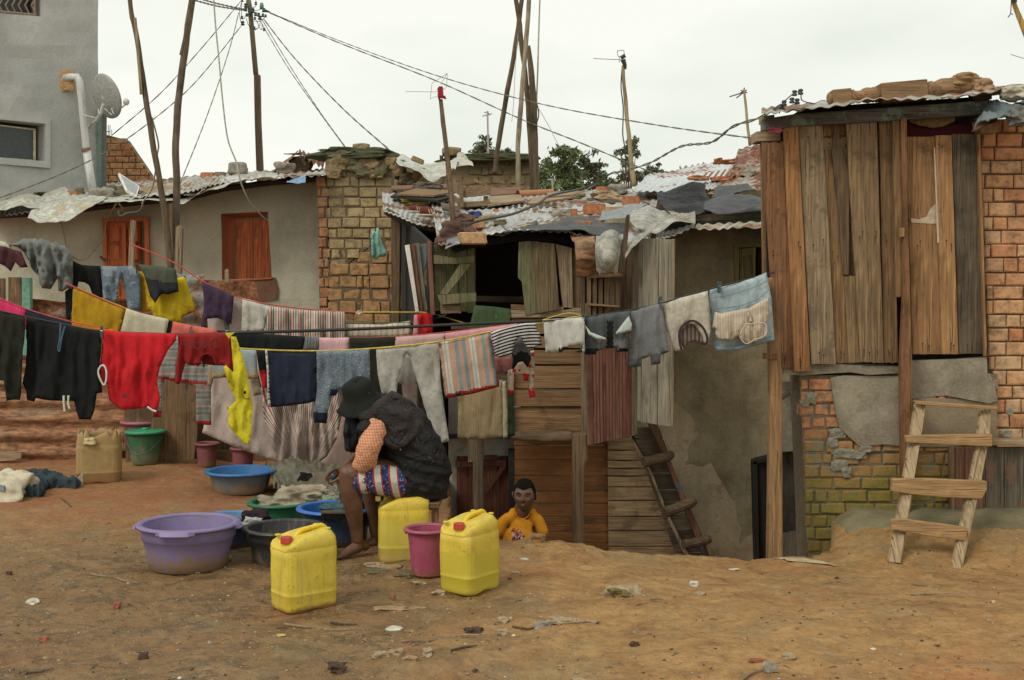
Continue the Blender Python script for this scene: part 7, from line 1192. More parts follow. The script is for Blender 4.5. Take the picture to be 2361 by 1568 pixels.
NAVP = plastic('navy_blue_plastic', (.022, .05, .11), (.10, .08, .06), .05, .4); BLU = plastic('bright_blue_plastic', (.03, .16, .52), r=.35); MBL = plastic('mid_blue_plastic', (.08, .22, .42), r=.4)
tub('wash_basin', 'blue basin of grey water between the purple and black basins', 'basin', 534, 7.2, .20, .16, .165, NAVP, MBL, fillz=.13, fmat=WATER)
tub('wash_basin', 'green basin under the beige cloth heap', 'basin', 645, 7.75, .195, .15, .15, plastic('green_plastic', (.015, .17, .075), MUD, .04, .4), rim=.016)
wt = tub('wash_tub', 'deep blue wash tub full of wet clothes at the woman\'s foot', 'tub', 775, 7.38, .225, .185, .215, NAVP, BLU, rim=.02)
tub('wash_basin', 'blue rimmed basin standing alone in front of the sheets', 'basin', 555, 9.08, .248, .195, .165, plastic('mud_stained_blue', (.10, .14, .17), (.24, .165, .10), .10, .5), plastic('clean_blue', (.025, .17, .42), r=.35), rim=.022)
PNK = plastic('magenta_plastic', (.33, .06, .115), (.30, .12, .09), .05, .4); bk = tub('bucket', 'magenta bucket between the two right jerrycans', 'bucket', 987, 6.5, .124, .088, .252, PNK, rim=.008)
c = gat(987, 6.5) + Vector((0, 0, .246)); G().tube([c + Vector((-.118 + .236 * i / 14, -.02 - .085 * math.sin(math.pi * i / 14), .0 - .012 * math.sin(math.pi * i / 14))) for i in range(15)], .0035, 6).mk('bail_handle', flat('grey_wire', (.25, .25, .25), .35, met=.6), bk, smooth=True)
for s_ in (-1, 1): G().box(c + Vector((s_ * .118, -.01, -.01)), (.012, .022, .03)).mk('handle_ear', PNK, bk, bevel=.003)
def lidded(lb, u, d, rt, rb, h, bm_, lm_, wire=True):
    t_ = tub('bucket', lb, 'bucket', u, d, rt, rb, h, bm_, rim=.006); c = gat(u, d); G().lathe(c, [(.001, h + .02), (rt * .55, h + .022), (rt * .62, h + .014), (rt * .9, h + .018), (rt + .014, h + .012), (rt + .016, h - .004), (rt + .006, h - .006), (rt + .004, h + .004), (.001, h + .008)], 40).mk('lid', lm_, t_, smooth=True)
    G().lathe(c, [(.001, h + .036), (.028, h + .036), (.032, h + .03), (.032, h + .018), (.001, h + .018)], 20).mk('lid_knob', lm_, t_, smooth=True)
    if wire: G().tube([c + Vector((-rt * 1.02 + 2.04 * rt * i / 16, -.03 - rt * .95 * math.sin(math.pi * i / 16), h - .03 - .14 * math.sin(math.pi * i / 16) ** .8)) for i in range(17)], .004, 6).mk('bail_handle', flat('blue_wire', (.06, .10, .13), .4), t_, smooth=True)
    return t_
lidded('green lidded bucket with a blue wire handle at the fence', 335, 10.2, .155, .112, .27, plastic('dull_green_plastic', (.03, .13, .055), (.15, .16, .085), .17, .45), plastic('jade_lid', (.02, .27, .13), r=.4)); lidded('pink lidded bucket behind the green one', 325, 10.42, .16, .12, .33, plastic('dusty_rose', (.24, .085, .10), MUD, .1), plastic('rose_lid', (.36, .11, .15), r=.45), False)
DR = plastic('dusty_maroon', (.22, .065, .075), MUD, .06, .5); tub('bucket', 'dusty maroon tub below the patterned knit jumper', 'bucket', 477, 10.25, .10, .075, .2, DR, rim=.012); tub('bucket', 'maroon tub half hidden under the pale pink sheet', 'bucket', 560, 10.1, .10, .08, .2, DR, rim=.012)
def superell(w, l, n=40, e=4.5): return [(math.copysign(abs(math.cos(a)) ** (2 / e), math.cos(a)) * w, math.copysign(abs(math.sin(a)) ** (2 / e), math.sin(a)) * l) for a in [2 * math.pi * k / n for k in range(n)]]
def jerry(lb, u, d, rz, mat, capm=None, L=.142, Wd=.108, Hh=.372, ragged=False, group='yellow jerrycans', hnd=True, tint=None):
    c = gat(u, d); c.z -= .006; t_ = thing('jerrycan', lb, 'jerrycan', c, group); n = 64; SEED[0] += 1; sd = SEED[0]
    secs = [(0, .86), (.004, .93), (.014, .975), (.03, .99), (.082, 1), (.085, 1.012), (.090, 1.012), (.094, 1)] + [(.11 + .03 * k, 1 + .004 * math.sin(k)) for k in range(6)] + [(.295, 1), (.299, .985), (.304, .985), (.309, .995), (.325, .985), (.338, .965), (.350, .93), (.360, .87), (.366, .78)]
    if not ragged: secs += [(.369, .6), (.366, .35), (.364, .1)]
    else: secs = secs[:-6] + [(.31, .99), (.36, .975), (.40, .96)]
    V = []; rr = lambda x, y: (x * math.cos(rz) - y * math.sin(rz), x * math.sin(rz) + y * math.cos(rz))
    for j, (z, s_) in enumerate(secs):
        for k, (x, y) in enumerate(superell(L, Wd, n, 5 if z < .34 else 3.6)):
            x *= s_; y *= s_; zz = z
            if z > .29 and not ragged: t = (z - .29) / .08; zz += .020 * t * x / L; zz -= .034 * t * ss((-x - .03) / .08) * ss((Wd * .85 - abs(y)) / .03)
            if ragged and j == len(secs) - 1: zz += .075 * N(k * .33, sd) + .045 * N(k * .9, sd) - .01; x *= 1 + .08 * N(k * .3, sd + 3)
            if z < .02: zz += .012 * max(0, 1 - (x / .06) ** 2) * (1 if abs(y) > Wd * .5 else .3)
            if .1 < z < .33: f = .0016 * math.cos(k / n * 2 * math.pi * 22); x *= 1 + f / L; y *= 1 + f / Wd
            w = .003 * N(x * 16, y * 16, z * 12 + sd); x *= 1 + w / L; y *= 1 + w / Wd; X_, Y_ = rr(x, y); V.append(c + Vector((X_, Y_, zz)))
    fs = [(j * n + k, j * n + (k + 1) % n, (j + 1) * n + (k + 1) % n, (j + 1) * n + k) for j in range(len(secs) - 1) for k in range(n)] + [tuple(range(n - 1, -1, -1))]
    if ragged: V, fs = shell(V, fs, [v + (Vector((c.x, c.y, v.z)) - v) * .03 for v in V])
    else: fs.append(tuple((len(secs) - 1) * n + k for k in range(n)))
    mk('body', V, fs, mat, t_, smooth=True, origin=c)
    loc = lambda x, y, z: c + Vector((*rr(x, y), z))
    if hnd:
        G().tube(spline([loc(-.045, 0, .345), loc(-.03, 0, .362), loc(-.01, 0, .374), loc(.05, 0, .384), loc(.095, 0, .386), loc(.118, 0, .372)], 5), .0125, 12, sq=1.15).mk('handle', mat if not tint else tint, t_, smooth=True)
        for x, y in ((.10, .06), (.10, -.06), (-.10, .075)): G().lathe(loc(x, y, .368 + .02 * x / L), [(.014, -.004), (.014, .003), (.010, .004), (.001, .003)], 16).mk('boss', mat, t_, smooth=True, origin=c)
    if capm:
        p = loc(-.098, -.012, .322); G().lathe(p, [(.022, -.01), (.022, .006)], 20).mk('neck', mat, t_, origin=c); g = G(); pr = []; n2 = 48; V = []
        for (r_, z_) in ((.001, .036), (.024, .036), (.0275, .033), (.0285, .012), (.0285, .004), (.024, .003)):
            for k in range(n2): a = 2 * math.pi * k / n2; q = r_ * (1 + (.025 if k % 2 and r_ > .025 else 0)); V.append(p + Vector((math.cos(a) * q, math.sin(a) * q, z_)))
        mk('cap', V, [(j * n2 + k, j * n2 + (k + 1) % n2, (j + 1) * n2 + (k + 1) % n2, (j + 1) * n2 + k) for j in range(5) for k in range(n2)] + [tuple(range(n2 - 1, -1, -1))], capm, t_)
    return t_
Y1 = plastic('yellow_plastic_muddy', (.62, .47, .05), (.22, .12, .03), .035, .42, .35, sss=.12); Y2 = plastic('yellow_plastic_half_full', (.62, .46, .05), None, r=.4, scuff=.45, sss=.12, fill=(.20, (.50, .40, .04))); Y3 = plastic('yellow_plastic_dusty', (.64, .47, .04), (.44, .31, .09), .085, .42, .4, sss=.12, fill=(.235, (.53, .42, .06)))
CAPR = plastic('red_cap', (.44, .035, .03), r=.35, scuff=.2); YH = plastic('yellow_handle', (.72, .50, .01), r=.35)
jerry('front yellow jerrycan with red cap and muddy base', 700, 5.84, R(38), Y1, CAPR, tint=YH, L=.14, Wd=.112, Hh=.37); jerry('right yellow jerrycan with red cap in front of the magenta bucket', 1083, 6.16, R(52), Y2, CAPR, tint=YH, L=.135, Wd=.112); jerry('rear yellow jerrycan without a visible cap beneath the woman\'s jacket', 931, 6.92, R(8), Y3, None, L=.146, Wd=.10, tint=YH)
G().box(P(872, 1149, 6.86), (.03, .04, .03)).mk('broken_lip', Y3, [o for o in bpy.data.objects if o.name.startswith('jerrycan.002')][0], bevel=.006)
jerry('tan jerrycan with its top cut off beside the corrugated fence', 229, 9.38, R(14), plastic('tan_plastic', (.36, .24, .09), (.26, .14, .06), .10, .5, .5), None, L=.165, Wd=.12, ragged=True, group=None, hnd=False)
V, fs = rockmesh(P(208, 1018, 9.25), (.05, .03, .028), 3, .5, 7); mk('folded_lip', V, fs, plastic('cream_plastic_lip', (.55, .45, .24)), [o for o in bpy.data.objects if o.name.startswith('jerrycan.003')][0], smooth=True)
# cloth in and around the tubs
def heap(name, lb, cat, c, r, mat, folds, sd, fr=9, parent=None, amp=.35, sub=5):
    V, fs = rockmesh(c, r, sub, .4, sd); c = Vector(c); out = []
    for p in V:
        q = p - c; w = N(p.x * fr * .6 + N(p.z * fr, sd) * 1.5, p.y * fr, p.z * fr * 1.6 + sd); f = (1 - abs(w) * 3.2); out.append(p + q.normalized() * min(r) * amp * f * folds)
    return mk(name, out, fs, mat, parent, smooth=True, label=lb, cat=cat)
BG = fabric('wrung_beige', (.42, .35, .25), wr=1.8); hp = thing('cloth_heap', 'heap of wrung beige washing piled on the green basin', 'laundry', P(690, 1170, 7.9))
for i, (u, v, a, b, s_) in enumerate([(650, 1160, .14, .045, 1), (700, 1148, .15, .06, 2), (742, 1152, .10, .045, 3), (622, 1168, .07, .03, 4), (675, 1164, .12, .035, 5), (722, 1140, .07, .04, 6), (760, 1162, .06, .03, 7)]): heap('cloth_fold', None, None, P(u, v, 7.85 + .04 * (i % 3)), (a, .12, b), BG, 1.2, s_ * 3, 13, hp, .5)
heap('cloth_heap', 'small pink and green wet cloth beside the beige heap', 'laundry', P(762, 1156, 7.75), (.06, .06, .03), fabric('pink_green_wet', (.42, .16, .14), c2=(.25, .34, .22), c2s=5, c2t=.5), 1, 61, 14)
heap('wet_clothes', 'wet teal clothes heaped in the deep blue tub', 'laundry', P(785, 1176, 7.38), (.10, .12, .045), fabric('wet_teal', (.06, .12, .13), wr=1.8), 1, 33, 15); heap('wet_clothes', 'dark bottle green clothes piled behind the woman\'s shin', 'laundry', P(848, 1150, 7.4), (.075, .10, .12), fabric('wet_bottle_green', (.022, .042, .045), wr=1.8), 1, 37, 10)
heap('wet_cloth', 'black white and red striped cloth draped over the blue basin rim', 'laundry', P(590, 1190, 7.1), (.075, .06, .04), fabric('dark_striped_wet', (.05, .02, .025), stripes=[(0, (.03, .02, .025)), (.5, (.45, .42, .38)), (.62, (.20, .03, .04)), (.75, (.03, .02, .025))], per=.4), .6, 42, 9)
mb = heap('wet_cloth', 'pale grey twisted cloth beside the striped wet cloth', 'laundry', P(582, 1202, 6.98), (.05, .03, .022), fabric('pale_grey_wet', (.4, .39, .36), wr=1.8), 1, 44, 14)
br = thing('scrubbing_brush', 'dark scrubbing brush resting on the deep blue tub rim', 'brush', P(773, 1190, 7.12)); G().box(P(773, 1181, 7.14), (.165, .06, .014)).mk('handle_board', wood('wet_board', (.10, .075, .045), 'x'), br, bevel=.004); g = G()
for i in range(26):
    for j in range(5): g.box(P(773, 1190, 7.14) + Vector((-.078 + i * .0062, -.026 + j * .013, 0)), (.004, .004, .03), jit=.001)
g.mk('bristles', BLK, br)
# grey cover on the ground under the sheets
tp = sheet('ground_cover', [[(640, 1140, 8.7), (700, 1148, 8.7), (770, 1145, 8.7), (830, 1150, 8.8)], [(622, 1090, 9.1), (700, 1095, 9.0), (770, 1090, 9.0), (840, 1090, 9.1)], [(610, 1062, 9.5), (700, 1070, 9.4), (770, 1066, 9.4), (850, 1060, 9.5)]], film('grey_green_cover', (.20, .185, .125), 1, .5, dirt=(.15, .11, .06)), 50, 24, .07, 5, fray=1, label='slumped grey green plastic cover on the ground behind the tubs', cat='tarpaulin', cr=.08)
V, fs = rockmesh(P(703, 1100, 8.93), (.05, .015, .035), 3, .6, 9); mk('torn_hole', V, fs, DARK, tp)
# sack, discarded jeans, rocks by the fence
sk = heap('sack', 'full whitish sack lying at the left edge of the yard', 'sack', P(-4, 1134, 8.75), (.23, .17, .155), fabric('woven_sack', (.58, .52, .38), fine=2), .3, 71, 3, None, .05); G().slab([P(-8, 1118, 8.6), P(8, 1120, 8.6), P(9, 1132, 8.6), P(-8, 1130, 8.6)], (0, .02, 0)).mk('blue_print', flat('faded_blue_print', (.2, .3, .34)), sk)
JE = fabric('soiled_jeans', (.045, .065, .075), wr=1.8, c2=(.07, .065, .05), c2s=6, c2t=.55); jn = thing('discarded_jeans', 'dark discarded jeans crumpled on the red earth by the sack', 'clothes', gp(90, 1140)); g = G()
for ch, rs in (([(22, 1096), (45, 1104), (75, 1108), (105, 1110), (140, 1114), (178, 1116)], [.045, .055, .075, .085, .06, .045]), ([(25, 1100), (45, 1120), (62, 1140), (85, 1138), (88, 1124)], [.05, .06, .055, .05, .04]), ([(60, 1108), (90, 1120), (70, 1132)], [.06, .06, .05])): g.tube([gp(u, v + 10) + Vector((0, 0, .03)) for u, v in ch], rs, 10, sq=.9)
fuse('denim', g, JE, .012, jn, 2, lambda p: .028 * (1 - abs(N(p.x * 14, p.y * 20, 3)) * 3) - .008 + .01 * N(p.x * 30, p.y * 30, 1)); g = G()
for i in range(9): a_ = gp(176, 1122) + Vector((0, 0, .05)); g.tube([a_, a_ + Vector((.05 + .02 * N(i), .0, -.04 + .011 * i))], .005, 4)
g.mk('frayed_hem', fabric('cream_fray', (.45, .40, .3)), jn)
# ---------------------------------------------------------------- the seated woman
SK = M('dark_skin'); v = SK.coord(); SK.col(SK.ramp(SK.noise(v, 18, 4), [(.3, (.088, .038, .018)), (.7, (.135, .06, .030))])); SK.rough(.5); SK.bump(SK.noise(v, 160, 3), .12, .002); SK.p.inputs['Subsurface Weight'].default_value = .05; SK.p.inputs['Subsurface Radius'].default_value = (.01, .004, .002); SKIN = SK.m
wo_ = thing('person', 'seated woman in black hooded gilet, black bucket hat and patterned shorts washing clothes', 'person', gat(930, 7.0))
def chain(g, pts, rs, n=14, k=5):
    p = spline([P(*q) if not isinstance(q, Vector) else q for q in pts], k); m_ = len(p) - 1; nn_ = len(rs) - 1; r_ = []
    for i in range(m_ + 1): x = i / m_ * nn_; j = min(int(x), nn_ - 1); r_.append(rs[j] + (rs[j + 1] - rs[j]) * (x - j))
    g.tube(p, r_, n); g.ball(p[0], r_[0]); g.ball(p[-1], r_[-1])
g = G(); dz = 0
chain(g, [(945, 1100, 6.95), (870, 1090, 6.88), (806, 1094, 6.84)], [.09, .078, .062]); chain(g, [(804, 1093, 6.84), (806, 1130, 6.84), (815, 1170, 6.86), (821, 1215, 6.89), (824, 1246, 6.90)], [.059, .056, .055, .039, .033])
g.ball(P(799, 1091, 6.83), (.044, .046, .05))
chain(g, [(831, 1255, 6.93), (822, 1262, 6.90), (803, 1272, 6.86), (788, 1283, 6.83)], [.034, .036, .028, .022]); g.ball(P(842, 1259, 6.94), (.030, .032, .028)); g.ball(P(821, 1246, 6.875), (.014, .012, .016))
for i, (du, dd_, L_) in enumerate([(-1, 0, .016), (1.5, .022, .014), (3, .04, .013), (5, .055, .012), (7, .068, .011)]): a_ = P(784 + du, 1285 - dd_ * 40, 6.80 + dd_); g.tube([a_ + Vector((.02, .01, .004)), a_, a_ + Vector((-.014 + i * .001, -.006, -.002))], [.011 - .001 * i, .011 - .0012 * i, .008 - .0008 * i], 8); g.ball(a_ + Vector((-.014, -.006, -.002)), .0095 - .001 * i)
chain(g, [(935, 1105, 7.1), (850, 1100, 7.2)], [.085, .058]); chain(g, [(850, 1100, 7.2), (862, 1180, 7.28), (868, 1240, 7.32)], [.056, .05, .032]); chain(g, [(870, 1245, 7.34), (850, 1255, 7.28)], [.034, .024])
chain(g, [(852, 985, 7.14), (830, 1045, 7.10), (806, 1071, 7.0), (787, 1085, 6.93)], [.05, .042, .034, .025]); chain(g, [(858, 990, 6.88), (846, 1060, 6.80), (830, 1090, 6.95)], [.05, .042, .03]) # arms
# hand: palm then five bent fingers round the blue soap
chain(g, [(789, 1084, 6.93), (782, 1091, 6.89)], [.024, .029], k=3); g.ball(P(779, 1094, 6.885), (.024, .020, .026))
for q, r_ in (([(780, 1084, 6.86), (768, 1084, 6.83), (758, 1091, 6.825), (756, 1101, 6.83)], .0105), ([(777, 1089, 6.88), (763, 1091, 6.865), (753, 1098, 6.86), (753, 1107, 6.86)], .0105), ([(776, 1094, 6.90), (763, 1099, 6.90), (756, 1107, 6.895), (759, 1115, 6.89)], .0098), ([(778, 1099, 6.915), (768, 1106, 6.92), (763, 1113, 6.92), (767, 1119, 6.91)], .0088), ([(786, 1096, 6.85), (779, 1104, 6.82), (770, 1110, 6.81), (761, 1112, 6.81)], .0112)): chain(g, q, [r_, r_ * .97, r_ * .9, r_ * .75], 8, 3)
# neck and head, bowed to the left
chain(g, [(880, 955, 7.0), (862, 940, 6.98), (845, 930, 6.96)], [.06, .052, .05]); hc = P(828, 925, 6.95); g.ball(hc, (.078, .085, .10), 20, 14); g.ball(P(812, 948, 6.95), (.045, .052, .045)); g.ball(P(803, 940, 6.95), (.014, .016, .018)); g.ball(P(806, 955, 6.95), (.02, .028, .014))
body = fuse('body', g, SKIN, .0052, wo_, 2, origin=gat(930, 7.0))
for s_ in (-1, 1): G().ball(P(807, 934, 6.95 + s_ * .034), (.012, .012, .010)).mk('eye', flat('eye_white', (.5, .48, .44), .3), wo_, smooth=True)
G().ball(P(846, 940, 6.868), (.014, .01, .022)).mk('ear', SKIN, wo_, smooth=True)
G().ball(P(768, 1098, 6.835), (.020, .016, .021), 14, 10).mk('soap', flat('blue_soap', (.03, .055, .09), .35), None, smooth=True, label='small dark blue bar of soap in the woman\'s hand', cat='soap')
HM = fabric('felt_hat', (.016, .018, .015), wr=.6); g = G(); ax_ = Vector((-.20, -.30, .93)).normalized(); e1 = ax_.cross(Vector((0, 1, 0))).normalized(); e2 = ax_.cross(e1); hb = P(831, 918, 6.93)
prof = [(.155, -.062), (.158, -.057), (.150, -.045), (.125, -.018), (.108, .004), (.102, .012), (.098, .05), (.092, .085), (.078, .104), (.045, .112), (.012, .106), (.001, .104)]; prof = [(r_ * .94, z) for r_, z in prof]; V = []; n_ = 56
for j, (r_, z_) in enumerate(prof):
    for k in range(n_):
        a = 2 * math.pi * k / n_; w = 1 + (.03 * math.sin(3 * a + 1) + .03 * N(math.cos(a) * 2, math.sin(a) * 2, 3)) * (1 if j < 4 else .6); V.append(hb + e1 * math.cos(a) * r_ * w + e2 * math.sin(a) * r_ * w + ax_ * (z_ + (.014 * math.sin(2 * a + .6) + .006 * math.sin(5 * a) if j < 3 else .004 * math.sin(3 * a))))
fs = [(j * n_ + k, j * n_ + (k + 1) % n_, (j + 1) * n_ + (k + 1) % n_, (j + 1) * n_ + k) for j in range(len(prof) - 1) for k in range(n_)]; V2, F2 = shell(V, fs, [v + (hb - v) * .025 for v in V]); hat = mk('bucket_hat', V2, F2, HM, wo_, smooth=True)
G().lathe(P(851, 906, 6.83), [(.001, .001), (.003, .001), (.003, -.001), (.001, -.001)], 8).mk('eyelet', flat('steel', (.3, .3, .3)), hat)
# plaid sleeve and collar
PL = M('orange_check'); v = PL.coord(); s_ = PL.n('ShaderNodeSeparateXYZ'); PL.l(v, s_.inputs[0]); b = (.56, .30, .17)
f1 = PL.ramp(PL.math('FRACT', PL.math('DIVIDE', PL.math('ADD', PL.math('ADD', s_.outputs[0], PL.math('MULTIPLY', s_.outputs[2], .25)), 9), .0155)), [(0, 0.0), (.5, 1.0)], 'CONSTANT'); f2 = PL.ramp(PL.math('FRACT', PL.math('DIVIDE', PL.math('ADD', s_.outputs[2], 9), .0155)), [(0, 0.0), (.5, 1.0)], 'CONSTANT')
b = PL.mix(PL.math('MULTIPLY', f1, .55), b, (.50, .13, .08)); b = PL.mix(PL.math('MULTIPLY', f2, .55), b, (.50, .13, .08)); b = PL.mix(PL.math('MULTIPLY', PL.math('SUBTRACT', 1, f1), PL.math('MULTIPLY', PL.math('SUBTRACT', 1, f2), .5)), b, (.60, .50, .24)); PL.col(b); PL.rough(.9); PL.bump(PL.noise(v, 25, 4, .6, 1.2), .5, .02); PLAID = PL.m
g = G(); chain(g, [(872, 962, 6.88), (862, 1000, 6.81), (850, 1035, 6.77), (838, 1066, 6.78)], [.06, .070, .068, .060]); g.ball(P(836, 1070, 6.79), (.064, .06, .04)); g.ball(P(852, 1066, 6.80), (.05, .05, .035)); fuse('checked_sleeve', g, PLAID, .008, wo_, 3, lambda p: .007 * N(p.x * 8, p.y * 8, p.z * 22 + p.x * 16) + .004 * N(p.x * 30, p.y * 9, p.z * 30))
G().tube(spline([P(858, 945, 6.88), P(872, 935, 6.86), P(886, 928, 6.88), P(893, 926, 6.95)], 4), [.02, .024, .026, .026, .026, .026, .026, .026, .026, .026, .026, .024, .02], 10).mk('checked_collar', PLAID, wo_, smooth=True)
# gilet
GM = M('black_quilted_nylon'); v = GM.coord(); GM.col(GM.ramp(GM.noise(v, 6, 6), [(.3, (.008, .0085, .0085)), (.7, (.019, .018, .0175))])); GM.rough(.6); GM.p.inputs['Specular IOR Level'].default_value = .2; GM.bump(GM.noise(v, 7, 4, .5, 1.8), .55, .05); GM.bump(GM.noise(GM.coord((1, 1, 2.2)), 22, 3, .5, 1.2), .18, .015); GIL = GM.m
GM2 = M('brown_black_hood'); v = GM2.coord(); GM2.col(GM2.ramp(GM2.noise(v, 6, 6), [(.3, (.020, .015, .0145)), (.7, (.036, .028, .027))])); GM2.rough(.6); GM2.p.inputs['Specular IOR Level'].default_value = .3; GM2.bump(GM2.noise(v, 9, 5, .6, 1.5), .9, .05); HOODM = GM2.m
def wr_(p):
    a = p.x * 11 + p.z * 7; return .006 * (1 - abs(N(p.x * 3 + N(p.z * 4), p.y * 3, p.z * 16 + p.x * 5)) * 4) + .005 * N(p.x * 8, p.y * 6, p.z * 9)
g = G()
chain(g, [(962, 1100, 7.03), (950, 1040, 7.02), (920, 985, 7.0), (890, 955, 6.98)], [.205, .185, .165, .11], 20); chain(g, [(978, 1098, 7.03), (975, 1075, 7.03)], [.165, .16], 20); g.ball(P(905, 1100, 7.0), (.11, .2, .10), 16, 12); g.ball(P(990, 1112, 7.0), (.08, .16, .08)); g.ball(P(855, 1020, 6.98), (.08, .14, .12)); g.ball(P(838, 985, 7.0), (.07, .12, .08)); g.ball(P(868, 975, 6.9), (.08, .085, .07)); g.ball(P(852, 988, 6.83), (.082, .075, .058)); g.ball(P(872, 1000, 6.86), (.06, .07, .06))
gil = fuse('gilet', g, GIL, .010, wo_, 3, wr_)
g = G(); chain(g, [(803, 962, 6.93), (802, 1000, 6.92), (803, 1034, 6.92)], [.022, .026, .024], 10); chain(g, [(818, 966, 6.93), (820, 1000, 6.93), (816, 1036, 6.94)], [.028, .03, .022], 10); chain(g, [(812, 962, 6.98), (812, 1032, 6.98)], [.03, .028], 10); fuse('open_front_flap', g, GIL, .008, wo_, 2, lambda p: .006 * N(p.x * 20, p.y * 20, p.z * 20))
g = G(); chain(g, [(840, 962, 6.83), (862, 952, 6.84), (885, 930, 6.88), (905, 918, 6.92)], [.034, .038, .045, .036], 12); chain(g, [(905, 920, 6.92), (935, 945, 6.94), (960, 985, 6.92)], [.045, .06, .06], 12); g.ball(P(905, 965, 6.87), (.12, .075, .085), 18, 12); g.ball(P(918, 990, 6.845), (.085, .055, .07), 16, 10); g.ball(P(878, 965, 6.85), (.07, .05, .05)); chain(g, [(845, 985, 6.83), (880, 1008, 6.80), (910, 1024, 6.81), (945, 1008, 6.84), (966, 980, 6.88)], [.022, .026, .028, .028, .03], 10)
fuse('hood', g, HOODM, .009, wo_, 3, lambda p: .006 * (1 - abs(N(p.x * 6 + p.z * 5, p.y * 4 + 4, p.z * 7)) * 3.5) + .003 * N(p.x * 14, p.y * 10, p.z * 14))
for q in ([(947, 972), (942, 1000), (928, 1025), (914, 1040)], [(846, 990), (880, 1012), (905, 1024), (916, 1022)]): pass
# shorts
SHO = M('anchor_print_fabric'); v = SHO.coord(); s_ = SHO.n('ShaderNodeSeparateXYZ'); SHO.l(v, s_.inputs[0]); fr_ = SHO.math('FRACT', SHO.math('DIVIDE', SHO.math('ADD', SHO.math('ADD', s_.outputs[0], SHO.math('MULTIPLY', s_.outputs[2], .12)), 9.037), .088))
band = SHO.ramp(fr_, [(0, (.52, .48, .40)), (.40, (.42, .03, .04)), (.47, (.018, .035, .13)), (.90, (.42, .03, .04))], 'CONSTANT')
vo_ = SHO.n('ShaderNodeTexVoronoi'); vo_.inputs['Scale'].default_value = 75; SHO.l(v, vo_.inputs['Vector']); dark = SHO.ramp(fr_, [(0, 0.0), (.47, 1.0), (.9, 0.0)], 'CONSTANT')
band = SHO.mix(SHO.math('MULTIPLY', dark, SHO.ramp(vo_.outputs['Distance'], [(.28, .9), (.36, 0.0)])), band, SHO.ramp(vo_.outputs['Color'], [(.2, (.45, .42, .36)), (.45, (.12, .25, .32)), (.6, (.4, .1, .08)), (.8, (.35, .3, .15))]))
SHO.col(band); SHO.rough(.9); SHO.bump(SHO.noise(v, 20, 4), .4, .02)
g = G(); chain(g, [(925, 1108, 6.93), (880, 1103, 6.88), (836, 1103, 6.85)], [.105, .096, .086], 20); chain(g, [(925, 1110, 7.1), (860, 1108, 7.17)], [.10, .078], 16); SH = fuse('shorts', g, SHO.m, .009, wo_, 3, lambda p: .007 * N(p.x * 14, p.y * 10, p.z * 20), origin=P(860, 1110, 6.9))
from mathutils.bvhtree import BVHTree
def onto(o, u, v, lift=.003):
    w = wloc(o); bv = BVHTree.FromPolygons([x.co + w for x in o.data.vertices], [tuple(f.vertices) for f in o.data.polygons]); dr_ = (P(u, v, 8) - Vector((0, 0, H))).normalized(); h_ = bv.ray_cast(Vector((0, 0, H)), dr_)
    return (h_[0] - dr_ * lift) if h_[0] else P(u, v, 6.8)
for (u, v, k) in ((816, 1096, .7), (836, 1086, .9), (840, 1108, .9), (846, 1128, .8), (882, 1088, .9), (886, 1112, .8), (812, 1084, .7)):
    g = G(); A_ = [(0, -8), (0, 5)]; g.tube([onto(SH, u, v - 7 * k), onto(SH, u + 1, v), onto(SH, u, v + 6 * k)], .0022, 5); g.tube([onto(SH, u - 5 * k, v + 1), onto(SH, u - 3 * k, v + 5 * k), onto(SH, u, v + 6 * k), onto(SH, u + 4 * k, v + 4 * k), onto(SH, u + 5 * k, v)], .0022, 5); g.tube([onto(SH, u - 3 * k, v - 5 * k), onto(SH, u + 3 * k, v - 4 * k)], .002, 5); g.mk('anchor_print', flat('anchor_ink', (.03, .02, .05)), SH)
stl = thing('stool', 'low wooden stool under the seated woman', 'stool', gat(965, 7.0)); z_ = gat(965, 7.0)
for du, dd_ in ((1003, 6.9), (925, 6.9), (1003, 7.15), (925, 7.15)): a_ = gat(du, dd_); G().slab([a_ + Vector((-.022, 0, 0)), a_ + Vector((.022, 0, 0)), a_ + Vector((.02, 0, .31)), a_ + Vector((-.02, 0, .31))], (0, .03, 0)).mk('leg', wood('stool_wood', (.2, .115, .05)), stl, bevel=.003)
G().box(z_ + Vector((0, .02, .315)), (.26, .30, .03)).mk('seat', wood('stool_seat', (.2, .115, .05), 'x'), stl, bevel=.004)
WF = film('wet_gauze', (.50, .50, .42), .62, .15); sheet('wet_cloth', [[(778, 1158, 6.95), (786, 1162, 6.92), (796, 1156, 6.95)], [(771, 1135, 6.88), (780, 1138, 6.86), (790, 1133, 6.88)], [(769, 1110, 6.86), (773, 1112, 6.85), (780, 1108, 6.87)]], WF, 16, 24, .02, 12, thick=.003, fray=1, label='pale dripping cloth wrung from the woman\'s hand into the tub', cat='laundry', cr=.03)
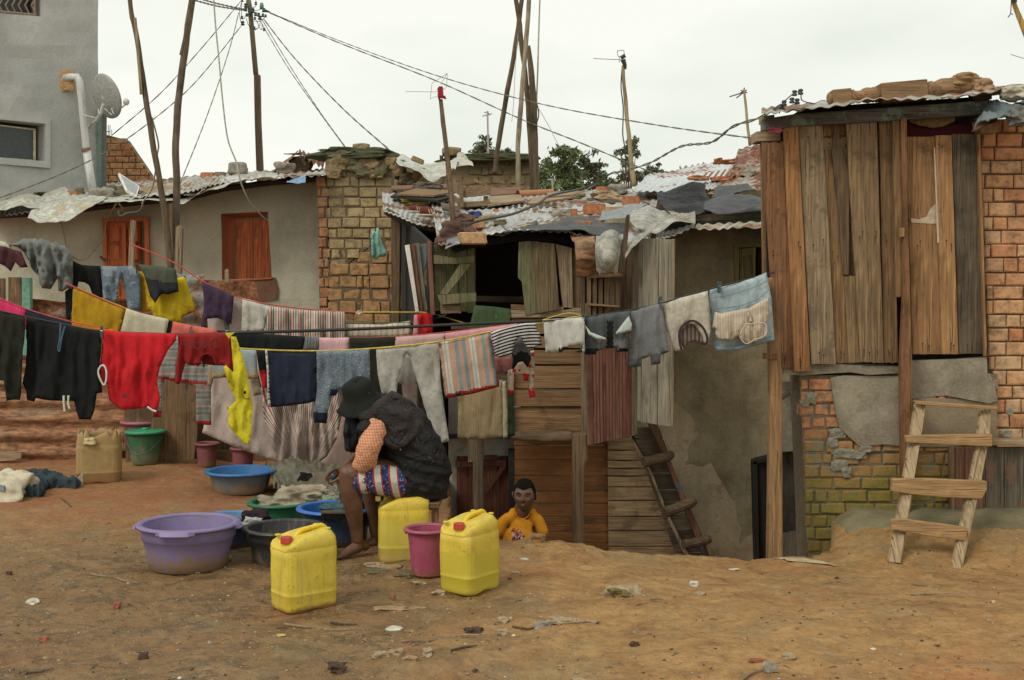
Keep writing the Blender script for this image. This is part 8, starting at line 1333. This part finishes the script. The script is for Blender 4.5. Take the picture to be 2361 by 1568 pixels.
# ---------------------------------------------------------------- the boy
by = thing('person', 'boy in an orange printed tee shirt standing down in the alley', 'person', P(1208, 1180, 7.8) * 1.0); by.location.z = -1.28; D0 = 7.8
SK2 = M('deep_brown_skin'); v = SK2.coord(); SK2.col(SK2.ramp(SK2.noise(v, 24, 4), [(.3, (.09, .042, .022)), (.7, (.125, .060, .034))])); SK2.rough(.48); SKB = SK2.m; SK2.rough(.62)
hc = P(1209.5, 1141, D0); n1_, n2_ = 64, 56; V = []
def ga(x, z, cx, cz, sx, sz): return math.exp(-((x - cx) / sx) ** 2 - ((z - cz) / sz) ** 2)
yaw = R(-8); cy_, sy_ = math.cos(yaw), math.sin(yaw)
for j in range(n2_ + 1):
    th = math.pi * j / n2_
    for k in range(n1_):
        ph_ = 2 * math.pi * k / n1_; x, y, z = math.sin(th) * math.cos(ph_), math.sin(th) * math.sin(ph_), math.cos(th); w = .072
        X_ = x * (w * (1 - .26 * ss((-z - .05) / .95)) ); Y_ = y * .086; Z_ = z * .104
        if y < 0: Y_ = y * (.078 - .006 * ss((z - .2) / .6)) ; 
        if y > 0 and z < -.2: Y_ *= 1 - .35 * ss((-z - .2) / .6)
        if y < .15:
            f = ss((.15 - y) / .5); d_ = 0
            d_ += .019 * ga(x, z, 0, -.20, .13, .12) + .011 * ga(x, z, 0, -.02, .09, .2) + .006 * (ga(x, z, .14, -.25, .08, .07) + ga(x, z, -.14, -.25, .08, .07))
            d_ -= .012 * (ga(x, z, .40, .02, .22, .14) + ga(x, z, -.40, .02, .22, .14)); d_ += .005 * (ga(x, z, .38, .22, .3, .07) + ga(x, z, -.38, .22, .3, .07)); d_ += .004 * (ga(x, z, .55, -.22, .2, .2) + ga(x, z, -.55, -.22, .2, .2))
            d_ += .008 * ga(x, z, 0, -.52, .26, .10) - .004 * ga(x, z, 0, -.53, .22, .015) + .007 * ga(x, z, 0, -.86, .25, .12) - .004 * ga(x, z, 0, -.68, .3, .06); Y_ -= d_ * f
        V.append(hc + Vector((X_ * cy_ - Y_ * sy_, X_ * sy_ + Y_ * cy_, Z_)))
fs = [(j * n1_ + k, j * n1_ + (k + 1) % n1_, (j + 1) * n1_ + (k + 1) % n1_, (j + 1) * n1_ + k) for j in range(n2_) for k in range(n1_)]
g = G(); g.add(V, fs); loc = lambda x, y, z: hc + Vector((x * cy_ - y * sy_, x * sy_ + y * cy_, z))
for s_ in (-1, 1): g.ball(loc(s_ * .072, .008, -.008), (.009, .014, .024)); g.ball(loc(s_ * .080, .012, .004), (.006, .010, .015))
chain(g, [loc(0, .022, -.05), loc(0, .03, -.10), P(1206, 1184, D0 + .045)], [.045, .041, .042]); g.ball(P(1204, 1200, D0 + .045), (.05, .04, .05)); chain(g, [P(1201, 1222, D0 + .05), P(1199, 1290, D0 + .03), P(1199, 1380, D0 + .02)], [.06, .085, .085], 16)
for s_, ue in ((-1, 1150), (1, 1250)): chain(g, [P(1203 + s_ * 30, 1206, D0 + .05), P(ue, 1240, D0 + .01), P(ue + s_ * 2, 1300, D0 - .02), P(1203 + s_ * 40, 1370, D0 - .05)], [.03, .029, .026, .02]); chain(g, [P(1208 + s_ * 16, 1390, D0), P(1208 + s_ * 17, 1500, D0), P(1208 + s_ * 17, 1630, D0 + .02)], [.07, .05, .034])
fuse('body', g, SKB, .0042, by, 1, origin=hc)
EW = flat('boy_eye_white', (.085, .07, .06), .6); EI = flat('dark_iris', (.012, .008, .006), .15)
for s_ in (-1, 1):
    e = G().ball(loc(s_ * .0285, -.0595, .002), (.0095, .010, .0038), 14, 10).mk('eye', EW, by, smooth=True); G().ball(loc(s_ * .0285 - .001, -.0665, .002), (.0045, .0040, .0040), 12, 8).mk('iris', EI, e, smooth=True)
    G().tube([loc(s_ * .0165, -.068, .0085), loc(s_ * .0285, -.070, .0105), loc(s_ * .041, -.064, .0075)], .0024, 6).mk('eyelid', SKB, e, smooth=True); G().tube([loc(s_ * .015, -.074, .021), loc(s_ * .030, -.074, .026), loc(s_ * .045, -.064, .021)], [.0022, .0032, .0016], 6).mk('eyebrow', EI, by, smooth=True)
LP = flat('lip_tone', (.115, .05, .036), .5); G().tube([loc(-.022, -.0735, -.053), loc(-.008, -.084, -.0495), loc(0, -.084, -.051), loc(.008, -.084, -.0495), loc(.022, -.0735, -.053)], [.0015, .003, .003, .003, .0015], 8).mk('upper_lip', LP, by, smooth=True); G().tube([loc(-.020, -.0735, -.0545), loc(0, -.083, -.059), loc(.020, -.0735, -.0545)], [.0015, .0045, .0015], 8).mk('lower_lip', LP, by, smooth=True)
V = []; n1_, n2_ = 56, 24
for j in range(n2_ + 1):
    for k in range(n1_):
        ph_ = 2 * math.pi * k / n1_; fr2 = ss((-math.sin(ph_) - .1) / .6); lim = .36 + .24 * (1 - fr2) - .06 * abs(math.cos(ph_)) * fr2; th = math.pi * lim * j / n2_ * (1.0); x, y, z = math.sin(th) * math.cos(ph_), math.sin(th) * math.sin(ph_), math.cos(th); q = 1 + .006 * N(x * 30, y * 30, z * 30)
        V.append(loc(x * .0755 * q, y * (.086 if y < 0 else .093) * q + .001, z * .109 * q))
fs = [(j * n1_ + k, j * n1_ + (k + 1) % n1_, (j + 1) * n1_ + (k + 1) % n1_, (j + 1) * n1_ + k) for j in range(n2_) for k in range(n1_)]; V, fs = shell(V, fs, [v + (hc - v) * .12 for v in V]); HR = M('black_hair'); HR.col((.008, .007, .006)); HR.rough(1); HR.p.inputs['Specular IOR Level'].default_value = .1; HR.bump(HR.noise(HR.coord(), 160, 3), 1, .006); mk('hair', V, fs, HR.m, by, smooth=True)
OT = fabric('orange_tee', (.50, .205, .014), wr=.7, fine=.4); g = G(); chain(g, [P(1201, 1222, D0 + .04), P(1197, 1262, D0 + .02), P(1197, 1380, D0 + .02)], [.088, .126, .128], 24)
for s_, q in ((-1, [(1180, 1192), (1160, 1203), (1147, 1228)]), (1, [(1230, 1192), (1243, 1203), (1252, 1226)])): chain(g, [P(q[0][0], q[0][1], D0 + .03), P(q[1][0], q[1][1], D0 + .02), P(q[2][0], q[2][1], D0)], [.036, .038, .036], 14)
g.ball(P(1203, 1209, D0 + .035), (.09, .055, .03)); g.ball(P(1184, 1184, D0 + .045), (.036, .042, .036)); g.ball(P(1226, 1184, D0 + .045), (.036, .042, .036)); g.ball(P(1170, 1192, D0 + .04), (.034, .04, .03)); g.ball(P(1238, 1194, D0 + .04), (.032, .04, .03)); TEE = fuse('tee_shirt', g, OT, .006, by, 5, lambda p: .005 * N(p.x * 9, p.y * 9, p.z * 5) + .004 * N(p.x * 26, 2, p.z * 8))
G().tube([P(1205, 1174, D0 + .02) + Vector((.052 * math.cos(a * .42), .055 * math.sin(a * .42), .052 * min(.3, math.sin(a * .42)))) for a in range(16)], .003, 8).mk('collar', fabric('orange_rib', (.46, .17, .012)), by, smooth=True)
rr = random.Random(5); PC = [flat('print_' + n, c, .8) for n, c in (('navy', (.02, .025, .06)), ('red', (.42, .03, .05)), ('white', (.5, .48, .5)), ('pink', (.45, .2, .24)))]; g = G()
for i in range(80):
    a, b = rr.gauss(0, 9), rr.gauss(0, 9)
    if a * a + b * b > 330: continue
    p = onto(TEE, 1193 + a, 1234 + b, .002 + .0004 * (i % 4)); g.cm = (1 if b < -6 and rr.random() < .6 else rr.choice([0, 2, 3, 1])) if b < 4 else rr.choice([0, 0, 2, 0, 1]); w = rr.uniform(.005, .011); n_ = 7; g.add([p + Vector((w * math.cos(t * .9 + a) * rr.uniform(.6, 1), 0, w * math.sin(t * .9 + a) * rr.uniform(.6, 1))) for t in range(n_)], [tuple(range(n_))])
g.mk('shirt_print', PC, TEE); G().tube([P(1208, 1385, D0), P(1208, 1420, D0)], [.12, .125], 20).mk('shorts', BLK, by, smooth=True)

nx2, ny2 = 90, 34; V = []
for j in range(ny2 + 1):
    for i in range(nx2 + 1):
        x = 2.16 + 2.6 * i / nx2; y = 7.78 + .56 * j / ny2; e = min(1, (y - 7.78 - .09 * (1 + N(x * 3, 2)) - .2 * max(0, 2.5 - x)) / .1, (x - 2.16) / .12); V.append((x, y, gz(x, y) + .012 * ss(e) - .02 * (1 - ss(e)) + .004 * N(x * 9, y * 9)))
mk('cement_apron', V, [(j * (nx2 + 1) + i, j * (nx2 + 1) + i + 1, (j + 1) * (nx2 + 1) + i + 1, (j + 1) * (nx2 + 1) + i) for j in range(ny2) for i in range(nx2)], CEMG, smooth=True, label='mossy grey cement apron sloping up to the foot of the brick hut', cat='cement apron')
# ---------------------------------------------------------------- litter and stones on the ground
def onground(name, lb, cat, u, v, r, mat, sd=1, rough=.35, sink=.3, group=None, sub=2): p = gp(u, v); V, fs = rockmesh(p + Vector((0, 0, r[2] * (1 - sink))), r, sub, rough, sd); return mk(name, V, fs, mat, smooth=False, label=lb, cat=cat, group=group)
WS = flat('white_scrap', (.52, .49, .40), .6); YS = flat('yellow_scrap', (.52, .38, .12), .7); DST = flat('dark_clod', (.07, .04, .025), .95, .8); RDS = flat('red_clod', (.28, .09, .05), .95, .8); TST = flat('tan_clod', (.31, .20, .11), .95, .8)
for i, (lb, u, v, a, b, h, mt) in enumerate([('crumpled white plastic scrap at the lower left', 75, 1393, .045, .03, .022, WS), ('orange brown clod near the white scrap at the lower left', 270, 1405, .024, .02, .02, RDS), ('dark brown clod below the orange brown clod', 330, 1516, .03, .025, .022, DST), ('pale torn leaf below the right jerrycan', 910, 1447, .05, .05, .008, WS), ('upper whitish stone right of the pale torn leaf', 1160, 1432, .04, .03, .02, SAND), ('lower whitish stone right of the pale torn leaf', 1158, 1462, .035, .025, .02, SAND), ('yellow paper scrap below the front jerrycan', 648, 1468, .032, .02, .006, YS), ('pale flat stone behind the ledge stones', 1614, 1368, .04, .02, .012, SAND), ('white scrap in the middle right of the yard', 1600, 1353, .035, .025, .022, WS), ('pair of white scraps at the ledge above', 1692, 1312, .045, .02, .01, WS), ('grey round stone at the bottom of the yard', 1775, 1550, .045, .035, .03, GRAN), ('pale stone sunk in the lower right yard', 1818, 1518, .045, .03, .02, SAND), ('cream stone at the very bottom centre', 1337, 1562, .05, .03, .014, SAND), ('dark clod left of the red scrap', 1464, 1484, .035, .025, .016, DST), ('red scrap lying in the right yard', 1745, 1524, .05, .02, .01, RDS), ('bluish white scrap by the ledge', 1208, 1288, .04, .025, .006, flat('mint_scrap', (.36, .42, .36))), ('rounded earth lump on the ledge below the boy', 1236, 1253, .08, .06, .045, EARTH), ('brown clod left of the white scrap', 22, 1327, .022, .02, .014, DST), ('brown wet clod in the lower left', 100, 1474, .035, .025, .012, RDS), ('brown brick chip between the two front jerrycans', 905, 1376, .02, .016, .012, RDS), ('brick red chip right of the right jerrycan', 1176, 1336, .016, .014, .012, RDS), ('flat tan shard right of the right jerrycan', 1188, 1318, .035, .02, .008, SAND), ('white chip near the right ladder foot', 2290, 1392, .012, .01, .01, WS)]):
    onground('litter' if mt in (WS, YS) else 'stone', lb, 'litter' if mt in (WS, YS) else 'stone', u, v, (a * .72, b * .72, h * .75), mt, i * 3 + 2, .5)
ms = onground('stone', 'mossy flat stone in the middle of the right yard', 'stone', 1438, 1372, (.10, .05, .035), SAND, 17, .4, sub=3); onground('moss_tuft', 'moss growing on the front of the flat stone', 'moss', 1425, 1378, (.05, .025, .02), flat('bright_moss', (.15, .13, .04), .95, 1), 21, .5, sub=3)
dl = onground('dead_leaf', 'curled dark dead leaf below the front jerrycan', 'leaf', 778, 1545, (.032, .025, .02), DST, 26, .9, sub=3)
for i, (lb, q) in enumerate([('forked dry twig near the purple basin', [(208, 1328), (232, 1335), (262, 1336), (292, 1345), (318, 1352)]), ('thin dark stick below the front jerrycan', [(762, 1434), (790, 1437), (825, 1438)]), ('long pale twig crossing below the front jerrycan', [(655, 1436), (700, 1443), (760, 1449), (815, 1451)]), ('long bent branch right of the pale torn leaf', [(925, 1489), (990, 1482), (1060, 1470), (1125, 1462)]), ('dark twig under the bent branch', [(1040, 1507), (1070, 1502), (1100, 1496)]), ('brown stick lying in the middle yard', [(1182, 1446), (1220, 1452), (1255, 1447), (1285, 1430)]), ('straight pale splinter on the right yard', [(2100, 1374), (2150, 1372), (2196, 1370)]), ('curved thin twig above the pale splinter', [(2098, 1352), (2130, 1349), (2165, 1351)]), ('dark stick at the bottom left', [(60, 1556), (95, 1553), (124, 1551)]), ('small stick on the red earth at the left', [(140, 1150), (152, 1160), (165, 1170)]), ('short splinter in the middle of the yard', [(1500, 1394), (1530, 1391)]), ('dry stem near the bottom centre', [(1708, 1568), (1730, 1556), (1760, 1549)])]):
    G().tube([gp(u, v) + Vector((0, 0, .006)) for u, v in q], [.006] + [.005] * (len(q) - 2) + [.003], 5).mk('twig', PALE if 'pale' in lb or 'splinter' in lb or 'dry' in lb else POLE, label=lb, cat='twig', group='twigs on the ground')
g = G()
for i in range(16): a_ = gp(1792 + i * 1.5, 1294 + i * .5); g.tube([a_ + Vector((0, 0, .008)), gp(1850 + i * 4, 1297 + i * .7) + Vector((0, 0, .01)), gp(1890 + i * 2.5, 1301 + i * .6) + Vector((0, 0, .006))], .003, 4)
g.mk('dry_grass', flat('straw', (.33, .28, .17)), label='bundle of dry grass stems on the ledge by the hut', cat='grass')
for i, (u, v, a, b, h, mt) in enumerate([(860, 1306, .07, .05, .018, SAND), (905, 1312, .09, .05, .014, TST), (872, 1322, .06, .03, .014, MOSSR), (930, 1330, .06, .04, .012, MOSSR), (968, 1346, .05, .03, .012, SAND), (900, 1402, .09, .05, .008, TST), (1010, 1372, .04, .03, .014, SAND), (960, 1398, .05, .02, .008, TST), (880, 1516, .05, .035, .016, SAND), (915, 1510, .035, .03, .018, SAND), (945, 1520, .04, .03, .014, TST), (985, 1508, .03, .05, .012, SAND), (1300, 1440, .09, .05, .014, SAND), (1350, 1436, .07, .05, .010, TST), (1090, 1452, .05, .03, .02, DST), (1250, 1448, .05, .04, .022, GRAN)]):
    onground('rubble', 'flat rubble stone half buried in the trodden earth', 'rubble', u, v, (a * .8, b * .7, h), mt, i * 5 + 1, .6, .8, 'rubble stones sunk in the yard', sub=3)
rg = random.Random(11); g = G(); cols = [DST, TST, SAND, RDS, WS, GRAN]; tt = bpy.data.objects
for i in range(2000):
    v_ = 1190 + 390 * rg.random() ** .8; u_ = rg.uniform(-60, 2420)
    if 1030 < u_ < 1930 and v_ < lin(EDGE, u_) + 6: continue
    if N(u_ / 160, v_ / 60) < -.1 and rg.random() < .6: continue
    p = gp(u_, v_); r_ = rg.uniform(.003, .0085) * (1.6 if rg.random() < .06 else 1); g.cm = rg.choice([0, 0, 1, 1, 1, 1, 1, 2, 3, 1, 5, 4 if rg.random() < .25 else 1]); s = r_
    g.add([p + Vector((s * rg.uniform(.7, 1.6), 0, .2 * s)), p + Vector((0, s * rg.uniform(.6, 1.4), .1 * s)), p + Vector((-s * rg.uniform(.7, 1.6), 0, .2 * s)), p + Vector((0, -s * rg.uniform(.6, 1.4), 0)), p + Vector((rg.uniform(-.3, .3) * s, 0, s * rg.uniform(.5, 1.1)))], [(0, 1, 4), (1, 2, 4), (2, 3, 4), (3, 0, 4), (0, 3, 2, 1)])
g.mk('gravel', cols, kind='stuff', origin=(0, 0, 0))
g = G()
for i in range(260):
    v_ = 1200 + 370 * rg.random(); u_ = rg.uniform(0, 2361)
    if 1030 < u_ < 1930 and v_ < lin(EDGE, u_) + 8: continue
    p = gp(u_, v_); a = rg.uniform(0, 6.3); L_ = rg.uniform(.012, .05); g.cm = rg.choice([0, 1, 1]); q = Vector((math.cos(a), math.sin(a), 0)) * L_; g.tube([p + Vector((0, 0, .002)), p + q * .5 + Vector((0, 0, .006)), p + q + Vector((0, 0, .002))], rg.uniform(.0012, .0028), 4)
g.mk('straw_litter', [POLE, PALE], kind='stuff', origin=(0, 0, 0))
# dust and seams on the gilet, nails and hinges on the boards
g = G(); DU = flat('dust_mark', (.10, .095, .085)); rd_ = random.Random(3)
for i in range(60):
    u, v = (rd_.gauss(962, 9), rd_.gauss(1010, 9)) if i < 34 else (rd_.gauss(993, 6), rd_.gauss(1048, 10)); p = onto(gil, u, v, .001); s = rd_.uniform(.001, .004); g.add([p + Vector((-s, 0, 0)), p + Vector((0, -.001, -s)), p + Vector((s, 0, 0)), p + Vector((0, -.001, s * rd_.uniform(.5, 1.5)))], [(0, 1, 2, 3)])
g.mk('dust_mark', DU, gil)
ho = [o for o in wo_.children if o.name.startswith('hood')][0]
for q in ([(935, 935), (940, 960), (938, 985), (928, 1008), (914, 1024)], [(852, 985), (875, 1000), (900, 1014), (914, 1024)]): G().tube([onto(ho, u, v, .001) for u, v in q], .003, 5).mk('seam', GIL, ho)
G().tube([onto(gil, u, v, .002) for u, v in ((919, 1030), (935, 1045), (960, 1052), (985, 1046))], .003, 5).mk('waist_seam', HOODM, gil); G().ball(onto(gil, 923, 1036, .004), .007).mk('toggle', flat('pale_toggle', (.35, .33, .28)), gil, smooth=True)
